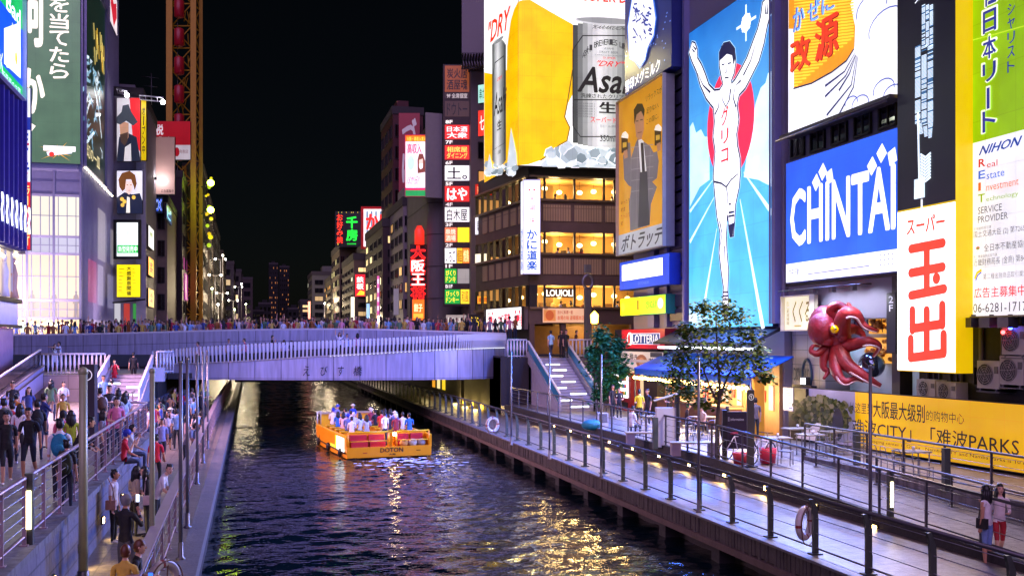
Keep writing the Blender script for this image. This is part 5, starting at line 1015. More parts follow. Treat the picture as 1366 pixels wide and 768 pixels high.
# corner sign with two faces, banner, crab sign
p = sign('vertical_sign', 'tall white vertical corner sign with red and blue characters', 'sign', ((V2(697, 66.9)), (CS, -SN)), 698.5, 720, 241, 365, .9, 1.35, '#4a5a8a', '#dfe4ff')
p.bgnd('#f3f6ff'); p.ell(.36, .1, .07, .012, '#d83440', 8); p.ell(.66, .1, .07, .012, '#d83440', 8)
for t, y0, y1 in (('本', .17, .24), ('場', .26, .33), ('の', .345, .385), ('味', .4, .46)): p.text(t, .32, y0, .72, y1, '#d0283c', .01)
p.text('かに道楽', .2, .52, .84, .97, '#16489c', .05, vert=True); done(p)
A, B = V2(695, 67.6), V2(698, 66.95); q2 = Panel(A, B, p.z0, p.z1, 1.2); q2.bgnd('#dfe9ff'); q2.text('かに道楽', .2, .5, .8, .97, '#16489c', .03, vert=True); q2.root = p.root; done(q2, name='side_face')
pl = (off(K, nL, .35), (-Lk[0], -Lk[1]))
p = sign('shop_sign', 'white lit sign with red crabs and red characters over the bridge', 'sign', pl, 649, 699, 413, 440, .3, 1.4, '#7a6a6a', '#3a3030'); p.bgnd('#fdfbfc')
p.text('かに道楽', .33, .22, .66, .8, '#d8283c', .06)
for cx_ in (.13, .85):
    p.ell(cx_, .5, .045, .17, '#d8283c', 14)
    for s_ in (-1, 1):
        for k in range(4): p.line([(cx_ + s_ * .03, .45 + .07 * k), (cx_ + s_ * .075, .35 + .12 * k), (cx_ + s_ * .09, .5 + .12 * k)], .07, '#d8283c')
        p.line([(cx_ + s_ * .03, .38), (cx_ + s_ * .06, .24)], .09, '#d8283c'); p.ell(cx_ + s_ * .05, .2, .02, .08, '#d8283c', 8)
done(p)
p = sign('banner', 'pale orange banner with crab dishes above the restaurant entrance', 'banner', (off(K, nR, .3), Rk), 724, 781, 411, 430, .06, .75, '#8a6a4a'); p.bgnd('#e8b48c'); p.rect(.02, .1, .3, .9, '#d88a4a'); p.ell(.16, .5, .1, .36, '#c05a2c', 14); p.text('活かに料理一筋', .34, .15, .7, .4, '#8a2a1c', .02); p.text('本場の味 道頓堀本店', .34, .5, .97, .82, '#b8481c', .02); done(p)
p = sign('neon_sign', 'small white neon lettering in the lowest dining room window', 'sign', (off(K, nR, -.25), Rk), 728, 768, 385, 396, .03, 2.2, '#6a4a2a'); p.mb = MB(); p.text('LOUIOLE', .02, .1, .98, .9, '#fff8ea', .03); done(p)
# the beer billboard wrapping the corner
Kb = V2(692, 66.6)
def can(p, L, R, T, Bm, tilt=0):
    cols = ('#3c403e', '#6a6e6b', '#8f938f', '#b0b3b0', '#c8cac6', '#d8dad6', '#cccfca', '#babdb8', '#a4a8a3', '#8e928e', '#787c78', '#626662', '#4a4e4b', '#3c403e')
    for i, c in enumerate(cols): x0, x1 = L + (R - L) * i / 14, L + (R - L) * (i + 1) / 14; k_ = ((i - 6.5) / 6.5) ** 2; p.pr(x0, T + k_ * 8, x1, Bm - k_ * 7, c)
b_ = sign('billboard', 'huge yellow and white wraparound billboard with silver beer cans on ice', 'billboard', (Kb, Rk), 692, 880, -60, 220.5, .5, 1.02, '#4a4644'); p = b_; p.bgnd('#fbfbf6')
p.ppoly([z6f(*q) for q in ((197, 706), (197, 8), (215, 2), (245, 0), (330, 50), (428, 105), (440, 160), (430, 400), (405, 450), (395, 500), (415, 545), (405, 600), (370, 620), (330, 660), (290, 685), (240, 702))], '#f0b800', True)
p.pline([z6f(*q) for q in ((428, 300), (405, 445), (394, 500), (416, 545), (404, 602), (368, 622), (330, 660), (290, 686))], .09, '#7a6410')
for xx in (215, 222, 275, 350): p.pline([z6f(xx, 10 + (xx - 215) * .3), z6f(xx, 690 - max(0, xx - 300) * 1.2)], .035, '#d8b208')
def ice(p, pts): 
    for q in pts:
        x, y, r = q; n = 6; a0 = rnd.random() * 3; P6 = [(x + r * rnd.uniform(.7, 1.2) * math.cos(a0 + k * 1.047), y + r * rnd.uniform(.6, 1.1) * math.sin(a0 + k * 1.047)) for k in range(n)]
        p.ppoly([z6f(*v) for v in P6], rnd.choice(('#b5c2c4', '#8f9ea2', '#d5dedf', '#74858a', '#a3b2b6'))); p.pline([z6f(*P6[k]) for k in (0, 1, 2)], .05, '#f8fbfb')
p.ppoly([z6f(*q) for q in ((290, 704), (330, 664), (380, 622), (412, 600), (440, 630), (520, 640), (800, 650), (800, 720), (300, 712))], '#b9c5c7')
ice(p, [(rnd.uniform(330, 720), rnd.uniform(640, 700), rnd.uniform(14, 34)) for _ in range(60)])
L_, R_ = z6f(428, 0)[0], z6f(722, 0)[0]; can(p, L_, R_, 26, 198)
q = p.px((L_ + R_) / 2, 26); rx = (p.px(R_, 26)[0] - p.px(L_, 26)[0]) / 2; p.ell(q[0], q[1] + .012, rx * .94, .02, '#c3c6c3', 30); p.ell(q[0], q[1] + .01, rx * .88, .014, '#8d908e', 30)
p.pline([z6f(*q) for q in ((470, 155), (690, 155), (718, 200), (718, 530), (690, 585), (460, 585), (428, 540), (428, 215), (470, 155))], .07, '#1b1b1d')
p.pline([z6f(432, 428), z6f(715, 428)], .07, '#1b1b1d'); BK = '#1c1a1d'
p.pt('"KARAKUCHI"', *z6f(500, 108), *z6f(655, 124), '#3a3a3c', .02, skew=.12)
arc = 'ASAHI BREWERIES LIMITED'
for i, ch in enumerate(arc):
    if ch == ' ': continue
    a = math.radians(212 + (328 - 212) * i / (len(arc) - 1)); x, y = 578 + 122 * math.cos(a), 300 + 118 * math.sin(a); p.pt(ch, *z6f(x - 6, y - 12), *z6f(x + 6, y + 12), '#3a3a3c', .015)
for t, x0, y0, x1, y1 in (('ASAHI', 560, 205, 600, 214), ('DRAFT BEER', 540, 220, 620, 229), ('SUPERIOR IN QUALITY', 520, 234, 640, 241)): p.pt(t, *z6f(x0, y0), *z6f(x1, y1), '#55555a')
p.pt('SUPER', *z6f(555, 245), *z6f(610, 254), '#c82a34'); p.pt('"DRY"', *z6f(518, 260), *z6f(635, 284), '#c8202c', .03, skew=.15)
p.pt('Asahi', *z6f(446, 285), *z6f(714, 396), BK, .055, skew=.1); p.pt('洗練されたクリアな味', *z6f(460, 400), *z6f(690, 420), BK, .015)
for k in range(6): p.pt('ASAHI SUPER DRY IS', *z6f(442, 440 + 11 * k), *z6f(522, 447 + 11 * k), '#55555a')
p.pt('生', *z6f(538, 437), *z6f(612, 485), BK, .05); p.pt('スーパードライ', *z6f(502, 500), *z6f(660, 524), '#c8202c', .03); p.pt('生ビール(非熱処理)', *z6f(542, 534), *z6f(640, 548), '#55555a'); p.pt('350ml', *z6f(543, 578), *z6f(607, 606), BK, .02)
p.pt('SUPER DRY', *z6f(470, -40), *z6f(720, 8), '#e2341c', .04); done(p); shine(p, '#fff0a0', 2600, 2)
p = sign('billboard', 'x', 'billboard', (Kb, (-Lk[0], -Lk[1])), 646, 691.5, -60, 220.5, .5, 1.02, '#4a4644', at=691.5, root=b_.root, cabp='side_cabinet'); p.bgnd('#fbfbf6')
p.ppoly([z6f(*q) for q in ((197, 706), (197, 8), (180, 40), (165, 90), (150, 200), (148, 300), (90, 318), (52, 310), (52, 780), (130, 735))], '#f0b800', True)
ice(p, [(rnd.uniform(60, 190), 740 - (rnd.uniform(0, 40)) , rnd.uniform(10, 22)) for _ in range(30)]); p.ppoly([z6f(*q) for q in ((150, 720), (168, 545), (190, 650), (194, 700))], '#c3cfd2'); p.ppoly([z6f(*q) for q in ((62, 740), (76, 655), (86, 700), (90, 735))], '#c3cfd2')
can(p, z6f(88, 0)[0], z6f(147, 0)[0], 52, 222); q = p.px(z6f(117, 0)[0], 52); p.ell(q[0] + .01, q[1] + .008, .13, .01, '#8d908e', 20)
for t, x0, y0, x1, y1, c in (('Asahi', 96, 400, 146, 500, BK), ('生', 108, 520, 128, 560, BK), ('350', 112, 645, 124, 660, BK), ('DRY', 110, 335, 130, 350, '#c8202c')): p.pt(t, *z6f(x0, y0), *z6f(x1, y1), c, .03, skew=.1)
p.pline([z6f(*q) for q in ((92, 330), (100, 270), (138, 240), (143, 300), (143, 610), (95, 640), (92, 330))], .08, BK); p.pt('"DRY', *z6f(66, 105), *z6f(158, 195), '#e2341c', .05, skew=.1); done(p, name='side_face')
# round clock-like emblem post near the stairs
x, y = V2(784, 63); cp = thing('monument_post', 'grey pillar with a round metal ring head behind the right stairs', 'post', (x, y, 4.5)); b = MB(); b.box(x - .22, x + .22, y - .1, y + .1, 4.5, zat(385, 63), M_pole); b.build('shaft', cp)
b = MB(); b.tube([(x + .32 * math.cos(t), y - .05, zat(376, 63) + .42 * math.sin(t)) for t in np.linspace(0, 6.283, 25)], .1, mat('brushed', '#7a7684', .3, .9), 8, False); b.build('ring', cp); MB().box(x - .2, x + .2, y - .1, y + .1, zat(364, 63), zat(353, 63), M_pole).build('cap', cp)
x, y = V2(793, 56); wl = thing('wall_lamp', 'glowing amber lantern on a post behind the bamboo', 'lamp', (x, y, 4.5)); MB().tube([(x, y, 1.6), (x, y, zat(430, 56))], .06, M_black, 6).build('post', wl); b = MB(); b.lathe((x, y, zat(432, 56)), [(.0, 0), (.2, .05), (.24, .5), (.0, .75)], glow('lantern', '#ffb43c', 16), 10); b.build('glass', wl)
li = bpy.data.lights.new('lamp', 'POINT'); li.energy = 350; li.color = (1, .66, .25); li.shadow_soft_size = .3; lo = bpy.data.objects.new('lamp', li); COL.objects.link(lo); lo.parent = wl; lo.location = (-.3, -.7, zat(424, 56) - 4.5)
# ---------------------------------------------------------------- left bank
M_lil = mat('white_lilac', '#b9b4c4', .4, vary=.08, scale=.7); M_fin = mat('fin', '#a6a3bd', .35, .3)
gx1 = -12.3; gy0 = 80.; gy1 = 101.5
GA = (-19.6, gy0); GB = (gx1, gy0)
gl = thing('glass_building', 'tall pale glass fronted shop building lit pink behind the left end of the bridge', 'building', (-15, gy0, 4.6))
MB().box(-34, gx1 - .25, gy0 + .25, gy1, 4, 40, M_lil).build('core', gl)
zg = lambda py: zat(py, depth(-14.5, gy0)); M_lw = {}
def lit_pane(k, c, s): return glow('shopwin%d' % k, c, s)
bands = [(228, 258, 0, '#a9a4c8', 0), (262, 314, 1, '#f4ead8', 1.0), (317, 338, 2, '#d8d4ee', .8), (340, 398, 3, '#fae0c4', 1.05), (402, 424, 4, '#f6d4c0', .95), (426, 452, 5, '#ffd49a', 1.5)]
for a, c, k, col, s in bands:
    for j in range(4):
        p0 = (GA[0] + (GB[0] - GA[0]) * j / 4 + .06, gy0); p1 = (GA[0] + (GB[0] - GA[0]) * (j + 1) / 4 - .06, gy0); w = MB(); w.bar(p0, p1, zg(c), zg(a), -.2, 0, lit_pane(k * 4 + j, col, s * (.88, 1.12, .98, 1.06)[j]) if s else M_fin); w.build('shop_window', gl)
f = MB()
for j in range(5): x = GA[0] + (GB[0] - GA[0]) * j / 4; f.bar((x - .08, gy0), (x + .08, gy0), 4, zg(228), -.1, .1, M_fin)
for a, c, k, col, s in bands: f.bar((GA[0], gy0), (GB[0] - .1, gy0), zg(a), zg(a) + .18, -.1, .08, M_lil); f.bar((GA[0], gy0), (GB[0] - .1, gy0), zg((a + c) / 2), zg((a + c) / 2) + .05, .01, .07, M_fin)
for j in range(12): x = GA[0] + (GB[0] - GA[0]) * (j + .5) / 12; f.bar((x - .025, gy0), (x + .025, gy0), 4.6, zg(262), .01, .06, M_fin)
f.build('mullion', gl)
for k in range(0, 9, 2):  # dress figures printed on the shop window
    x = GA[0] + 1 + .75 * k; z0_ = zg(397) if k % 2 else zg(423); h = 3.4 if k % 2 else 2.0; m = glow('print%d' % (k % 3), ('#e6d4ca', '#ecdccf', '#dcc4b4')[k % 3], .66, False)
    f = MB(); f.add([(x + dx * h * .24, gy0 - .03, z0_ + dz * h) for dx, dz in ((-.35, 0), (-.1, 0), (0, .4), (.1, 0), (.4, 0), (.3, .5), (.55, .55), (.3, .82), (.12, .86), (.16, .96), (0, 1), (-.16, .96), (-.1, .86), (-.35, .8), (-.5, .5), (-.3, .5))], [tuple(range(16))], m); f.build('window_print', gl)
sk_ = MB()
for k in range(40):
    c = (rnd.uniform(GA[0] + .5, GB[0] - .5), gy0 - .06, zg(rnd.uniform(428, 438))); sk_.ball(c, .09, glow('chandelier', '#fff0c0', 12, False), 6, 5)
sk_.build('chandelier', gl)
for k in range(4):
    l = bpy.data.lights.new('lamp', 'SPOT'); l.energy = 3000; l.color = (.95, .7, 1); l.spot_size = 1.9; l.spot_blend = 1; l.shadow_soft_size = .5; lo = bpy.data.objects.new('lamp', l); COL.objects.link(lo); lo.parent = gl; lo.location = Vector(((GA[0] + 1 + 2 * k, gy0 - 4, 5.2) if k < 3 else (gx1 + 4, gy0 + 5, 5.2))) - Vector(gl['o']); lo.rotation_euler = Vector((0, .45, 1) if k < 3 else (-.6, .1, 1)).to_track_quat('-Z', 'Y').to_euler()
# canal side: fins, lit strips and panels
side = MB(); 
for k in range(34): yy = gy0 + .3 + k * (gy1 - gy0 - .6) / 33; side.box(gx1 - .2, gx1 + .12, yy - .05, yy + .05, 4, 40, M_fin)
side.build('fin', gl)
for px0, px1, t, c, col, s in ((128, 138, 277, 345, '#efe2d0', .9), (145, 152, 305, 352, '#f4ead8', .8), (115, 126, 345, 402, '#f04068', .8), (127, 135, 352, 406, '#e6dcea', .8), (140, 152, 365, 410, '#d8d0ea', .7), (112, 150, 425, 450, '#f6d8e8', .9)):
    a, b2 = V2(px0, dX(px0, gx1 - .1)), V2(px1, dX(px1, gx1 - .1)); w = MB(); w.bar(a, b2, zat(c, depth(*a)), zat(t, depth(*a)), -.05, .16, glow('side' + col, col, s)); w.build('shop_window', gl)
p = sign('billboard', 'green billboard with huge white brushed characters on the pale glass building', 'billboard', (GA, (1, 0)), 36, 107, -60, 219, .2, .95, '#5a5a6a', at=107)
p.bgnd('#58735a', '#4a674d')
p.pt('を当てたら', 66, -6, 92, 106, '#fff6dc', .035, vert=True)
for t, y0, y1 in (('何', -30, 62), ('か', 90, 152)): p.pt(t, 26, y0, 60, y1, '#fff6dc', .06)
p.pline([(36, 166), (45, 172)], .5, '#fff6dc')
for k in range(14): a = k * .449; p.ppoly([(78 + 4 * math.cos(a), 203 + 3 * math.sin(a)), (78 + (12 + 10 * (k % 3)) * math.cos(a + .15), 203 + (6 + 4 * (k % 3)) * math.sin(a + .15)), (78 + 4 * math.cos(a + .4), 203 + 3 * math.sin(a + .4))], '#f0a82c')
p.pr(58, 194, 101, 201, '#f6f6ec'); p.ppoly([(62, 203), (98, 196), (96, 205), (64, 208)], '#e8e8f0'); p.ell(*p.px(69, 206), .05, .012, '#d8382c', 12); done(p); shine(p, '#d8e0c8', 1800, 1)
lb_ = MB()
for k in range(16): lb_.ball((gx1 + .25, gy0 + .5 + k * 1.0, zat(223, 74.5) - .0), .07, glow('edge_bulb', '#fff0d0', 14, False), 6, 5)
tag(lb_.build('bulb_row'), 'row of small bulbs along the foot of the dark side billboard', 'lights')
p = sign('billboard', 'black billboard of pale blue splashes and gold strokes on the side of the glass building', 'billboard', gx1 + .15, 112, 140, -50, 221, .15, .9, '#6a6a80', '#8a88a8', at=112)
p.bgnd('#12241e')
for k in range(46):
    x, y = rnd.uniform(.05, .75), rnd.uniform(.42, .84); p.line([(x, y), (x + rnd.uniform(-.12, .12), y + rnd.uniform(-.03, .03)), (x + rnd.uniform(-.2, .2), y + rnd.uniform(.0, .08))], (.06, .34), rnd.choice(('#cfe4ec', '#8fb8cc', '#eaf4f8', '#5a8aa0')))
for k in range(16): x = rnd.uniform(.3, .95); y = rnd.uniform(.12, .38); p.line([(x, y), (x + .03, y + rnd.uniform(.04, .1))], .28, rnd.choice(('#e8b83c', '#f6dc7a')))
p.text('幻の一皿', .1, .87, .7, .94, '#e8d8a0', .02); done(p)
fl_ = MB(); A, B = plane_pts(gx1 + .2, 143, 156); p = sign('shop_sign', 'red heart like sign high on the side of the glass building', 'sign', gx1 + .15, 147, 156, -20, 28, .1, .9, '#b9b4c4', at=147); p.bgnd('#f4e4ea'); p.poly([(.1, .1), (.5, .3), (.9, .1), (.95, .5), (.5, .95), (.05, .5)], '#d8283c'); done(p)
# near left purple building and its advertising
pb = thing('purple_building', 'dark purple clad building with deep fins at the left edge over a lit shop', 'building', (-14, 46, 2.3)); M_pur = mat('purple_clad', '#2c2560', .4, .2, vary=.2); yA, yB = V2(-70, dX(-70, -11.2))[1], V2(34, dX(34, -11.2))[1]
MB().box(-26, -11.2, yA, yB, 10.0, 34, M_pur).build('upper_wall', pb)
f = MB(); k = 0; yy = yA + .3
while yy < yB: f.box(-11.2, -10.95, yy - .12, yy + .12, 10.1, 34, mat('purple_fin', '#4a3f96', .35, .3)); yy += .95
f.build('fin', pb)
f = MB()
for k in range(7): y_ = yB - .6 - k * .95; f.tube([(-10.9, y_, 12.3), (-10.9, y_ + .12, 11.9), (-10.9, y_ - .08, 11.5), (-10.9, y_ + .1, 11.0)], .035, glow('zigzag', '#dfe6ff', 4, False), 5)
f.build('neon_squiggle', pb)
MB().box(-26, -11.6, yA, yB - .3, 7.6, 10.0, glow('left_shop', '#ffe2c0', .75)).build('shop_window', pb)
f = MB(); 
for k in range(9): y_ = yA + 1 + k * 1.4; f.box(-11.6, -11.5, y_ - .05, y_ + .05, 7.6, 10, M_white)
f.box(-11.62, -11.3, yA, yB - .2, 7.45, 7.65, M_brd); f.box(-11.62, -11.3, yA, yB - .2, 6.2, 6.35, M_brd); f.build('mullion', pb)
MB().box(-26, -11.5, yA, yB - .3, 6.35, 7.45, mat('pale_blue_panel', '#9fa6d8', .3, vary=.3)).build('spandrel', pb); MB().box(-26, -11.7, yA, yB - .4, 2.3, 6.2, mat('pink_base', '#a8849c', .4, vary=.25)).build('lower_wall', pb)
for k in range(5):
    f = MB(); y_ = yB - 1.2 - 1.9 * k; x_ = -11.55; m = mat('shop_figure%d' % (k % 3), ('#c89a7c', '#e4d4cc', '#7c8a9a')[k % 3], .6); f.ball((x_, y_, 9.55), .16, m, 8, 6); f.tube([(x_, y_, 9.4), (x_, y_, 8.9), (x_, y_, 8.2), (x_, y_, 7.7)], [.12, .24, .2, .3], m, 8); f.build('mannequin', pb)
for k in range(3):  # added pink spots without fittings, to fill the left walkway
    l = bpy.data.lights.new('lamp', 'SPOT'); l.energy = 8000; l.color = (1, .56, .74); l.spot_size = 2.1; l.spot_blend = 1; l.shadow_soft_size = .8; lo = bpy.data.objects.new('lamp', l); COL.objects.link(lo); lo.parent = pb; lo.location = Vector((-10.6, yA + (yB - yA) * (k + .5) / 3, 8.6)) - Vector(pb['o']); lo.rotation_euler = Vector((1, -.2, -1.15)).to_track_quat('-Z', 'Y').to_euler()
f = MB()
for k in range(22): f.ball((-11.45, rnd.uniform(yA, yB - .5), rnd.uniform(9.3, 9.9)), .08, glow('chandelier', '#fff0c0', 12, False), 6, 5)
f.build('spot_lamp', pb)
p = sign('billboard', 'green and white medicine billboard with blue top on the purple building', 'billboard', -10.8, -60, 29.5, -60, 133, .35, 1.05, '#3a3a5a', '#d0d4e0', at=29.5)
p.bgnd('#18b04c'); p.pr(-60, -80, 30, 18, '#1450b8'); p.pt('Bad', 8, -12, 27, 12, WH, .05); p.ppoly([(5, 38), (27, 30), (27, 85), (27, 105), (5, 85)], '#f2f6f2'); p.ppoly([(8, 90), (16, 30), (23, 60), (25, 95)], '#e8eee8'); q = p.px(21, 78); p.ell(q[0], q[1], .02, .045, '#e8c82c', 14); p.pt('新発売のお薬', 2, 92, 27, 104, '#e6fae8', .01); p.pt('効く', -4, 62, 3, 90, WH, .03); done(p)
p = sign('vertical_sign', 'narrow red and white vertical sign at the corner of the purple building', 'sign', facing(51.5), 33.5, 40.5, 118, 333, .15, 1.0, '#3a3a5a')
p.bgnd('#eef0f8'); p.rect(0, .18, 1, .26, '#2a3a9a'); p.rect(0, .58, 1, 1, '#e02a34', True); p.text('ラーメン横丁', .15, .6, .85, .98, '#fff0a0', .04, vert=True)
for k in range(9): p.rect(.1, .28 + .03 * k, .4 + .5 * rnd.random(), .295 + .03 * k, rnd.choice(('#c83a5a', '#3a4aa8')))
done(p)
# posters building
d = 92; (bx0, by0), (bx1, by1) = V2(128, d), V2(190, d); pbk = block('narrow pale building stacked with lit posters left of the ferris wheel', bx0, bx1, by1, by1 + 14, zat(128, d), mat('pale_wall', '#9b94a0', .6, vary=.15), z0=4.6)
f = MB(); f.box(bx1 - .5, bx1 + .35, by1 - .5, by1 + .3, 4.6, zat(215, d), mat('pale_col', '#b8b2bc', .5, vary=.2)); f.build('corner_column', pbk)
f = MB(); f.tube([(bx1 - 3, by1 - .5, zat(405, d)), (bx1 + .4, by1 - 1.6, zat(400, d))], .08, M_black, 5)
for k in range(5): x = bx1 - 4 + k * .8; f.box(x, x + .5, by1 - .1, by1, zat(435, d), zat(405, d), glow('goods%d' % (k % 3), ('#d8402c', '#3aa84a', '#e8e4f0')[k % 3], .6, False))
f.build('shop_display', pbk)
def poster_base(label, px0, px1, t, b_, dd, st, bgc, **kw): p = sign('poster', label, 'poster', facing(dd), px0, px1, t, b_, .2, st, '#2c2a30', **kw); p.bgnd(bgc); return p  # posters glow to stand for the lamps shining on them
p = poster_base('poster of a bearded man in a felt hat on red and white', 156, 187, 131, 215, 90, .8, '#c9c4c8')
p.poly([(.55, 0), (1, 0), (1, .85), (.7, .7), (.6, .3)], '#d8242c'); p.poly([(.0, .95), (.1, .62), (.45, .55), (.85, .62), (1, .95), (1, 1), (0, 1)], '#23283a'); p.poly([(.1, .35), (.5, .4), (.5, .62), (.36, .74), (.16, .66)], '#b98a6e'); p.poly([(.12, .58), (.48, .54), (.46, .68), (.34, .76), (.18, .7)], '#4a3830')
p.poly([(-.0, .3), (.2, .22), (.25, .12), (.5, .1), (.62, .22), (.9, .38), (.7, .44), (.4, .36), (.15, .42), (0, .4)], '#3d424c'); p.poly([(.35, .78), (.6, .72), (.62, 1), (.3, 1)], '#d8d4d2'); done(p)
p = sign('vertical_sign', 'narrow yellow lit side panel beside the hat poster', 'sign', facing(90.2), 188.5, 195, 134, 214, .3, .75, '#4a3a10', at=195); p.bgnd('#d8b80c'); p.text('オープン中', .2, .1, .8, .9, '#4a3a08', .04, vert=True); done(p)
p = poster_base('poster of a young man with brown hair in a dark jacket with gold trim', 156, 190, 228, 285, 90, 1.0, '#d9d6e2')
p.poly([(.0, .62), (.3, .5), (.6, .55), (.9, .52), (1, .7), (1, 1), (0, 1)], '#161c36'); p.poly([(.3, .24), (.62, .24), (.6, .46), (.48, .56), (.36, .5)], '#e8c8bc'); p.poly([(.1, .38), (.06, .2), (.2, .05), (.5, .0), (.72, .1), (.78, .3), (.7, .46), (.66, .36), (.56, .2), (.36, .2), (.32, .42), (.22, .48)], '#6a4020')
for x, y in ((.2, .66), (.22, .8), (.3, .72), (.66, .62)): p.ell(x, y, .08, .05, '#e0b84c', 8)
p.poly([(.4, .6), (.5, .62), (.52, .98), (.36, .98)], '#e8e2d4'); p.line([(.38, .33), (.44, .33)], .06, '#2a1a14'); p.line([(.52, .33), (.58, .33)], .06, '#2a1a14'); p.line([(.44, .46), (.52, .46)], .05, '#b06a6a'); done(p)
p = poster_base('white video screen with a green band below the young man poster', 156, 185, 297, 342, 90, 1.25, '#eef6fb', frame='#15151a', fr=.25); p.rect(.02, .66, .98, .9, '#22b04a'); p.text('新型発売中', .06, .69, .94, .87, '#e8ffe8', .03); p.ell(.5, .28, .1, .12, '#d5e2ea'); p.text('美容', .4, .42, .6, .5, '#a8b8c4'); done(p)
p = poster_base('yellow square poster with black characters below the video screen', 156, 187, 353, 396, 90, 1.1, '#f2dc10'); p.text('大感謝祭開催', .42, .04, .62, .96, '#2a2408', .04, vert=True)
for k in range(7): p.rect(.08, .12 + .11 * k, .34 * rnd.uniform(.6, 1), .15 + .11 * k, '#a89410'); p.rect(.68, .12 + .11 * k, .7 + .24 * rnd.random(), .15 + .11 * k, '#a89410')
done(p)
for k, (px, t, b_, c, lb) in enumerate(((200, 300, 328, '#f4f4ea', 'white curved'), (200, 342, 366, '#f0a81c', 'amber'), (199, 384, 408, '#f2b43c', 'yellow'))):
    p = sign('side_sign', lb + ' lit box sign on the side of the pale poster building', 'sign', bx1 + .5, 198, 205, t, b_, .4, 1.3, '#3a2a1c', at=198); p.bgnd(c); p.text(('寿し', '食堂', '酒場')[k], .2, .2, .8, .8, '#8a2a1c' if k else '#7a8a4a', .04, vert=True); done(p)
M_bw = mat('beige_wall', '#8b7570', .6, vary=.15); d = 108; bA = V2(192, d); bB = V2(223, d)
block('tall beige building with a blue neon sign left of the ferris wheel', bA[0], bB[0], bB[1], bB[1] + 16, zat(268, d), M_bw, front=dict(cols=2, rows=4, dark='#2a1c1c'))
p = sign('billboard', 'blank beige billboard lit by a floodlight, in front of the red board', 'billboard', facing(105), 195, 233, 183, 259, .3, .28, '#3a3234'); p.bgnd('#b58f88'); p.text('広告募集中', .52, .92, .97, .975, '#4a2a2a', .02); done(p)
pp = P(206, 238, 103.5); r = thing('floodlight', 'bright white floodlight on an arm before the blank beige billboard', 'light', pp); r['o'] = (0, 0, 0); MB().box(-.25, .25, -.1, .1, -.15, .15, M_black).build('housing', r); MB().box(-.22, .22, .11, .13, -.12, .12, glow('flood', '#ffffff', 40, False)).build('lens', r); MB().tube([(0, 0, 0), (-.6, .6, .2), (-1.4, 1.4, .3)], .05, M_steel, 5).build('arm', r)
li = bpy.data.lights.new('lamp', 'POINT'); li.energy = 160; li.shadow_soft_size = .2; lo = bpy.data.objects.new('lamp', li); COL.objects.link(lo); lo.parent = r; lo.location = (.2, .3, .1)
p = sign('billboard', 'dark red tax free billboard with white characters behind the beige board', 'billboard', facing(113), 194, 254, 162, 213, .3, .5, '#2a1416'); p.bgnd('#a81420'); p.rect(0, .62, 1, 1, '#c9c2c2', True); p.text('税', .22, .08, .4, .36, '#f6e6e6', .04); p.text('Tax free', .3, .4, .66, .56, '#f6e6e6', .03); p.ell(.7, .8, .06, .12, '#a81420', 12); p.text('免税店', .76, .74, .95, .84, '#8a5a5a'); done(p)
p = sign('neon_sign', 'blue neon ZX sign on the beige building', 'sign', facing(106.5), 203, 217, 263, 284, .2, 1.3, '#20203a'); p.bgnd('#101830'); p.otext('ZX', .05, .12, .95, .88, '#1c4cd0', '#d4e4ff', .05, .1); done(p)
p = sign('neon_sign', 'small blue neon sign at the corner next to the ZX sign', 'sign', bB[0] + .25, 222, 229, 271, 291, .2, 1.3, '#20203a', at=222); p.bgnd('#103068'); p.text('ピ', .15, .15, .85, .85, '#9cd8ff', .04); done(p)
d = 122; dA, dB = V2(222, d), V2(243, d); bk = block('dark building with magenta lit windows left of the ferris wheel foot', dA[0], dB[0], dB[1], dB[1] + 26, zat(235, d), mat('wine_wall', '#2c1c2c', .6, vary=.3), side=dict(cols=5, rows=6, lit={(r, c) for r in (1, 2) for c in range(5)}, tint='#d01ca8', es=.5, dark='#1a1018'))
f = MB(); f.box(dB[0] + .06, dB[0] + .2, dB[1] + 3, dB[1] + 8, zat(398, d), zat(362, d), glow('magenta', '#c018a8', .55)); f.build('lit_panel', bk)
# ferris wheel: a tall narrow oval of gondolas between lattice pylons
fw = thing('ferris_wheel', 'tall yellow oval ferris wheel tower with red gondolas on the left bank', 'ferris wheel', P(246, 445, 130)); M_yel = mat('fw_yellow', '#a07818', .5, .2, vary=.2, emit='#c07a10', es=.035); D = 130
for px, w in ((226, .75), (258, .7), (268, .45)):
    a = P(px, 470, D + (0 if px != 268 else 3)); b = MB(); b.box(a.x - w / 2, a.x + w / 2, a.y - .4, a.y + .4, 4.6, 58, M_yel); b.build('pylon', fw)
la = MB(); a0, a1, a2 = P(229, 450, D + .6), P(256, 450, D + .6), P(267, 450, D + 3)
for k in range(18):
    z = 6 + k * 2.9
    for A_, B_ in ((a0, a1), (a1, a2)):
        la.tube([(A_.x, A_.y, z), (B_.x, B_.y, z)], .1, M_yel, 5); la.tube([(A_.x, A_.y, z), (B_.x, B_.y, z + 2.9)], .08, M_yel, 5); la.tube([(B_.x, B_.y, z), (A_.x, A_.y, z + 2.9)], .08, M_yel, 5)
    for j in range(3): c = rnd.uniform(.3, .9); x = a0.x + (a1.x - a0.x) * c; la.tube([(x, a0.y - .2, z + rnd.random()), (x + rnd.uniform(-.5, .5), a0.y - .2, z + 2)], .06, M_yel, 4)
la.build('lattice', fw); M_gon = mat('gondola', '#8e1024', .4, vary=.15, emit='#a01028', es=.06)
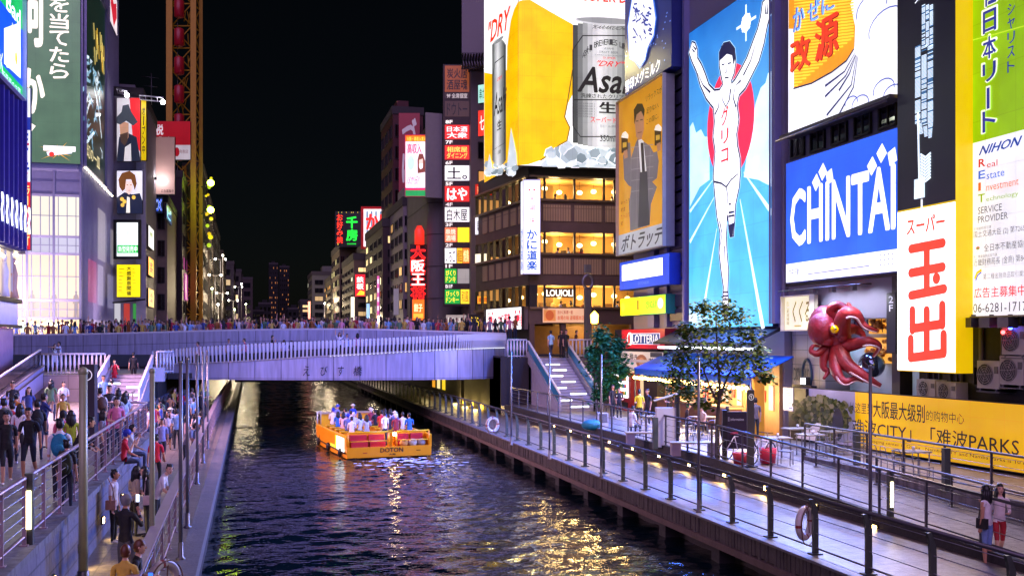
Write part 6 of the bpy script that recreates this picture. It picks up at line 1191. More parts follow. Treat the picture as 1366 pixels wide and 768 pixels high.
for k in range(9):
    c = P(239, 12 + 38 * k - 76, D - .6); g = MB(); g.tube([(c.x, c.y, c.z - 1.15), (c.x, c.y, c.z - 1.0), (c.x, c.y, c.z + 1.0), (c.x, c.y, c.z + 1.15)], [.4, .62, .62, .4], M_gon, 12); go = g.build('gondola', fw); MB().tube([(c.x - .2, c.y, c.z - 1.9), (c.x - .2, c.y, c.z + 1.9)], .05, M_steel, 5).build('hanger', go)
dk_ = block('dark discount store building with yellow lit strips under the ferris wheel', P(243, 0, 131).x, P(270, 0, 131).x, P(262, 0, 133).y, P(262, 0, 133).y + 14, zat(225, 133), mat('store_dark', '#2a1c1a', .6, vary=.4), side=dict(cols=4, rows=6, dark='#120c0c'))
x_ = P(270, 0, 131).x + .1; y_ = P(262, 0, 133).y
for k in range(0, 22, 2): f = MB(); f.ball((x_ + rnd.uniform(.1, .9), y_ + rnd.uniform(0, 3) + 3.5 * math.sin(k * .5) ** 2, zat(235 + k * 4.5, 134)), rnd.uniform(.15, .36), glow('store_lamp%d' % (k % 3), ('#e8d80c', '#d8b408', '#a8c81c')[k % 3], 1.2), 8, 6); f.build('lamp', dk_)
for py in (244, 280):
    pp = P(281, py, 128); r = thing('floodlight', 'greenish glaring floodlight on the ferris wheel side, ' + ('upper' if py < 250 else 'lower') + ' of two', 'light', pp); r['o'] = (0, 0, 0)
    MB().ball((0, 0, 0), .42, glow('green_flood', '#d4ff3a', 40, False), 10, 8).build('lens', r); MB().tube([(0, .1, 0), (-1.2, .6, -.5)], .08, M_black, 5).build('arm', r)
an = P(202, 190, 96); aa = thing('antenna', 'thin roof antenna with cross bars above the poster building', 'antenna', (an.x, an.y, zat(132, 92))); b = MB(); b.tube([(an.x, an.y, zat(140, 96)), (an.x, an.y, zat(98, 96))], .05, M_steel, 5); b.build('mast', aa); b = MB()
for py, w in ((103, .9), (115, .7), (128, .8)): b.tube([(an.x - w, an.y, zat(py, 96)), (an.x + w * .8, an.y, zat(py + 1, 96))], .035, M_steel, 4)
b.build('cross_bar', aa)
for px0, px1, py, lb in ((157, 170, 124, 'white lamp gantry over the hat poster'), (187, 218, 133, 'long white lamp gantry reaching right from the hat poster')):
    a, b2 = P(px0, py, 89), P(px1, py + 3, 88); g = MB(); g.tube([a, b2], .06, M_white, 5); g.tube([a + Vector((0, -.5, .25)), b2 + Vector((0, -.5, .25))], .06, M_white, 5)
    for k in range(5): c = a + (b2 - a) * k / 4; g.tube([c, c + Vector((0, -.5, .25))], .04, M_white, 4)
    g.ball(b2 + Vector((0, -.3, -.1)), .2, glow('flood', '#ffffff', 40, False), 8, 6); tag(g.build('lamp_gantry'), lb, 'gantry')
# receding left bank blocks and street lamps
cols = ('#3a302e', '#2c282c', '#443a34', '#332e33', '#3d3833')
for k, (p0, p1, d, top) in enumerate(((262, 279, 150, 265), (268, 287, 172, 300), (276, 297, 200, 338), (288, 312, 240, 352), (304, 322, 300, 362), (322, 337, 380, 372))):
    a, b2 = V2(p0, d), V2(p1, d); block(('slim dark block just right of the ferris wheel', 'second dark block beyond the ferris wheel', 'grey block behind the cluster of left bank street lamps', 'pale cornered block midway along the far left bank', 'low block near the far end of the left bank', 'farthest small block on the left bank')[k], a[0] - 8, b2[0], b2[1], b2[1] + 26, zat(top, d), mat('far' + cols[k % 5], cols[k % 5], .7, vary=.2),
        side=dict(cols=6, rows=6, lit=some(6, 6, .35, k), tint=('#ffd08a', '#fff2c8', '#ffb45a')[k % 3], es=1.5), front=dict(cols=3, rows=6, lit=some(6, 3, .25, k + 9), tint='#ffd9a0', es=1.0))
def street_lamp(px, py, d, label, c='#fff4d8', n=2, s=30):
    pp = P(px, py, d); r = thing('street_lamp', label, 'street lamp', (pp.x, pp.y, 4.6), 'street lamps along the far banks'); MB().tube([(pp.x, pp.y, 4.6), (pp.x, pp.y, pp.z)], [.12, .08], M_pole, 6).build('post', r)
    for k in range(n): dx = (k - (n - 1) / 2) * 1.6; MB().tube([(pp.x, pp.y, pp.z - .2), (pp.x + dx, pp.y - .2, pp.z)], .05, M_pole, 5).build('arm', r); MB().ball((pp.x + dx, pp.y - .25, pp.z - .1), .1 + d / 3400, glow('street' + c, c, s, False), 8, 6).build('lantern', r)
    if d < 215: l = bpy.data.lights.new('lamp', 'POINT'); l.energy = 900; l.color = (1, .78, .5); l.shadow_soft_size = .3; lo = bpy.data.objects.new('lamp', l); COL.objects.link(lo); lo.parent = r; lo.location = (1.2 if px < 400 else -1.2, -1.5, pp.z - 5.2)
for k, (px, py, d) in enumerate(((297, 340, 150), (287, 366, 140), (283, 384, 136), (294, 345, 165), (322, 378, 210), (318, 382, 240), (328, 405, 200), (296, 390, 150), (291, 405, 145), (311, 400, 190), (313, 412, 185), (320, 430, 230))):
    street_lamp(px, py, d, ('tallest', 'second', 'third', 'fourth', 'fifth', 'sixth', 'seventh', 'eighth', 'ninth', 'tenth', 'eleventh', 'twelfth')[k] + ' glaring street lamp from the top of the far left bank cluster', ('#fff6dc', '#fff6dc', '#e8ffb0', '#ffffff')[k % 4], 1 + k % 2)
for px, py, d, c in ((449, 394, 150, '#f6ffd0'), (450, 402, 148, '#fff2c8'), (433, 404, 190, '#fff2c8'), (511, 418, 110, '#fff2c8')): street_lamp(px, py, d, 'glaring street lamp on the far right bank at ' + {449: 'the head of the row', 450: 'the yellow lit wall', 433: 'the grey far block', 511: 'the foot of the striped crab board'}[px], c, 1)
# ---------------------------------------------------------------- right bank beyond the corner building
M_grey = mat('grey_wall', '#6d6566', .65, vary=.2, scale=.7); M_red = mat('dark_red_wall', '#4a1820', .6, vary=.25)
d = 80; a, b2 = V2(628, d), V2(650, 76); gbk = block('grey ribbed building between the floor sign tower and the corner restaurant', a[0], a[0] + 9, a[1], a[1] + 9, zat(92, d), M_grey, front=dict(cols=3, rows=8, lit=some(8, 3, .3, 4), tint='#ffb05a', es=.8))
for k, (px0, px1, t, b_, c, tx, tc, lb) in enumerate(((634, 653, 290, 313, '#f4f2f4', '居酒屋', '#3a3a3c', 'white tilted'), (634, 652, 339, 353, '#fbf4d0', '', '#888888', 'blank cream'), (638, 652, 114, 138, '#9fd8c4', '串カツ', '#2a5a4a', 'pale green'), (638, 654, 148, 182, '#e83a2c', '七味', '#fff0e0', 'red'), (637, 651, 395, 405, '#f0a02c', '鶏料理', '#a82a1c', 'small orange'), (634, 656, 246, 262, '#b8281c', 'REDTOP', '#ff9a6a', 'dim red'))):
    p = sign('shop_sign', lb + ' box sign on the grey ribbed building', 'sign', ((V2(px0, 77.5)), norm2((CS * .85 - SN * .5, -SN * .85 - CS * .5))), px0, px1, t, b_, .3, 1.1, '#3a3434'); p.bgnd(c); p.text(tx, .12, .2, .88, .8, tc, .03) if tx else None; done(p)
p = sign('billboard', 'blank grey billboard back with steel truss high behind the beer billboard', 'billboard', facing(78), 616, 646, -30, 72, .8, .0, '#5d5a5e'); p.bgnd('#6a666a'); b = MB()
for k in range(9): u0 = k / 8; A_, B_ = p.w(u0, 1.0, -.4), p.w(min(1, u0 + .125), 1.0, .3); b.tube([A_, (B_[0], B_[1], B_[2] - 1.1)], .07, M_steel, 5); b.tube([(A_[0], A_[1], A_[2] - 1.1), B_], .07, M_steel, 5)
b.tube([p.w(0, 1.0, 0), p.w(1, 1.0, 0)], .08, M_steel, 5); b.tube([(*p.w(0, 1, 0)[:2], p.z0 - 1.1), (*p.w(1, 1, 0)[:2], p.z0 - 1.1)], .08, M_steel, 5); b.build('truss', p.root); done(p)
# floor-by-floor sign tower
dS = 80.5; A, B = V2(591, dS), V2(628, dS); tw = thing('sign_tower', 'tall narrow tower of stacked floor signs numbered from B1F to 9F', 'sign tower', (*A, 6)); b = MB(); b.bar(A, B, zat(408, dS), zat(86, dS), -1.2, 0, mat('tower_brown', '#3a2a24', .5, vary=.3)); b.build('cabinet', tw)
def board(y0, y1, parts_, x0=593.5, x1=626, st=1.15):
    for f0, f1, bg_, t, tc, bold in parts_:
        a, c = x0 + (x1 - x0) * f0, x0 + (x1 - x0) * f1; P0, P1 = V2(a, dS - .02), V2(c, dS - .02); q = Panel(P0, P1, zat(y1, dS), zat(y0, dS), st); q.bgnd(bg_)
        for i, s_ in enumerate(t if isinstance(t, tuple) else (t,)):
            n = len(t) if isinstance(t, tuple) else 1
            if s_: q.text(s_, .08, .1 + .84 * i / n, .92, .04 + .88 * (i + 1) / n, tc, bold)
        q.root = tw; done(q, name='board')
board(88, 123, [(0, 1, '#a0521c', ('炭火居', '酒屋魂'), '#1c0c08', .03)], st=.5); board(124, 132, [(0, 1, '#2a1c18', '9F 全席個室', '#cfc4bc', .02)], st=.8); board(135, 156, [(0, 1, '#4a3428', 'ドウトー', '#140c08', .03)], st=.4)
for y, t in ((160, '8F'), (187, '7F'), (214.5, '6F'), (242.5, '5F'), (270, '4F'), (297, '3F'), (324, '2F'), (352, '1F'), (379, 'B1F')): board(y, y + 5.6, [(0, .34, '#3a2a24', t, '#f6f0e8', .05)], st=1.0)
board(167, 187 - 1, [(0, 1, '#e0281c', ('日本酒', '大衆'), '#fff2ea', .04)]); board(194, 213, [(0, 1, '#e0281c', ('相席屋', 'ダイニング'), '#ffd85a', .03)]); board(221, 241, [(0, 1, '#f6f4f2', '土。', '#1c1818', .04)])
board(248.5, 269, [(0, 1, '#e0281c', 'はや', '#fff2ea', .06)]); board(276.5, 296, [(0, 1, '#f8f6f2', '白木屋', '#1c1818', .02)]); board(303.5, 323, [(0, .48, '#f0764c', ('串焼', '酒場'), '#ffe0c0', .03), (.52, 1, '#ffd61c', ('', ''), '#fff8c0', .0)])
board(331, 351, [(0, .47, '#f6f4f2', 'いちご', '#1c1818', .02), (.5, .72, '#f6c01c', '個室', '#8a3a10', .02), (.74, 1, '#f0781c', '焼鳥', '#fff0a0', .03)]); board(358.5, 378, [(0, .48, '#1c9a34', ('びくり', 'ドンキ'), '#ffe83a', .04), (.52, 1, '#8a8480', '', '#000000', 0)]); board(386, 405, [(0, .62, '#1c9a34', ('びっくり', 'ドンキー'), '#ffe83a', .04), (.65, 1, '#f6d82c', '和風', '#a86a10', .02)])
d = 83; a = V2(572, d); c2 = V2(595, d); rp_ = thing('building', 'grey round cornered building behind the floor sign tower', 'building', (*a, 4.6)); b = MB(); rr = 1.1; pts = [(a[0] + rr - rr * math.cos(t), a[1] + rr - rr * math.sin(t)) for t in np.linspace(0, math.pi / 2, 8)] + [(a[0] + 12, a[1]), (a[0] + 12, a[1] + 12), (a[0], a[1] + 12)]; b.prism(pts, 4.0, zat(232, d), M_grey); b.prism(pts, zat(232, d), zat(165, d), mat('brown_wall', '#443634', .65, vary=.2)); b.build('wall', rp_)
b = MB()
for py in (270, 312, 355, 398): b.prism([(x - .03 * (x < a[0] + 2), y - .03) for x, y in pts], zat(py, d), zat(py, d) + .05, M_brd)
b.build('joint', rp_); b = MB(); b.bar(V2(568, 81), V2(590, 81.5), zat(263, 81), zat(150, 81), -.2, .0, mat('panel_back', '#8a8688', .5, vary=.1)); b.build('signboard_back', rp_)
p = sign('shop_sign', 'grey dimly lit shop sign at the foot of the round cornered building', 'sign', facing(79), 595, 622, 420, 436, .3, .55, '#4a4440'); p.bgnd('#b4aa9c'); p.rect(.1, .2, .14, .8, '#fff6d8'); p.text('CINQUE', .22, .25, .74, .7, '#fff6e0', .03); p.text('カフェ', .78, .45, .96, .75, '#4a4038', .02); done(p)
p = sign('shop_sign', 'black shop sign with yellow characters above the bridge crowd', 'sign', facing(77), 624, 645, 420, 438, .3, 1.0, '#1c1814'); p.bgnd('#14100c'); p.text('づぼらヤ', .05, .12, .95, .88, '#f0cc2c', .03); done(p)
d = 95; a, c2 = V2(538, d), V2(575, d); og = block('pale grey building carrying the red neon dumpling sign', a[0], c2[0], a[1], a[1] + 12, zat(272, d), mat('pale_grey', '#8a8285', .6, vary=.15), front=dict(cols=4, rows=6, lit=some(6, 4, .12, 6), tint='#ffc070', es=.9), side=dict(left=True, cols=4, rows=6, lit=some(6, 4, .2, 2), tint='#ffc070'))
ng = thing('neon_sign', 'red outlined vertical neon sign reading Osaka Ohsho', 'sign', P(558, 428, 83.5)); ng['o'] = (0, 0, 0); dN = 83.5
for i, (ch, c) in enumerate((('大', '#ff2a1c'), ('阪', '#fff4f0'), ('王', '#fff4f0'), ('将', '#ff2a1c'))):
    q = Panel(V2(548.5, dN), V2(567, dN), zat(328 + 18 * i + 17, dN), zat(328 + 18 * i, dN), 1.6); q.text(ch, -.06, -.04, 1.06, 1.04, '#ff2418', .13 if i in (1, 2) else .1); q.text(ch, .03, .04, .97, .96, '#fff2ea' if i in (1, 2) else '#7a0c08', .03); q.root = ng
    q.mb.v = [tuple(np.array(v) - np.array(ng.location)) for v in q.mb.v]; q.mb.build('character', ng)
q = Panel(V2(550, dN + .3), V2(566, dN + .3), zat(427, dN), zat(399, dN), 1.1); q.bgnd('#f0741c'); q.text('餃子', .15, .2, .85, .6, '#fff0b0', .05); q.rect(.1, .68, .9, .9, '#ffb83c'); q.mb.v = [tuple(np.array(v) - np.array(ng.location)) for v in q.mb.v]; q.mb.build('lit_box', ng)
b = MB(); l0 = Vector(ng.location); b.tube([P(559.5, 326, dN) - l0, P(559.5, 308, dN) - l0, P(559.5, 301, dN) - l0], [.42, .42, .2], glow('red_tube', '#f03018', 1.0), 12); b.build('lantern', ng); b = MB(); x0, x1 = P(547, 0, dN + .4), P(568, 0, dN + .4); b.bar((x0.x - l0.x, x0.y - l0.y), (x1.x - l0.x, x1.y - l0.y), zat(432, dN) - l0.z, zat(325, dN) - l0.z, -.3, 0, M_brd); b.build('backing', ng)
d = 110; a, c2 = V2(524, d), V2(566, d); block('dark red tower block behind the dumpling restaurant', a[0], c2[0], a[1], a[1] + 10, zat(150, d), M_red, side=dict(left=True, cols=3, rows=9, dark='#1c0c10'), front=dict(cols=3, rows=9, lit=some(9, 3, .06, 3), dark='#220e12'))
q = sign('vertical_sign', 'dark red vertical sign with grey characters on the red tower block', 'sign', facing(108), 532, 560, 151, 345, .3, .16, '#2a0e12'); q.bgnd('#8a1c2c'); q.text('づぼらや', .15, .02, .85, .95, '#cfc6c8', .06, vert=True); done(q)
p = sign('billboard', 'pink and white job billboard with a masked girl left of the floor sign tower', 'billboard', facing(82), 541, 570, 181, 262, .3, 1.05, '#6a2a3a', '#e82c6c'); p.bgnd('#f6eef2'); p.rect(0, 0, 1, .1, '#f07818'); p.text('大阪・高収入求人', .06, .02, .94, .09, '#ffe040', .02); p.text('高収入', .08, .13, .74, .3, '#e02860', .04); p.ell(.24, .45, .17, .12, '#bfe0f4', 16); p.rect(0, .9, 1, 1, '#1c9a4c'); p.rect(0, .86, 1, .9, '#e02860')
p.poly([(.55, .4), (.62, .3), (.8, .3), (.9, .42), (.92, .62), (.56, .62)], '#7a3c2c'); p.poly([(.62, .4), (.8, .38), (.8, .52), (.7, .56), (.62, .52)], '#f0c8b4'); p.poly([(.62, .47), (.8, .46), (.78, .54), (.66, .55)], '#fdfdfd'); p.poly([(.5, .85), (.58, .62), (.9, .6), (1, .8), (1, .86), (.5, .86)], '#f4e2e6'); p.text('15から!', .04, .66, .56, .8, '#e8487c', .03, skew=.2); done(p)
d = 128; a, c2 = V2(484, d), V2(526, d); block('tall dim building under the red striped crab board', a[0] + .5, c2[0], a[1], a[1] + 14, zat(328, d), mat('dim_brown', '#4c4038', .65, vary=.2), side=dict(left=True, cols=4, rows=7, lit=some(7, 4, .2, 11), tint='#ffcf8a'), front=dict(cols=4, rows=7, lit=some(7, 4, .25, 12), tint='#ffcf8a'))
p = sign('neon_sign', 'red and white striped neon board with red hiragana above the far right roofs', 'sign', facing(126), 485, 522, 279, 329, .4, 1.2, '#4a1010', '#ff2a20', fr=.3); p.bgnd('#f6f0f0')
for k in range(6): p.rect(.1 + .16 * k, .06, .16 + .16 * k, .94, '#5d7f96')
p.text('かに', .08, .12, .98, .55, '#ff2a1c', .08); p.ell(.34, .75, .17, .18, '#e0241c', 10); p.rect(.6, .65, .85, .9, '#2a4a6a'); done(p)
d = 140; a, c2 = V2(450, d), V2(486, d); block('brown building below the green and red neon roof sign', a[0] + .3, c2[0], a[1], a[1] + 14, zat(331, d), mat('brown2', '#5a4a40', .65, vary=.2), side=dict(left=True, cols=4, rows=6, lit=some(6, 4, .3, 21), tint='#fff0a0'), front=dict(cols=4, rows=6, lit=some(6, 4, .15, 22)))
p = sign('neon_sign', 'black roof sign with green kanji and red okonomiyaki characters in neon', 'sign', facing(138), 447, 482, 282, 329, .4, 1.3, '#15151a'); p.bgnd('#07070a'); p.text('お好み焼', .06, .06, .3, .92, '#ff3a20', .04, vert=True); p.text('千房', .42, .12, .86, .86, '#1ce83a', .06, vert=True); p.rect(.46, .9, .8, .94, '#12a82c')
for k in range(10): p.ell(.03 + .9 * rnd.random(), .95 * rnd.random() if k < 4 else .03, .015, .012, '#e8c83c', 6)
done(p)
p = sign('shop_sign', 'small red square sign with white strokes on the far right bank', 'sign', facing(112), 474, 487, 366, 395, .3, 1.2, '#3a1414'); p.bgnd('#e41c2c'); p.text('鉄板', .12, .08, .88, .7, '#fff6f0', .03, vert=True); p.poly([(.1, .95), (.5, .72), (.95, .8), (.9, .95)], '#f6b42c'); done(p)
for px0, px1, t, b_, dd, c, lb in ((468, 473, 396, 428, 120, '#f4ecd0', 'white upright light box'), (489, 493, 405, 425, 105, '#9cc8f0', 'pale blue upright light box'), (503, 506, 368, 420, 100, '#c85a9c', 'thin pink and white upright light box'), (525, 532, 385, 420, 92, '#a8a4a8', 'dim grey upright board'), (411, 414, 402, 425, 190, '#ff9a8a', 'thin pink upright light box far away'), (546, 552, 385, 425, 98, '#e8e0d8', 'cream upright box')):
    q = sign('vertical_sign', lb + ' on the far right bank', 'sign', facing(dd), px0, px1, t, b_, .3, 1.2 if 'dim' not in lb else .25, '#2a2426'); q.bgnd(c)
    if px0 == 503:
        for k in range(4): q.rect(.15, .08 + .23 * k, .85, .2 + .23 * k, '#ecd8ea')
    done(q)
for k, (p0, p1, d, top, c) in enumerate(((508, 530, 104, 300, '#3a2a2c'), (497, 512, 118, 345, '#4c4440'), (470, 486, 122, 345, '#5d4c44'), (452, 472, 150, 362, '#544a3c'), (440, 454, 180, 372, '#4a4238'), (415, 434, 215, 366, '#5d5f58'), (428, 442, 235, 382, '#3d3a34'), (400, 418, 320, 402, '#2c2c2c'))):
    a, c2 = V2(p0, d), V2(p1, d); block(('dark block left of the dumpling sign', 'grey block under the right edge of the striped crab board', 'tan block behind the small red square sign', 'tan block below the green neon roof sign', 'brown block beside the glaring right bank lamps', 'pale square topped block at the far right bend', 'low dark block next to the pale square topped block', 'farthest low block on the right bank')[k], a[0] + .2, c2[0] + 6, a[1], a[1] + 16, zat(top, d), mat('farr' + c, c, .65, vary=.2), side=dict(left=True, cols=4, rows=6, lit=some(6, 4, .3, k + 31), tint=('#ffdf9a', '#ffb860', '#f4f4d0')[k % 3], es=1.4), front=dict(cols=3, rows=6, lit=some(6, 3, .25, k + 41), tint='#ffd090', es=1.0))
f = MB(); a = P(452, 440, 147); f.box(a.x, a.x + 1.2, a.y, a.y + .3, 5, zat(388, 147), glow('yellow_wall', '#d8e04a', .8)); tag(f.build('lit_wall'), 'yellow green lit wall strip on the far right bank', 'wall')
for p0, p1, d, top, lb, sd_ in ((359, 371, 560, 352, 'distant dark high rise with orange window lights, the taller of two', 5), (373, 386, 600, 356, 'distant dark high rise with orange window lights, the lower of two', 6)):
    a, c2 = V2(p0, d), V2(p1, d); block(lb, a[0], c2[0], a[1], a[1] + 20, zat(top, d), mat('night_tower', '#0c0a0e', .8), front=dict(cols=5, rows=12, lit=some(12, 5, .3, sd_), tint='#ff9a4a', es=.55, frame='#0c0a0e', dark='#060608', fill=(.4, .4)), z0=10)
for k, (p0, p1, d, top) in enumerate(((336, 352, 420, 415), (345, 362, 480, 405), (384, 402, 460, 412))):
    a, c2 = V2(p0, d), V2(p1, d); block(('far low black block left of the distant high rises', 'far low black block under the distant high rises', 'far low black block right of the distant high rises')[k], a[0], c2[0], a[1], a[1] + 20, zat(top, d), mat('night_block', '#0a090c', .8), front=dict(cols=3, rows=4, lit=some(4, 3, .15, k + 60), tint='#e8f0a0', es=.7, frame='#0c0a0e', dark='#060608'))
# ================================================================ PEOPLE
def clo(c): return mat('cloth' + c, c, .75, vary=.3, scale=9, bump=.45, bscale=11)
SKIN = [mat('skin%d' % i, c, .5, vary=.06, scale=8) for i, c in enumerate(('#c8957a', '#b98468', '#d8a88c'))]
HAIR = {k: mat('hair_' + k, c, .45, vary=.3, scale=20) for k, c in (('black', '#100d0d'), ('brown', '#3a2116'), ('auburn', '#5a2c14'), ('grey', '#5d5d60'))}
M_eye = mat('eye_dark', '#120c0a', .2); M_lip = mat('lip', '#8a4440', .5); M_shoe = mat('shoe_dark', '#1c1a1c', .5); M_shoew = mat('shoe_white', '#d0ccd0', .5)
U = lambda v: Vector(v).normalized()
ARM = dict(down=((.14, .02, -1), (.03, -.22, -1)), swing=((.14, -.35, -.95), (.0, -.7, -.8)), back=((.14, .35, -.95), (.05, .05, -1)), phone=((.25, -.55, -.85), (-.42, -.3, .85)), high=((.35, -.25, .9), (-.05, -.12, 1)), rail=((.12, -.55, -.8), (-.25, -1, -.05)), hold=((.16, .02, -1), (-.3, -.95, .05)), hip=((.35, .15, -.95), (-.3, -.3, -.85)), point=((.2, -.9, .15), (.05, -1, .2)), lap=((.12, -.3, -.95), (-.25, -.85, -.3)), strap=((.2, -.2, -1), (-.45, -.45, .75)))
LEG = dict(stand=(((.02, -.01, -1), (.01, .03, -1)),) * 2, walk=(((.0, -.45, -.9), (.0, .06, -1)), ((.0, .16, -1), (.0, .62, -.85))), wide=(((.12, -.02, -1), (.06, .02, -1)), ((.1, -.1, -1), (.02, .14, -1))), sit=(((.12, -1, -.04), (.02, .06, -1)),) * 2, hang=(((.08, -1, -.08), (.02, .1, -1)), ((.12, -1, -.12), (.0, -.1, -1))))
POSES = dict(stand=('down', 'down', 'stand', 0, 0), walk=('swing', 'back', 'walk', .04, 0), walkb=('down', 'hold', 'walk', .03, .2), phone=('phone', 'phone', 'wide', -.03, 0), phone1=('phone', 'down', 'stand', 0, 0), high=('high', 'high', 'wide', -.05, 0), wave=('high', 'hip', 'wide', 0, .2), lean=('rail', 'rail', 'wide', .5, .3), leanc=('rail', 'rail', 'wide', .42, -.95), hold=('hold', 'hold', 'stand', .05, 0), point=('point', 'down', 'wide', 0, 0), sit=('lap', 'lap', 'sit', .12, 0), sitp=('phone', 'lap', 'sit', .05, .3), hang=('phone', 'lap', 'hang', .1, .2), strap=('strap', 'down', 'stand', .02, 0), hug=('point', 'point', 'stand', .06, .4))
_B = {}
def body_mesh(pose, sleeve, legs):
    k = (pose, sleeve, legs)
    if k in _B: return _B[k]
    al, ar, lg, lean, turn = POSES[pose]; sit = lg in ('sit', 'hang'); pz = .5 if sit else .93
    V = []; E = []; R = []; seg = []
    def add(p, r, par=None, reg=None):
        V.append(Vector(p)); R.append(r if isinstance(r, tuple) else (r, r))
        if par is not None: E.append((par, len(V) - 1)); seg.append((par, len(V) - 1, reg))
        return len(V) - 1
    rot = Matrix.Rotation(lean, 3, 'X'); hip0 = Vector((0, 0, pz)); T = lambda p: hip0 + rot @ (Vector(p) - Vector((0, 0, .93)))
    pel = add((0, 0, pz), (.145, .105)); wa = add(T((0, .0, 1.09)), (.135, .095), pel, 'bottom'); ch = add(T((0, 0, 1.28)), (.165, .11), wa, 'top'); nb = add(T((0, .01, 1.42)), (.10, .075), ch, 'top'); nk = add(T((0, -.01, 1.51)), (.052, .055), nb, 'neck'); add(T((0, -.02, 1.57)), (.055, .06), nk, 'neck')
    hands = []
    for s, A in ((-1, ARM[al]), (1, ARM[ar])):
        sh = add(T((s * .175, .01, 1.395)), .062, nb, 'top'); d1 = rot @ U((s * A[0][0], A[0][1], A[0][2])); d2 = rot @ U((s * A[1][0], A[1][1], A[1][2]))
        m1 = add(V[sh] + d1 * .15, .05, sh, 'top'); el = add(V[sh] + d1 * .285, .04, m1, 'arm'); m2 = add(V[el] + d2 * .12, .039, el, 'fore'); wr = add(V[el] + d2 * .245, .026, m2, 'fore'); hd = add(V[wr] + d2 * .08, (.036, .02), wr, 'hand'); hands.append((s, V[wr] + d2 * .07, d2))
    for s, L in ((-1, LEG[lg][0]), (1, LEG[lg][1])):
        hp = add((s * .085, 0, pz - .03), .088, pel, 'bottom'); d1 = U((s * L[0][0], L[0][1], L[0][2])); d2 = U((s * L[1][0], L[1][1], L[1][2]))
        m = add(V[hp] + d1 * .2, .078, hp, 'thigh'); kn = add(V[hp] + d1 * .41, .056, m, 'thigh'); cf = add(V[kn] + d2 * .14, .055, kn, 'calf'); an = add(V[kn] + d2 * .39, .035, cf, 'calf'); he = add(V[an] + Vector((0, .02, -.045)), .036, an, 'foot'); add(V[an] + Vector((s * .02, -.15, -.05)), .032, he, 'foot')
    if not sit:
        low = min(v.z for v in V) - .034
        for v in V: v.z -= low
        hip0 = hip0 - Vector((0, 0, low)); hands = [(s, p - Vector((0, 0, low)), d) for s, p, d in hands]
    me = bpy.data.meshes.new('t'); me.from_pydata([tuple(v) for v in V], E, []); o = bpy.data.objects.new('t', me); COL.objects.link(o)
    sk = o.modifiers.new('s', 'SKIN'); sk.use_smooth_shade = True; sk.branch_smoothing = .4
    for i, r in enumerate(R): me.skin_vertices[0].data[i].radius = r; me.skin_vertices[0].data[i].use_root = (i == 0)
    sb = o.modifiers.new('u', 'SUBSURF'); sb.levels = sb.render_levels = 1
    ev = bpy.data.meshes.new_from_object(o.evaluated_get(bpy.context.evaluated_depsgraph_get()))
    bpy.data.objects.remove(o); bpy.data.meshes.remove(me)
    slots = [SKIN[0], clo('#808080'), clo('#202028'), M_shoe, M_eye, M_lip]
    mb = MB(); [mb.mi(m) for m in slots]; vs = [tuple(v.co) for v in ev.vertices]
    sg = [(V[a], V[b], reg, (R[a][0] + R[b][0]) / 2) for a, b, reg in seg]
    for p in ev.polygons:
        c = p.center; best = None
        for a, b, reg, r in sg:
            ab = b - a; t = max(0, min(1, (c - a).dot(ab) / ab.length_squared)); dd = (a + ab * t - c).length / r
            if best is None or dd < best[0]: best = (dd, reg, t)
        reg, t = best[1], best[2]
        mi = {'top': 1, 'bottom': 2 if t < .75 or True else 1, 'neck': 0, 'hand': 0, 'foot': 3, 'arm': 1 if sleeve == 'long' or (sleeve == 'short' and t < .45) else 0, 'fore': 1 if sleeve == 'long' and t < .85 else 0, 'thigh': 2, 'calf': 2 if legs == 'long' else 0}[reg]
        if reg == 'bottom' and (c - hip0).dot(rot @ Vector((0, 0, 1))) > (-.03 if legs != 'skirt' else .05): mi = 1
        if reg == 'thigh' and legs == 'skirt' and t > .9: mi = 0
        if sleeve == 'none' and reg == 'top' and abs(c.x) > .2: mi = 0
        mb.f.append(tuple(p.vertices)); mb.m.append(mi); mb.c.append(None); mb.sm.append(True)
    mb.v = vs; bpy.data.meshes.remove(ev)
    hc = T((0, -.03, 1.645)) - (Vector((0, 0, low)) if not sit else Vector()) if False else hip0 + rot @ Vector((0, -.03, .715))
    hr = rot.lerp(Matrix.Identity(3), .0) if False else Matrix.Rotation(lean * .35, 3, 'X') @ Matrix.Rotation(turn, 3, 'Z')
    def hb(c, r, m, n, q, sq): t = MB(); t.ball((0, 0, 0), r, m, n, q, sq); mb.add([tuple(hc + hr @ (Vector(v) + Vector(c))) for v in t.v], t.f, m, None, True)
    hb((0, 0, 0), .1, SKIN[0], 16, 12, (.77, .93, 1.2)); hb((0, -.035, -.065), .06, SKIN[0], 12, 8, (.85, .8, .9)); hb((0, -.098, -.012), .017, SKIN[0], 8, 6, (.8, 1.1, 1.5))
    for s in (-1, 1): hb((s * .031, -.082, .014), .012, M_eye, 8, 5, (1.3, .6, .7)); hb((s * .031, -.086, .036), .014, M_eye, 8, 5, (1.5, .5, .3)); hb((s * .078, .005, 0), .024, SKIN[0], 8, 6, (.45, .8, 1.2))
    hb((0, -.082, -.062), .017, M_lip, 8, 5, (1.5, .5, .5))
    for s, p, d in hands:           # four fingers and a thumb, slightly curled
        side = d.cross(Vector((0, 0, 1))); side = side.normalized() if side.length > .2 else Vector((0, 1, 0)); pal = side.cross(d)
        for j, l in enumerate((.07, .082, .077, .06)): b0 = p + side * (.024 - .016 * j); mb.tube([b0, b0 + d * l * .55, b0 + d * l * .95 + pal * .02 + Vector((-s * .012, 0, 0))], [.0095, .009, .007], SKIN[0], 5)
        b0 = p - d * .03 + side * .028; mb.tube([b0, b0 + side * .025 + d * .03, b0 + side * .028 + d * .062], [.011, .01, .008], SKIN[0], 5)
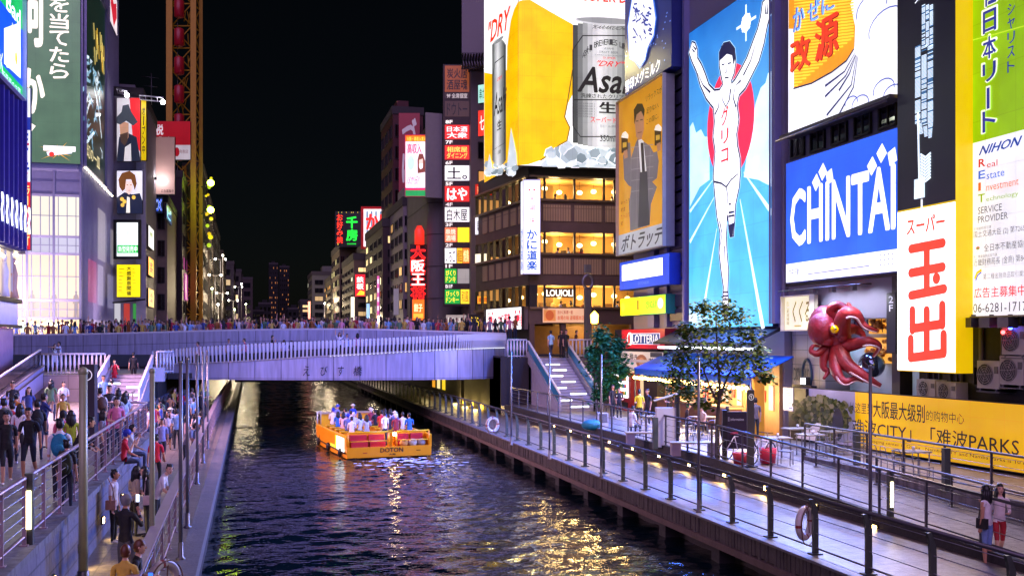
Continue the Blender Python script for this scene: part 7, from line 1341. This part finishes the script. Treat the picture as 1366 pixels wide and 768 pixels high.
    if legs == 'skirt' and not sit:
        z0_ = hip0.z; n = 18; vs = [(hip0.x + (a + .0) * math.cos(2 * math.pi * j / n), hip0.y + b * math.sin(2 * math.pi * j / n), z0_ + z) for a, b, z in ((.15, .11, .12), (.19, .15, -.05), (.23, .2, -.34), (.235, .205, -.35)) for j in range(n)]
        mb.add(vs, [(i * n + j, i * n + (j + 1) % n, (i + 1) * n + (j + 1) % n, (i + 1) * n + j) for i in range(3) for j in range(n)], slots[2], None, True)
    _B[k] = (mb.mesh('person'), hc, hr); return _B[k]
_H = {}
def hair_mesh(style, pose, hc, hr):
    k = (style, pose)
    if k in _H: return _H[k]
    t = MB(); m = HAIR['black']; n, q = 18, 14; t.ball((0, .006, .006), .108, m, n, q, (.80, .96, 1.2))
    keep = []
    for f in t.f:
        c = sum((Vector(t.v[i]) for i in f), Vector()) / len(f)
        front = -c.y / .1
        lim = .055 if front > .35 else (.0 if front > -.1 else (-.075 if style != 'long' else -.12))
        if style == 'fringe' and front > .35: lim = .035
        if c.z > lim: keep.append(f)
    t.f = keep; t.m = [0] * len(keep); t.c = [None] * len(keep); t.sm = [True] * len(keep)
    if style == 'long':
        for s in range(9): a = math.radians(-20 + 220 * s / 8); x, y = .078 * math.cos(a), .085 * math.sin(a) + .01; t.tube([(x, y, .02), (x * 1.08, y * 1.05, -.1), (x * 1.15, y * .95 + .015, -.22), (x * .95, y * .9 + .02, -.33)], [.03, .036, .034, .012], m, 7)
    if style == 'bun': t.ball((0, .1, .05), .045, m, 10, 8)
    if style == 'short':
        for s in range(14): a = rnd.uniform(0, 6.28); r = rnd.uniform(.02, .07); t.ball((r * math.cos(a), r * math.sin(a) + .01, .1 + rnd.uniform(-.015, .012)), .03, m, 6, 4)
    if style in ('cap', 'hat'):
        t.ball((0, .004, .03), .114, m, 16, 10, (.82, .98, .95)); 
        if style == 'cap': t.add([(-.07, -.08, .055), (.07, -.08, .055), (.05, -.17, .035), (-.05, -.17, .035), (-.07, -.08, .045), (.07, -.08, .045), (.05, -.17, .027), (-.05, -.17, .027)], [(0, 1, 2, 3), (7, 6, 5, 4), (0, 3, 7, 4), (1, 5, 6, 2), (2, 6, 7, 3)], m)
        else: t.lathe((0, 0, .04), [(.09, .02), (.17, 0), (.172, -.008), (.09, .01)], m, 18)
        t.f = [f for f in t.f if all(t.v[i][2] > .0 for i in f) or f in keep]; t.m = [0] * len(t.f); t.c = [None] * len(t.f); t.sm = [True] * len(t.f)
    t.v = [tuple(hc + hr @ Vector(v)) for v in t.v]; _H[k] = t.mesh('hair'); return _H[k]
GOTBAG = []
def person(label, x, y, z, rz, pose='stand', top='#d8d4d8', bottom='#20202c', hair='short', hc='black', h=1.7, sleeve='short', legs='long', shoe=None, skin=None, group=None):
    me, c, r = body_mesh(pose, sleeve, legs); s = h / 1.755
    o = bpy.data.objects.new('person', me); COL.objects.link(o); o.location = (x, y, z); o.rotation_euler = (0, 0, rz); o.scale = (s, s, s); tag(o, label, 'person', group)
    for i, m in enumerate((skin or SKIN[rnd.randrange(3)], clo(top), clo(bottom), shoe or (M_shoe if rnd.random() < .6 else M_shoew))): o.material_slots[i].link = 'OBJECT'; o.material_slots[i].material = m
    hm = bpy.data.objects.new('cap' if hair in ('cap', 'hat') else 'hair', hair_mesh(hair, pose, c, r)); COL.objects.link(hm); hm.parent = o
    hm.material_slots[0].link = 'OBJECT'; hm.material_slots[0].material = HAIR[hc] if hc in HAIR else clo(hc)
    o['o'] = (0, 0, 0); return o
def at_head(px, py, z, h): d = (CAMZ - z - h) * F / (py - HZ); x, y = V2(px, d); return x, y
def item(kind, label, cat, o, dx, dy, z, build):
    """something a person carries: placed in the person's own frame"""
    b = MB(); build(b); e = b.mesh(kind); it = bpy.data.objects.new(kind, e); COL.objects.link(it); c, s = math.cos(o.rotation_euler.z), math.sin(o.rotation_euler.z)
    k = o.scale[0]; it.location = (o.location.x + k * (dx * c - dy * s), o.location.y + k * (dx * s + dy * c), o.location.z + k * z); it.rotation_euler = (0, 0, o.rotation_euler.z); tag(it, label, cat); return it
def backpack(o, col, label):
    def f(b):
        m = clo(col); b.ball((0, 0, 0), .2, m, 12, 10, (.82, .5, 1.25)); b.ball((0, .09, -.07), .12, m, 10, 8, (.95, .5, .9)); b.tube([(-.12, -.26, -.18), (-.14, -.29, .0), (-.13, -.2, .22), (-.1, -.05, .2)], .02, m, 6); b.tube([(.12, -.26, -.18), (.14, -.29, .0), (.13, -.2, .22), (.1, -.05, .2)], .02, m, 6)
    return item('backpack', label, 'backpack', o, 0, .2, 1.2, f)
def bag(o, col, label, sx=.24):
    def f(b): m = clo(col); b.box(-.045, .045, -.11, .11, -.12, .09, m); b.tube([(0, -.08, .09), (-.06, -.05, .4), (-.2, 0, .62)], .012, m, 5)
    return item('shoulder_bag', label, 'bag', o, sx, 0, .95, f)
def phone(o, label, z=1.5, dy=-.42, col='#cfe0ff', dx=0):
    def f(b): b.box(-.04, .04, -.005, .005, -.075, .075, M_black); b.box(-.036, .036, .0055, .007, -.07, .07, glow('screen' + col, col, 2.5, False))
    return item('phone', label, 'phone', o, dx, dy, z, f)
PI = math.pi; UZ = 2.3; LZ = 1.05
# --- upper left walkway
colr = ['#d8d4da', '#1a181e', '#b82a3a', '#3a4a8a', '#8a8494', '#c8a84a', '#5a7a5a', '#d88aa0', '#2a2a34', '#7aa0c8', '#a86a3c', '#e6e0e4']
cn_ = ['white', 'black', 'red', 'blue', 'grey', 'mustard', 'green', 'pink', 'charcoal', 'sky blue', 'rust', 'cream']
hs_ = ['short', 'long', 'short', 'bun', 'short', 'long', 'fringe']
def up(px, py, label, rz, h=1.7, z=UZ, **k): return person(label, *at_head(px, py, z, h), z, rz, h=h, **k)
up(9, 546, 'man in a black tee and black shorts at the left edge, walking towards us', .25, 1.72, pose='walk', top='#141216', bottom='#17161a', legs='short', shoe=M_shoew)
up(39, 541, 'man in a black tee and navy shorts with white trainers walking towards us', -.1, 1.74, pose='walk', top='#151318', bottom='#1c2238', legs='short', shoe=M_shoew)
o = up(26, 538, 'woman in a loose white blouse with long black hair seen from behind', PI - .2, 1.62, pose='strap', top='#e4dfe6', bottom='#26242c', hair='long'); bag(o, '#1c1a1e', 'small dark shoulder bag on the woman in the white blouse')
o = up(5, 531, 'man in a grey green shirt with a dark backpack at the far left', PI, 1.72, top='#5f6456', bottom='#2a2c34'); backpack(o, '#1c1a20', 'dark backpack on the man at the far left')
up(22, 524, 'woman in orange raising both hands with a phone, far left', PI - .4, 1.62, pose='phone', top='#c87828', bottom='#2c2a30', hair='bun')
o = up(50, 531, 'man in black with a black backpack walking away on the upper walkway', PI + .15, 1.72, pose='walk', top='#1a181e', bottom='#26304a'); backpack(o, '#121116', 'black backpack on the man walking away')
o = up(59, 524, 'person in navy and pale shorts holding up a camera', PI - .9, 1.7, pose='phone', top='#24306a', bottom='#2a2c3a', legs='short')
o = up(80, 558, 'man in a white shirt with a bright teal backpack', PI + .1, 1.7, top='#d8d6de', bottom='#22242e', sleeve='long'); backpack(o, '#17799a', 'bright teal backpack on the man in the white shirt')
o = up(89, 586, 'boy with a dark green backpack behind the thick olive pole', PI - .15, 1.4, top='#24242a', bottom='#2a3044'); backpack(o, '#2a3020', 'dark green backpack on the boy')
up(84, 547, 'woman in a dark cap and pink shirt beside the lime shirted person', PI, 1.62, top='#c85a78', bottom='#2a2a34', hair='cap', hc='#17141a')
up(95, 547, 'person in a lime green shirt on the upper walkway', PI + .2, 1.64, top='#9fb02c', bottom='#2c3450', hair='long')
up(142, 549, 'man in a black jacket leaning on the pink handrail', PI / 2 - .2, 1.7, pose='lean', top='#15131a', bottom='#38343c', sleeve='long').location.x = -3.85
up(137, 545, 'woman in grey behind the man leaning in the black jacket', PI / 2, 1.58, top='#7a7480', bottom='#5a5058', hair='long')
up(173, 529, 'man in a pink polo shirt at the end of the upper walkway', .4, 1.74, pose='hold', top='#c86a94', bottom='#3a4a68').location.x -= .35
up(165, 546, 'child in a dark pink top beside the man in the pink polo', PI, 1.3, top='#b83a68', bottom='#38343e', hair='long').location.x -= .5
o = up(134, 517, 'man in a cream shirt with a brown backpack near the left stairs', PI + .4, 1.7, top='#d8cbbd', bottom='#2c3f6a'); backpack(o, '#4a2f24', 'brown backpack on the man in the cream shirt')
up(146, 512, 'man in a black printed tee on the way down the left stairs', .2, 1.7, top='#1a1820', bottom='#2a2c38', pose='walk')
up(158, 517, 'girl in a light blue top raising her phone near the left stairs', PI, 1.58, pose='phone', top='#9fb6d8', bottom='#4a5a8a', hair='long', legs='skirt')
up(168, 521, 'girl in a white tee facing us near the left stairs', .1, 1.55, top='#d8d2da', bottom='#5a5a6a', hair='long')
up(192, 523, 'woman in a pale blue blouse with long hair by the stair post', PI + .6, 1.6, top='#a8bcd8', bottom='#3a4a78', hair='long').location.x -= .6
up(180, 528, 'woman in lilac beside the post at the end of the walkway', -.5, 1.58, top='#9a84b8', bottom='#2a2a38', hair='long').location.x -= .5
x, y = V2(153, 53.2); person('girl in a red dress photographing from the left stairs', x, y, 2.3 + .66, .15, 'phone', '#c81a30', '#c81a30', 'long', h=1.6, legs='skirt')
x, y = V2(178, 54.5); person('man in a dark shirt climbing the left stairs', x, y, 2.3 + .96, PI, 'walk', '#26242c', '#20222a')
x, y = V2(73, 59.6); person('woman in white embracing her partner on the left landing', x, y, 3.75, -PI / 2 + 1.9, 'hug', '#dcd6de', '#d8d2d8', 'long', 'brown', h=1.62, legs='skirt')
x, y = V2(80.5, 59.7); person('man in a white tee embracing the woman on the left landing', x, y, 3.75, -PI / 2 + .1, 'hug', '#cfc9d6', '#8a86a0', h=1.74)
for k in range(12):
    x = rnd.uniform(-9.5, -5.6); y = 31 + 1.6 * k; q = (k * 5 + 2) % 12; person('person in a %s top %s on the upper left walkway' % (cn_[q], ('strolling towards the stairs', 'coming from the stairs')[k % 2]), x, y, UZ, (PI, 0.1)[k % 2] + rnd.uniform(-.3, .3), ('walk', 'walkb')[k % 3 == 0], colr[q], rnd.choice(('#20202c', '#2a3450', '#4a4650')), hs_[k % 7], h=rnd.uniform(1.56, 1.76), group='strollers on the upper left walkway')
# --- lower left promenade
def low(px, py, label, rz, h=1.7, **k): return up(px, py, label, rz, h, z=LZ, **k)
o = low(138, 626, 'man in a white tee carrying a beige bag by the stone wall', PI / 2 - .2, 1.66, pose='stand', top='#d0c8d0', bottom='#17151a'); o.location.x = -3.0; bag(o, '#a87a68', 'beige shoulder bag carried by the man at the stone wall', -.2)
o = low(168, 658, 'man in a black sweater and grey cap lifting his phone, back turned', PI - .5, 1.76, pose='phone', top='#131116', bottom='#4a4850', sleeve='long', hair='cap', hc='#77757c'); phone(o, 'lit phone held up by the man in the grey cap', 1.62, -.36)
o = person('man in a white polo leaning on the quay railing and looking at us', -2.18, onZ(212, 720, LZ).y + .8, LZ, PI / 2 - .1, 'leanc', '#d6d0d6', '#1c1c26', h=1.72)
o = low(166, 726, 'woman with short auburn hair in a yellow top at the bottom edge', PI - .3, 1.56, pose='strap', top='#c8a23c', bottom='#2a2630', hair='fringe', hc='auburn'); phone(o, 'phone with a bright blue screen held by the woman in yellow', 1.12, -.4, '#2a5cff', -.28)
o = low(181, 719, 'woman with light brown hair in black beside the woman in yellow', PI / 2, 1.58, pose='rail' if False else 'hold', top='#1a181c', bottom='#26242a', hair='fringe', hc='auburn')
low(179, 621, 'woman in a patterned cream cardigan turning to her friend', PI / 2 + .6, 1.64, pose='hold', top='#a89a88', bottom='#1c1a20', sleeve='long', hair='long')
o = low(196, 621, 'woman in black with a pale bag talking on the left promenade', -PI / 2 + .2, 1.64, pose='hold', top='#16141a', bottom='#1e1c24', sleeve='long', hair='long'); bag(o, '#c8b0b0', 'pale pink bag on the woman in black')
low(208, 577, 'man in a bright red shirt walking away along the left promenade', PI - .1, 1.7, pose='walk', top='#d01c34', bottom='#22242e')
low(216, 556, 'man in a lavender shirt with a small bag on the left promenade', .2, 1.72, pose='walk', top='#8f8ab8', bottom='#2c2e3a')
low(224, 548, 'woman in a white top carrying a maroon bag near the bridge', .1, 1.6, pose='hold', top='#d8ccd8', bottom='#4a4a5a', hair='long', legs='skirt')
low(228, 543, 'woman in a pale straw hat near the bridge', -.2, 1.62, top='#c8b4c0', bottom='#3a3a48', hair='hat', hc='#c8bca0')
low(236, 545, 'man in a light blue shirt near the bridge', PI, 1.72, top='#7f9cc8', bottom='#26262e')
o = low(246, 560, 'man in a grey tee leaning over the left quay railing', PI / 2, 1.7, pose='lean', top='#6f6c80', bottom='#23222a'); o.location.x = -2.3
o = low(258, 545, 'man in a pale shirt at the quay railing near the bridge', PI / 2, 1.7, pose='lean', top='#b8bcd0', bottom='#2a2a34'); o.location.x = -2.35
o = low(254, 552, 'woman with a blue bag at the quay railing', PI / 2 + .3, 1.6, top='#a88a98', bottom='#2a2c4a', hair='long'); o.location.x = -2.5
for px, py, lb, t, hs, hcol, po in ((172, 570, 'man in a red shirt and blue cap sitting on the wall and photographing', '#c01c30', 'cap', '#2a3ab0', 'hang'), (187, 573, 'boy in a striped tee sitting on the wall beside the red shirted man', '#b8bcc8', 'short', 'black', 'sitp')):
    d = 26.5 if px < 180 else 28; x, y = V2(px, d); person(lb, -3.28, y, 2.42 - .5 + .06, PI / 2 + .1, po, t, '#28304a', hs, hcol, h=1.68)
for k in range(20):
    x = rnd.uniform(-4.6, -2.3); y = 46 + k * .95; person('person in a %s top %s under the left bridge end' % (cn_[k % 12], ('walking', 'standing')[k >= 12]), x, y, LZ, rnd.uniform(0, 6.28), ('stand', 'walk', 'hold', 'phone1')[k % 4], colr[k % 12], rnd.choice(('#20202c', '#2a3450', '#4a4650')), hs_[k % 7], h=rnd.uniform(1.56, 1.76), group='people under the left end of the bridge')
# --- the crowd along the bridge parapet
anch = [(-20, 70, 'before the left shop windows'), (70, 118, 'below the glass building corner'), (118, 160, 'below the side of the glass building'), (160, 205, 'below the yellow poster'), (205, 250, 'below the magenta windows'), (250, 296, 'below the ferris wheel foot'), (296, 345, 'below the left bank street lamps'), (345, 395, 'below the distant high rises'), (395, 440, 'below the grey far block'), (440, 485, 'below the green neon roof sign'), (485, 530, 'below the striped crab board'), (530, 580, 'below the red dumpling sign'), (580, 630, 'below the floor sign tower'), (630, 690, 'below the white crab sign')]
ci = 0
for a, b, nm in anch:
    n = 10 if b < 500 else 9; ks = list(range(12)); rnd.shuffle(ks)
    for j in range(n):
        px = a + (b - a) * (j + rnd.uniform(.2, .8)) / n; xx, yy, zt, d = par(min(px, 675)); q = ks[j]; row = j % 3; h = rnd.uniform(1.56, 1.78)
        x, y = V2(px, d + .75 + .75 * row + rnd.uniform(0, .3)); po = ('stand', 'phone', 'hold', 'phone1', 'stand', 'wave')[rnd.randrange(6)] if nm != 'below the distant high rises' else ('high', 'stand', 'wave', 'phone', 'phone1')[j % 5]
        person('person in a %s top on the bridge %s' % (cn_[q], nm), x, y, 5.1 + .26 * min(1, max(0, px / 480)) + (.0, .1, .12)[row], rnd.choice((0, .3, -.3, PI, 1.5, -1.5, .5)), po, colr[q], rnd.choice(('#20202c', '#2a3450')), hs_[(q + j) % 7], rnd.choice(('black', 'black', 'black', 'brown')), h=h, group='crowd along the bridge parapet')
for px, py, lb, t, hs, po, rz in ((6, 457, 'blurred pink lit person on the deck at the far left', '#c87a9a', 'long', 'stand', 1), (265, 455, 'person in pink going down the bridge ramp, leftmost', '#c86a84', 'short', 'walk', -1.4), (305, 451, 'man in a grey tee with cropped hair on the bridge ramp', '#8a8090', 'short', 'walk', 0.2), (327, 450.5, 'person in a pink tee on the bridge ramp', '#d06a8a', 'short', 'walk', -1.5), (363, 447, 'man in a black top with a pale bag on the bridge ramp', '#141216', 'short', 'phone1', PI / 2), (379, 452, 'woman with brown hair on the bridge ramp', '#b8a8c0', 'long', 'walk', PI), (389, 453, 'woman in black next to the brown haired woman on the ramp', '#1c1a22', 'long', 'walk', PI), (453, 443, 'person in white adjusting hair on the bridge ramp', '#d8d4e4', 'long', 'high', 0), (463, 445, 'person in a pale blue top on the bridge ramp', '#a8b8e0', 'bun', 'phone', .3), (477, 444, 'woman in pink on the bridge ramp, rightmost', '#d89ab8', 'long', 'stand', PI)):
    x, y = V2(px, 63.6); h = 1.66; person(lb, x, y, zat(py, 63.6) - h, rz, po, t, '#2a2c3a', hs, 'brown' if 'brown' in lb else 'black', h=h)
# --- right stairs and plaza
for px, d, z, lb, t, bt, hs, po, rz in ((735, 60.8, 4.5, 'man in a light blue shirt at the top of the right stairs', '#8fb4d0', '#2a2c3a', 'short', 'walk', PI), (749, 61.5, 4.5, 'woman in dark clothes behind the man in light blue on the stairs', '#2a2228', '#1c1a20', 'long', 'stand', 0), (755, 61, 4.5, 'man in black at the top right of the stairs', '#17151a', '#17151a', 'short', 'stand', .3), (768, 64, 4.5, 'person in brown beyond the top of the right stairs', '#5a3a2c', '#2a2226', 'short', 'hold', 1)):
    x, y = V2(px, d); person(lb, x, y, z, rz, po, t, bt, hs, h=1.72)
for px, d, lb, t, bt, hs, po, rz in ((817, 51.5, 'waiter in black by the vending machine, left of two', '#17161c', '#17161c', 'short', 'stand', .4), (826, 50.5, 'waitress in black by the vending machine, right of two', '#1a1820', '#1a1820', 'bun', 'hold', -.4), (853, 46.6, 'waiter in a bright yellow vest with his back turned', '#d8b80c', '#17161a', 'short', 'hold', PI - .3), (864, 47, 'man in black facing the yellow vested waiter', '#1c181c', '#1c1a20', 'short', 'stand', -1.2), (893, 47.5, 'cook in dark clothes behind the white menu stand', '#2a262a', '#1c1a20', 'cap', 'hold', 0), (1008, 40, 'customer in grey at the stall counter', '#6a5a5a', '#2a2a30', 'short', 'stand', PI)):
    x, y = V2(px, d); person(lb, x, y, 1.6, rz, po, t, bt, hs, h=1.7 if hs != 'bun' else 1.6)
for px, d, lb, t, rz in ((842, 41.5, 'diner in a white shirt seated on the plaza, back turned', '#d8d2d8', PI / 2 + .4), (938, 42, 'bare armed man in a pale tee seated under the bulbs', '#c8a890', -1.2), (915, 43, 'diner in dark clothes seated under the bulbs', '#3a2a2a', 1.2), (972, 41, 'diner in black seated right of the tree', '#1c181c', PI)):
    x, y = V2(px, d); person(lb, x, y, 1.6 - .02, rz, 'sit', t, '#26242c', 'short', h=1.7); s_ = MB(); s_.lathe((x, y, 1.6), [(.16, 0), (.16, .03), (.04, .05), (.04, .36), (.17, .38), (.17, .41), (0, .41)], M_steel, 12); tag(s_.build('stool'), 'round steel stool under the ' + lb.split(' seated')[0], 'stool')
x, y = V2(1317, 20.6); o = person('long haired woman in a white off shoulder top and denim shorts on the ramp', x, y, ramp_z(y), PI + .35, 'strap', '#d8ced0', '#6f86b8', 'long', h=1.66, sleeve='none', legs='short'); bag(o, '#1c1a1c', 'small black bag on the woman in denim shorts', .2)
x, y = V2(1333, 21.3); o = person('woman in a white blouse and red shorts walking beside her on the ramp', x, y, ramp_z(y), -.5, 'walkb', '#d6c8c6', '#a81c28', 'long', h=1.64, legs='short', sleeve='long')
# --- diners behind the restaurant windows
kk = 0
for fl, (a, c) in enumerate(rows):
    for j, t in enumerate((1.9, 2.8, 3.6, 6.0)):
        if fl == 0 and j == 2: continue
        q = off(e(K, Rk, t + .2 * fl), nR, -.75); person('diner in %s seated behind the %s restaurant window' % (cn_[(kk * 5 + 1) % 12], ('top floor', 'middle floor', 'lowest')[fl]), q[0], q[1], zk(c) - .72, (PI / 2, -PI / 2, .4)[j % 3], 'sit', colr[(kk * 5 + 1) % 12], '#20202c', hs_[kk % 7], h=1.7, group='diners behind the restaurant windows'); kk += 1
# ================================================================ THE TOUR BOAT
sb_ = V2(519.5, 47.2); bb_ = V2(452, 58.3); bv = Vector((bb_[0] - sb_[0], bb_[1] - sb_[1], 0)); BL = bv.length; BW = 2.02
bt = thing('tour_boat', 'orange open river tour boat full of passengers with DOTON on its stern', 'boat', (*sb_, 0)); bt['o'] = (0, 0, 0); bt.rotation_euler = (0, 0, math.atan2(bv.y, bv.x) - PI / 2)
M_or = mat('boat_orange', '#e08a08', .35, vary=.12, scale=1.5); M_hull = mat('boat_hull', '#1a1416', .4); M_rede = mat('boat_red', '#b81824', .5, vary=.1); M_yelp = mat('boat_yellow', '#e0a810', .4, vary=.1)
hullp = [(-BW, 0), (BW, 0), (BW + .05, 4), (BW, 7.6), (1.35, BL - .5), (.7, BL), (-.7, BL), (-1.35, BL - .5), (-BW, 7.6), (-BW - .05, 4)]
b = MB(); b.prism([(x * .93, y + .1) for x, y in hullp], -.4, .06, M_hull); b.build('hull', bt); b = MB(); b.prism(hullp, .06, .5, M_or); b.build('deck', bt)
b = MB()
for i in range(len(hullp)):
    p0, p1 = hullp[i], hullp[(i + 1) % len(hullp)]
    if i == 0: continue
    z1_ = 1.05 if p0[1] < 8 else .95; b.bar(p1, p0, .5, z1_, -.06, .03, M_or); b.slant((*p0, z1_), (*p1, z1_), .12, .05, M_yelp)
b.build('bulwark', bt)
b = MB(); b.box(-BW - .02, BW + .02, -.08, .0, .1, .58, M_or); b.box(-BW + .0, -.05, .75, .82, .5, 1.2, M_or); b.box(.35, BW, .75, .82, .5, 1.2, M_or); b.build('stern_panel', bt)
tp = Panel((-BW, -.085), (BW, -.085), .1, .58, .0); tp.text('DOTON', .385, .12, .66, .55, '#1c120a', .045); tp.text('大阪', .49, .66, .57, .86, '#1c120a', .03); tp.rect(.18, .5, .23, .57, '#a82a1c'); tp.rect(.82, .42, .87, .48, '#1c120a'); tp.mb.build('lettering', bt)
b = MB()
for x in (-BW + .05, -.05, .35, BW - .08): b.tube([(x, .02, .5), (x, .02, 1.28)], .045, M_or, 6)
for x0, x1 in ((-BW + .05, -.05), (.35, BW - .08)): b.tube([(x0, .02, 1.28), (x1, .02, 1.28)], .04, M_yelp, 6); b.tube([(x0, .02, .85), (x1, .02, .85)], .025, M_yelp, 6)
b.build('stern_rail', bt)
for x0, x1 in ((-1.75, -.95), (-.85, -.1), (.45, 1.1), (1.2, 1.8)):
    s = MB(); s.box(x0, x1, .35, .7, .5, .85, M_rede); s.box(x0, x1, .62, .74, .85, 1.1, M_rede); s.build('seat', bt)
for k, (x, c) in enumerate(((.75, '#c88a3c'), (1.2, '#b8a890'), (1.62, '#8a8078'))):
    s = MB(); s.ball((bt.location.x, bt.location.y, 0), 0.001, clo(c), 4, 3); s = MB(); s.ball((x, .2, .7), .2, clo(c), 10, 8, (1.1, .8, .95)); o = s.build('luggage', bt); o.name = 'luggage'
b = MB(); b.box(-BW - .09, -BW - .06, .35, 2.05, .35, 1.0, glow('boat_ad_white', '#f4f4ee', 1.6)); b.build('lit_panel', bt); b = MB(); b.box(-BW - .09, -BW - .06, 2.15, 3.6, .35, 1.0, glow('boat_ad_yellow', '#f6d80c', 1.3)); b.build('lit_panel', bt)
b = MB(); b.box(-1.45, 1.45, BL - 2.0, BL - 1.9, .5, 1.45, M_yelp); b.box(-1.5, 1.5, BL - 2.1, BL - 1.0, 1.45, 1.5, mat('boat_roof', '#a89a7c', .5)); b.box(-1.0, 1.0, BL - 1.0, BL - .9, .5, 1.2, M_or); b.build('bow_cabin', bt)
for y in (1.0, 3.9, 6.6):
    for s in (-1, 1): f = MB(); f.ball((s * (BW + .14), y, .25), .13, M_hull, 10, 8, (.8, .8, 1.7)); f.tube([(s * (BW + .1), y, .42), (s * (BW + .02), y, .9)], .012, mat('rope', '#6b4a3a', .8), 4); f.build('fender', bt)
f = MB(); f.tube(catmull([(1.2, .3, .62), (1.5, .2, .6), (1.7, .5, .6), (1.3, .6, .6), (1.1, .35, .62)], 5), .03, mat('rope', '#6b4a3a', .8), 5); f.tube([(-BW - .07, 0.1, .32), (-BW - .12, 4, .32), (-BW - .07, 7.6, .32)], .035, M_hull, 6); f.tube([(BW + .07, 0.1, .32), (BW + .12, 4, .32), (BW + .07, 7.6, .32)], .035, M_hull, 6); f.build('rubbing_strake', bt)
b = MB(); b.ball((.25, .0, 1.15), .09, glow('stern_lamp', '#ffdf9a', 60, False), 8, 6); b.build('stern_lamp', bt); b = MB(); b.tube([(-BW + .1, 8.2, 1.0), (-BW + .1, 8.2, 1.7), (-BW + .35, 8.6, 1.7), (-BW + .35, 8.6, 1.0)], .03, M_white, 6); b.build('boarding_rail', bt)
for r in range(5):
    s = MB(); y = 1.5 + r * 1.25; s.box(-1.75, -.3, y, y + .4, 1.04, 1.1, M_yelp); s.box(.3, 1.75, y, y + .4, 1.04, 1.1, M_yelp); s.box(-1.7, -.35, y + .1, y + .3, .5, 1.04, M_or); s.box(.35, 1.7, y + .1, y + .3, .5, 1.04, M_or); s.build('bench', bt)
def boat_person(lb, x, y, z, rz, po, t, hs='short', hcol='black', bottom='#2a2c3a'):
    c, s = math.cos(bt.rotation_euler.z), math.sin(bt.rotation_euler.z); person(lb, sb_[0] + x * c - y * s, sb_[1] + x * s + y * c, z, bt.rotation_euler.z + rz, po, t, bottom, hs, hcol, h=rnd.uniform(1.58, 1.74), group='passengers on the tour boat')
seatrow = ('rearmost', 'second', 'middle', 'fourth', 'foremost'); k = 0; side_ = ('at the left rail', 'left of the aisle', 'right of the aisle', 'at the right rail')
bc = ['#d8d4de', '#17151c', '#c8ccd8', '#2a6ab8', '#b82a3a', '#a8b4d0', '#d8b4c0', '#1c1c28', '#e0dce4', '#5a6aa8', '#8a2a3a', '#c8c4ce']; bn2 = ['white', 'black', 'pale grey', 'bright blue', 'red', 'light blue', 'pale pink', 'black', 'white', 'dull blue', 'maroon', 'light grey']
for r in range(5):
    for j, x in enumerate((-1.4, -.7, .7, 1.4)):
        po = 'sitp' if rnd.random() < .35 else 'sit'; hs = ('short', 'long', 'cap', 'short', 'hat', 'long', 'short')[k % 7]; q = (k * 5 + r) % 12
        boat_person('boat passenger in a %s top on the %s bench %s' % (bn2[q], seatrow[r], side_[j]), x + rnd.uniform(-.08, .08), 1.72 + r * 1.25, .68, PI + rnd.uniform(-.6, .6), po, bc[q], hs, 'black' if hs not in ('cap', 'hat') else ('#c8c4d8', '#2a3ab8', '#e0dcc8')[k % 3]); k += 1
boat_person('man in a white tee standing in the boat aisle at the stern', .05, 1.1, .5, PI + .4, 'stand', '#e0dce4'); boat_person('crew member in blue standing near the bow of the boat', .0, 8.1, .5, .2, 'stand', '#2a48d0', 'hat', '#d8d4c0'); boat_person('guide with a blue cap standing left near the bow', -.9, 7.9, .5, .6, 'stand', '#8a84a8', 'cap', '#2a48d0')
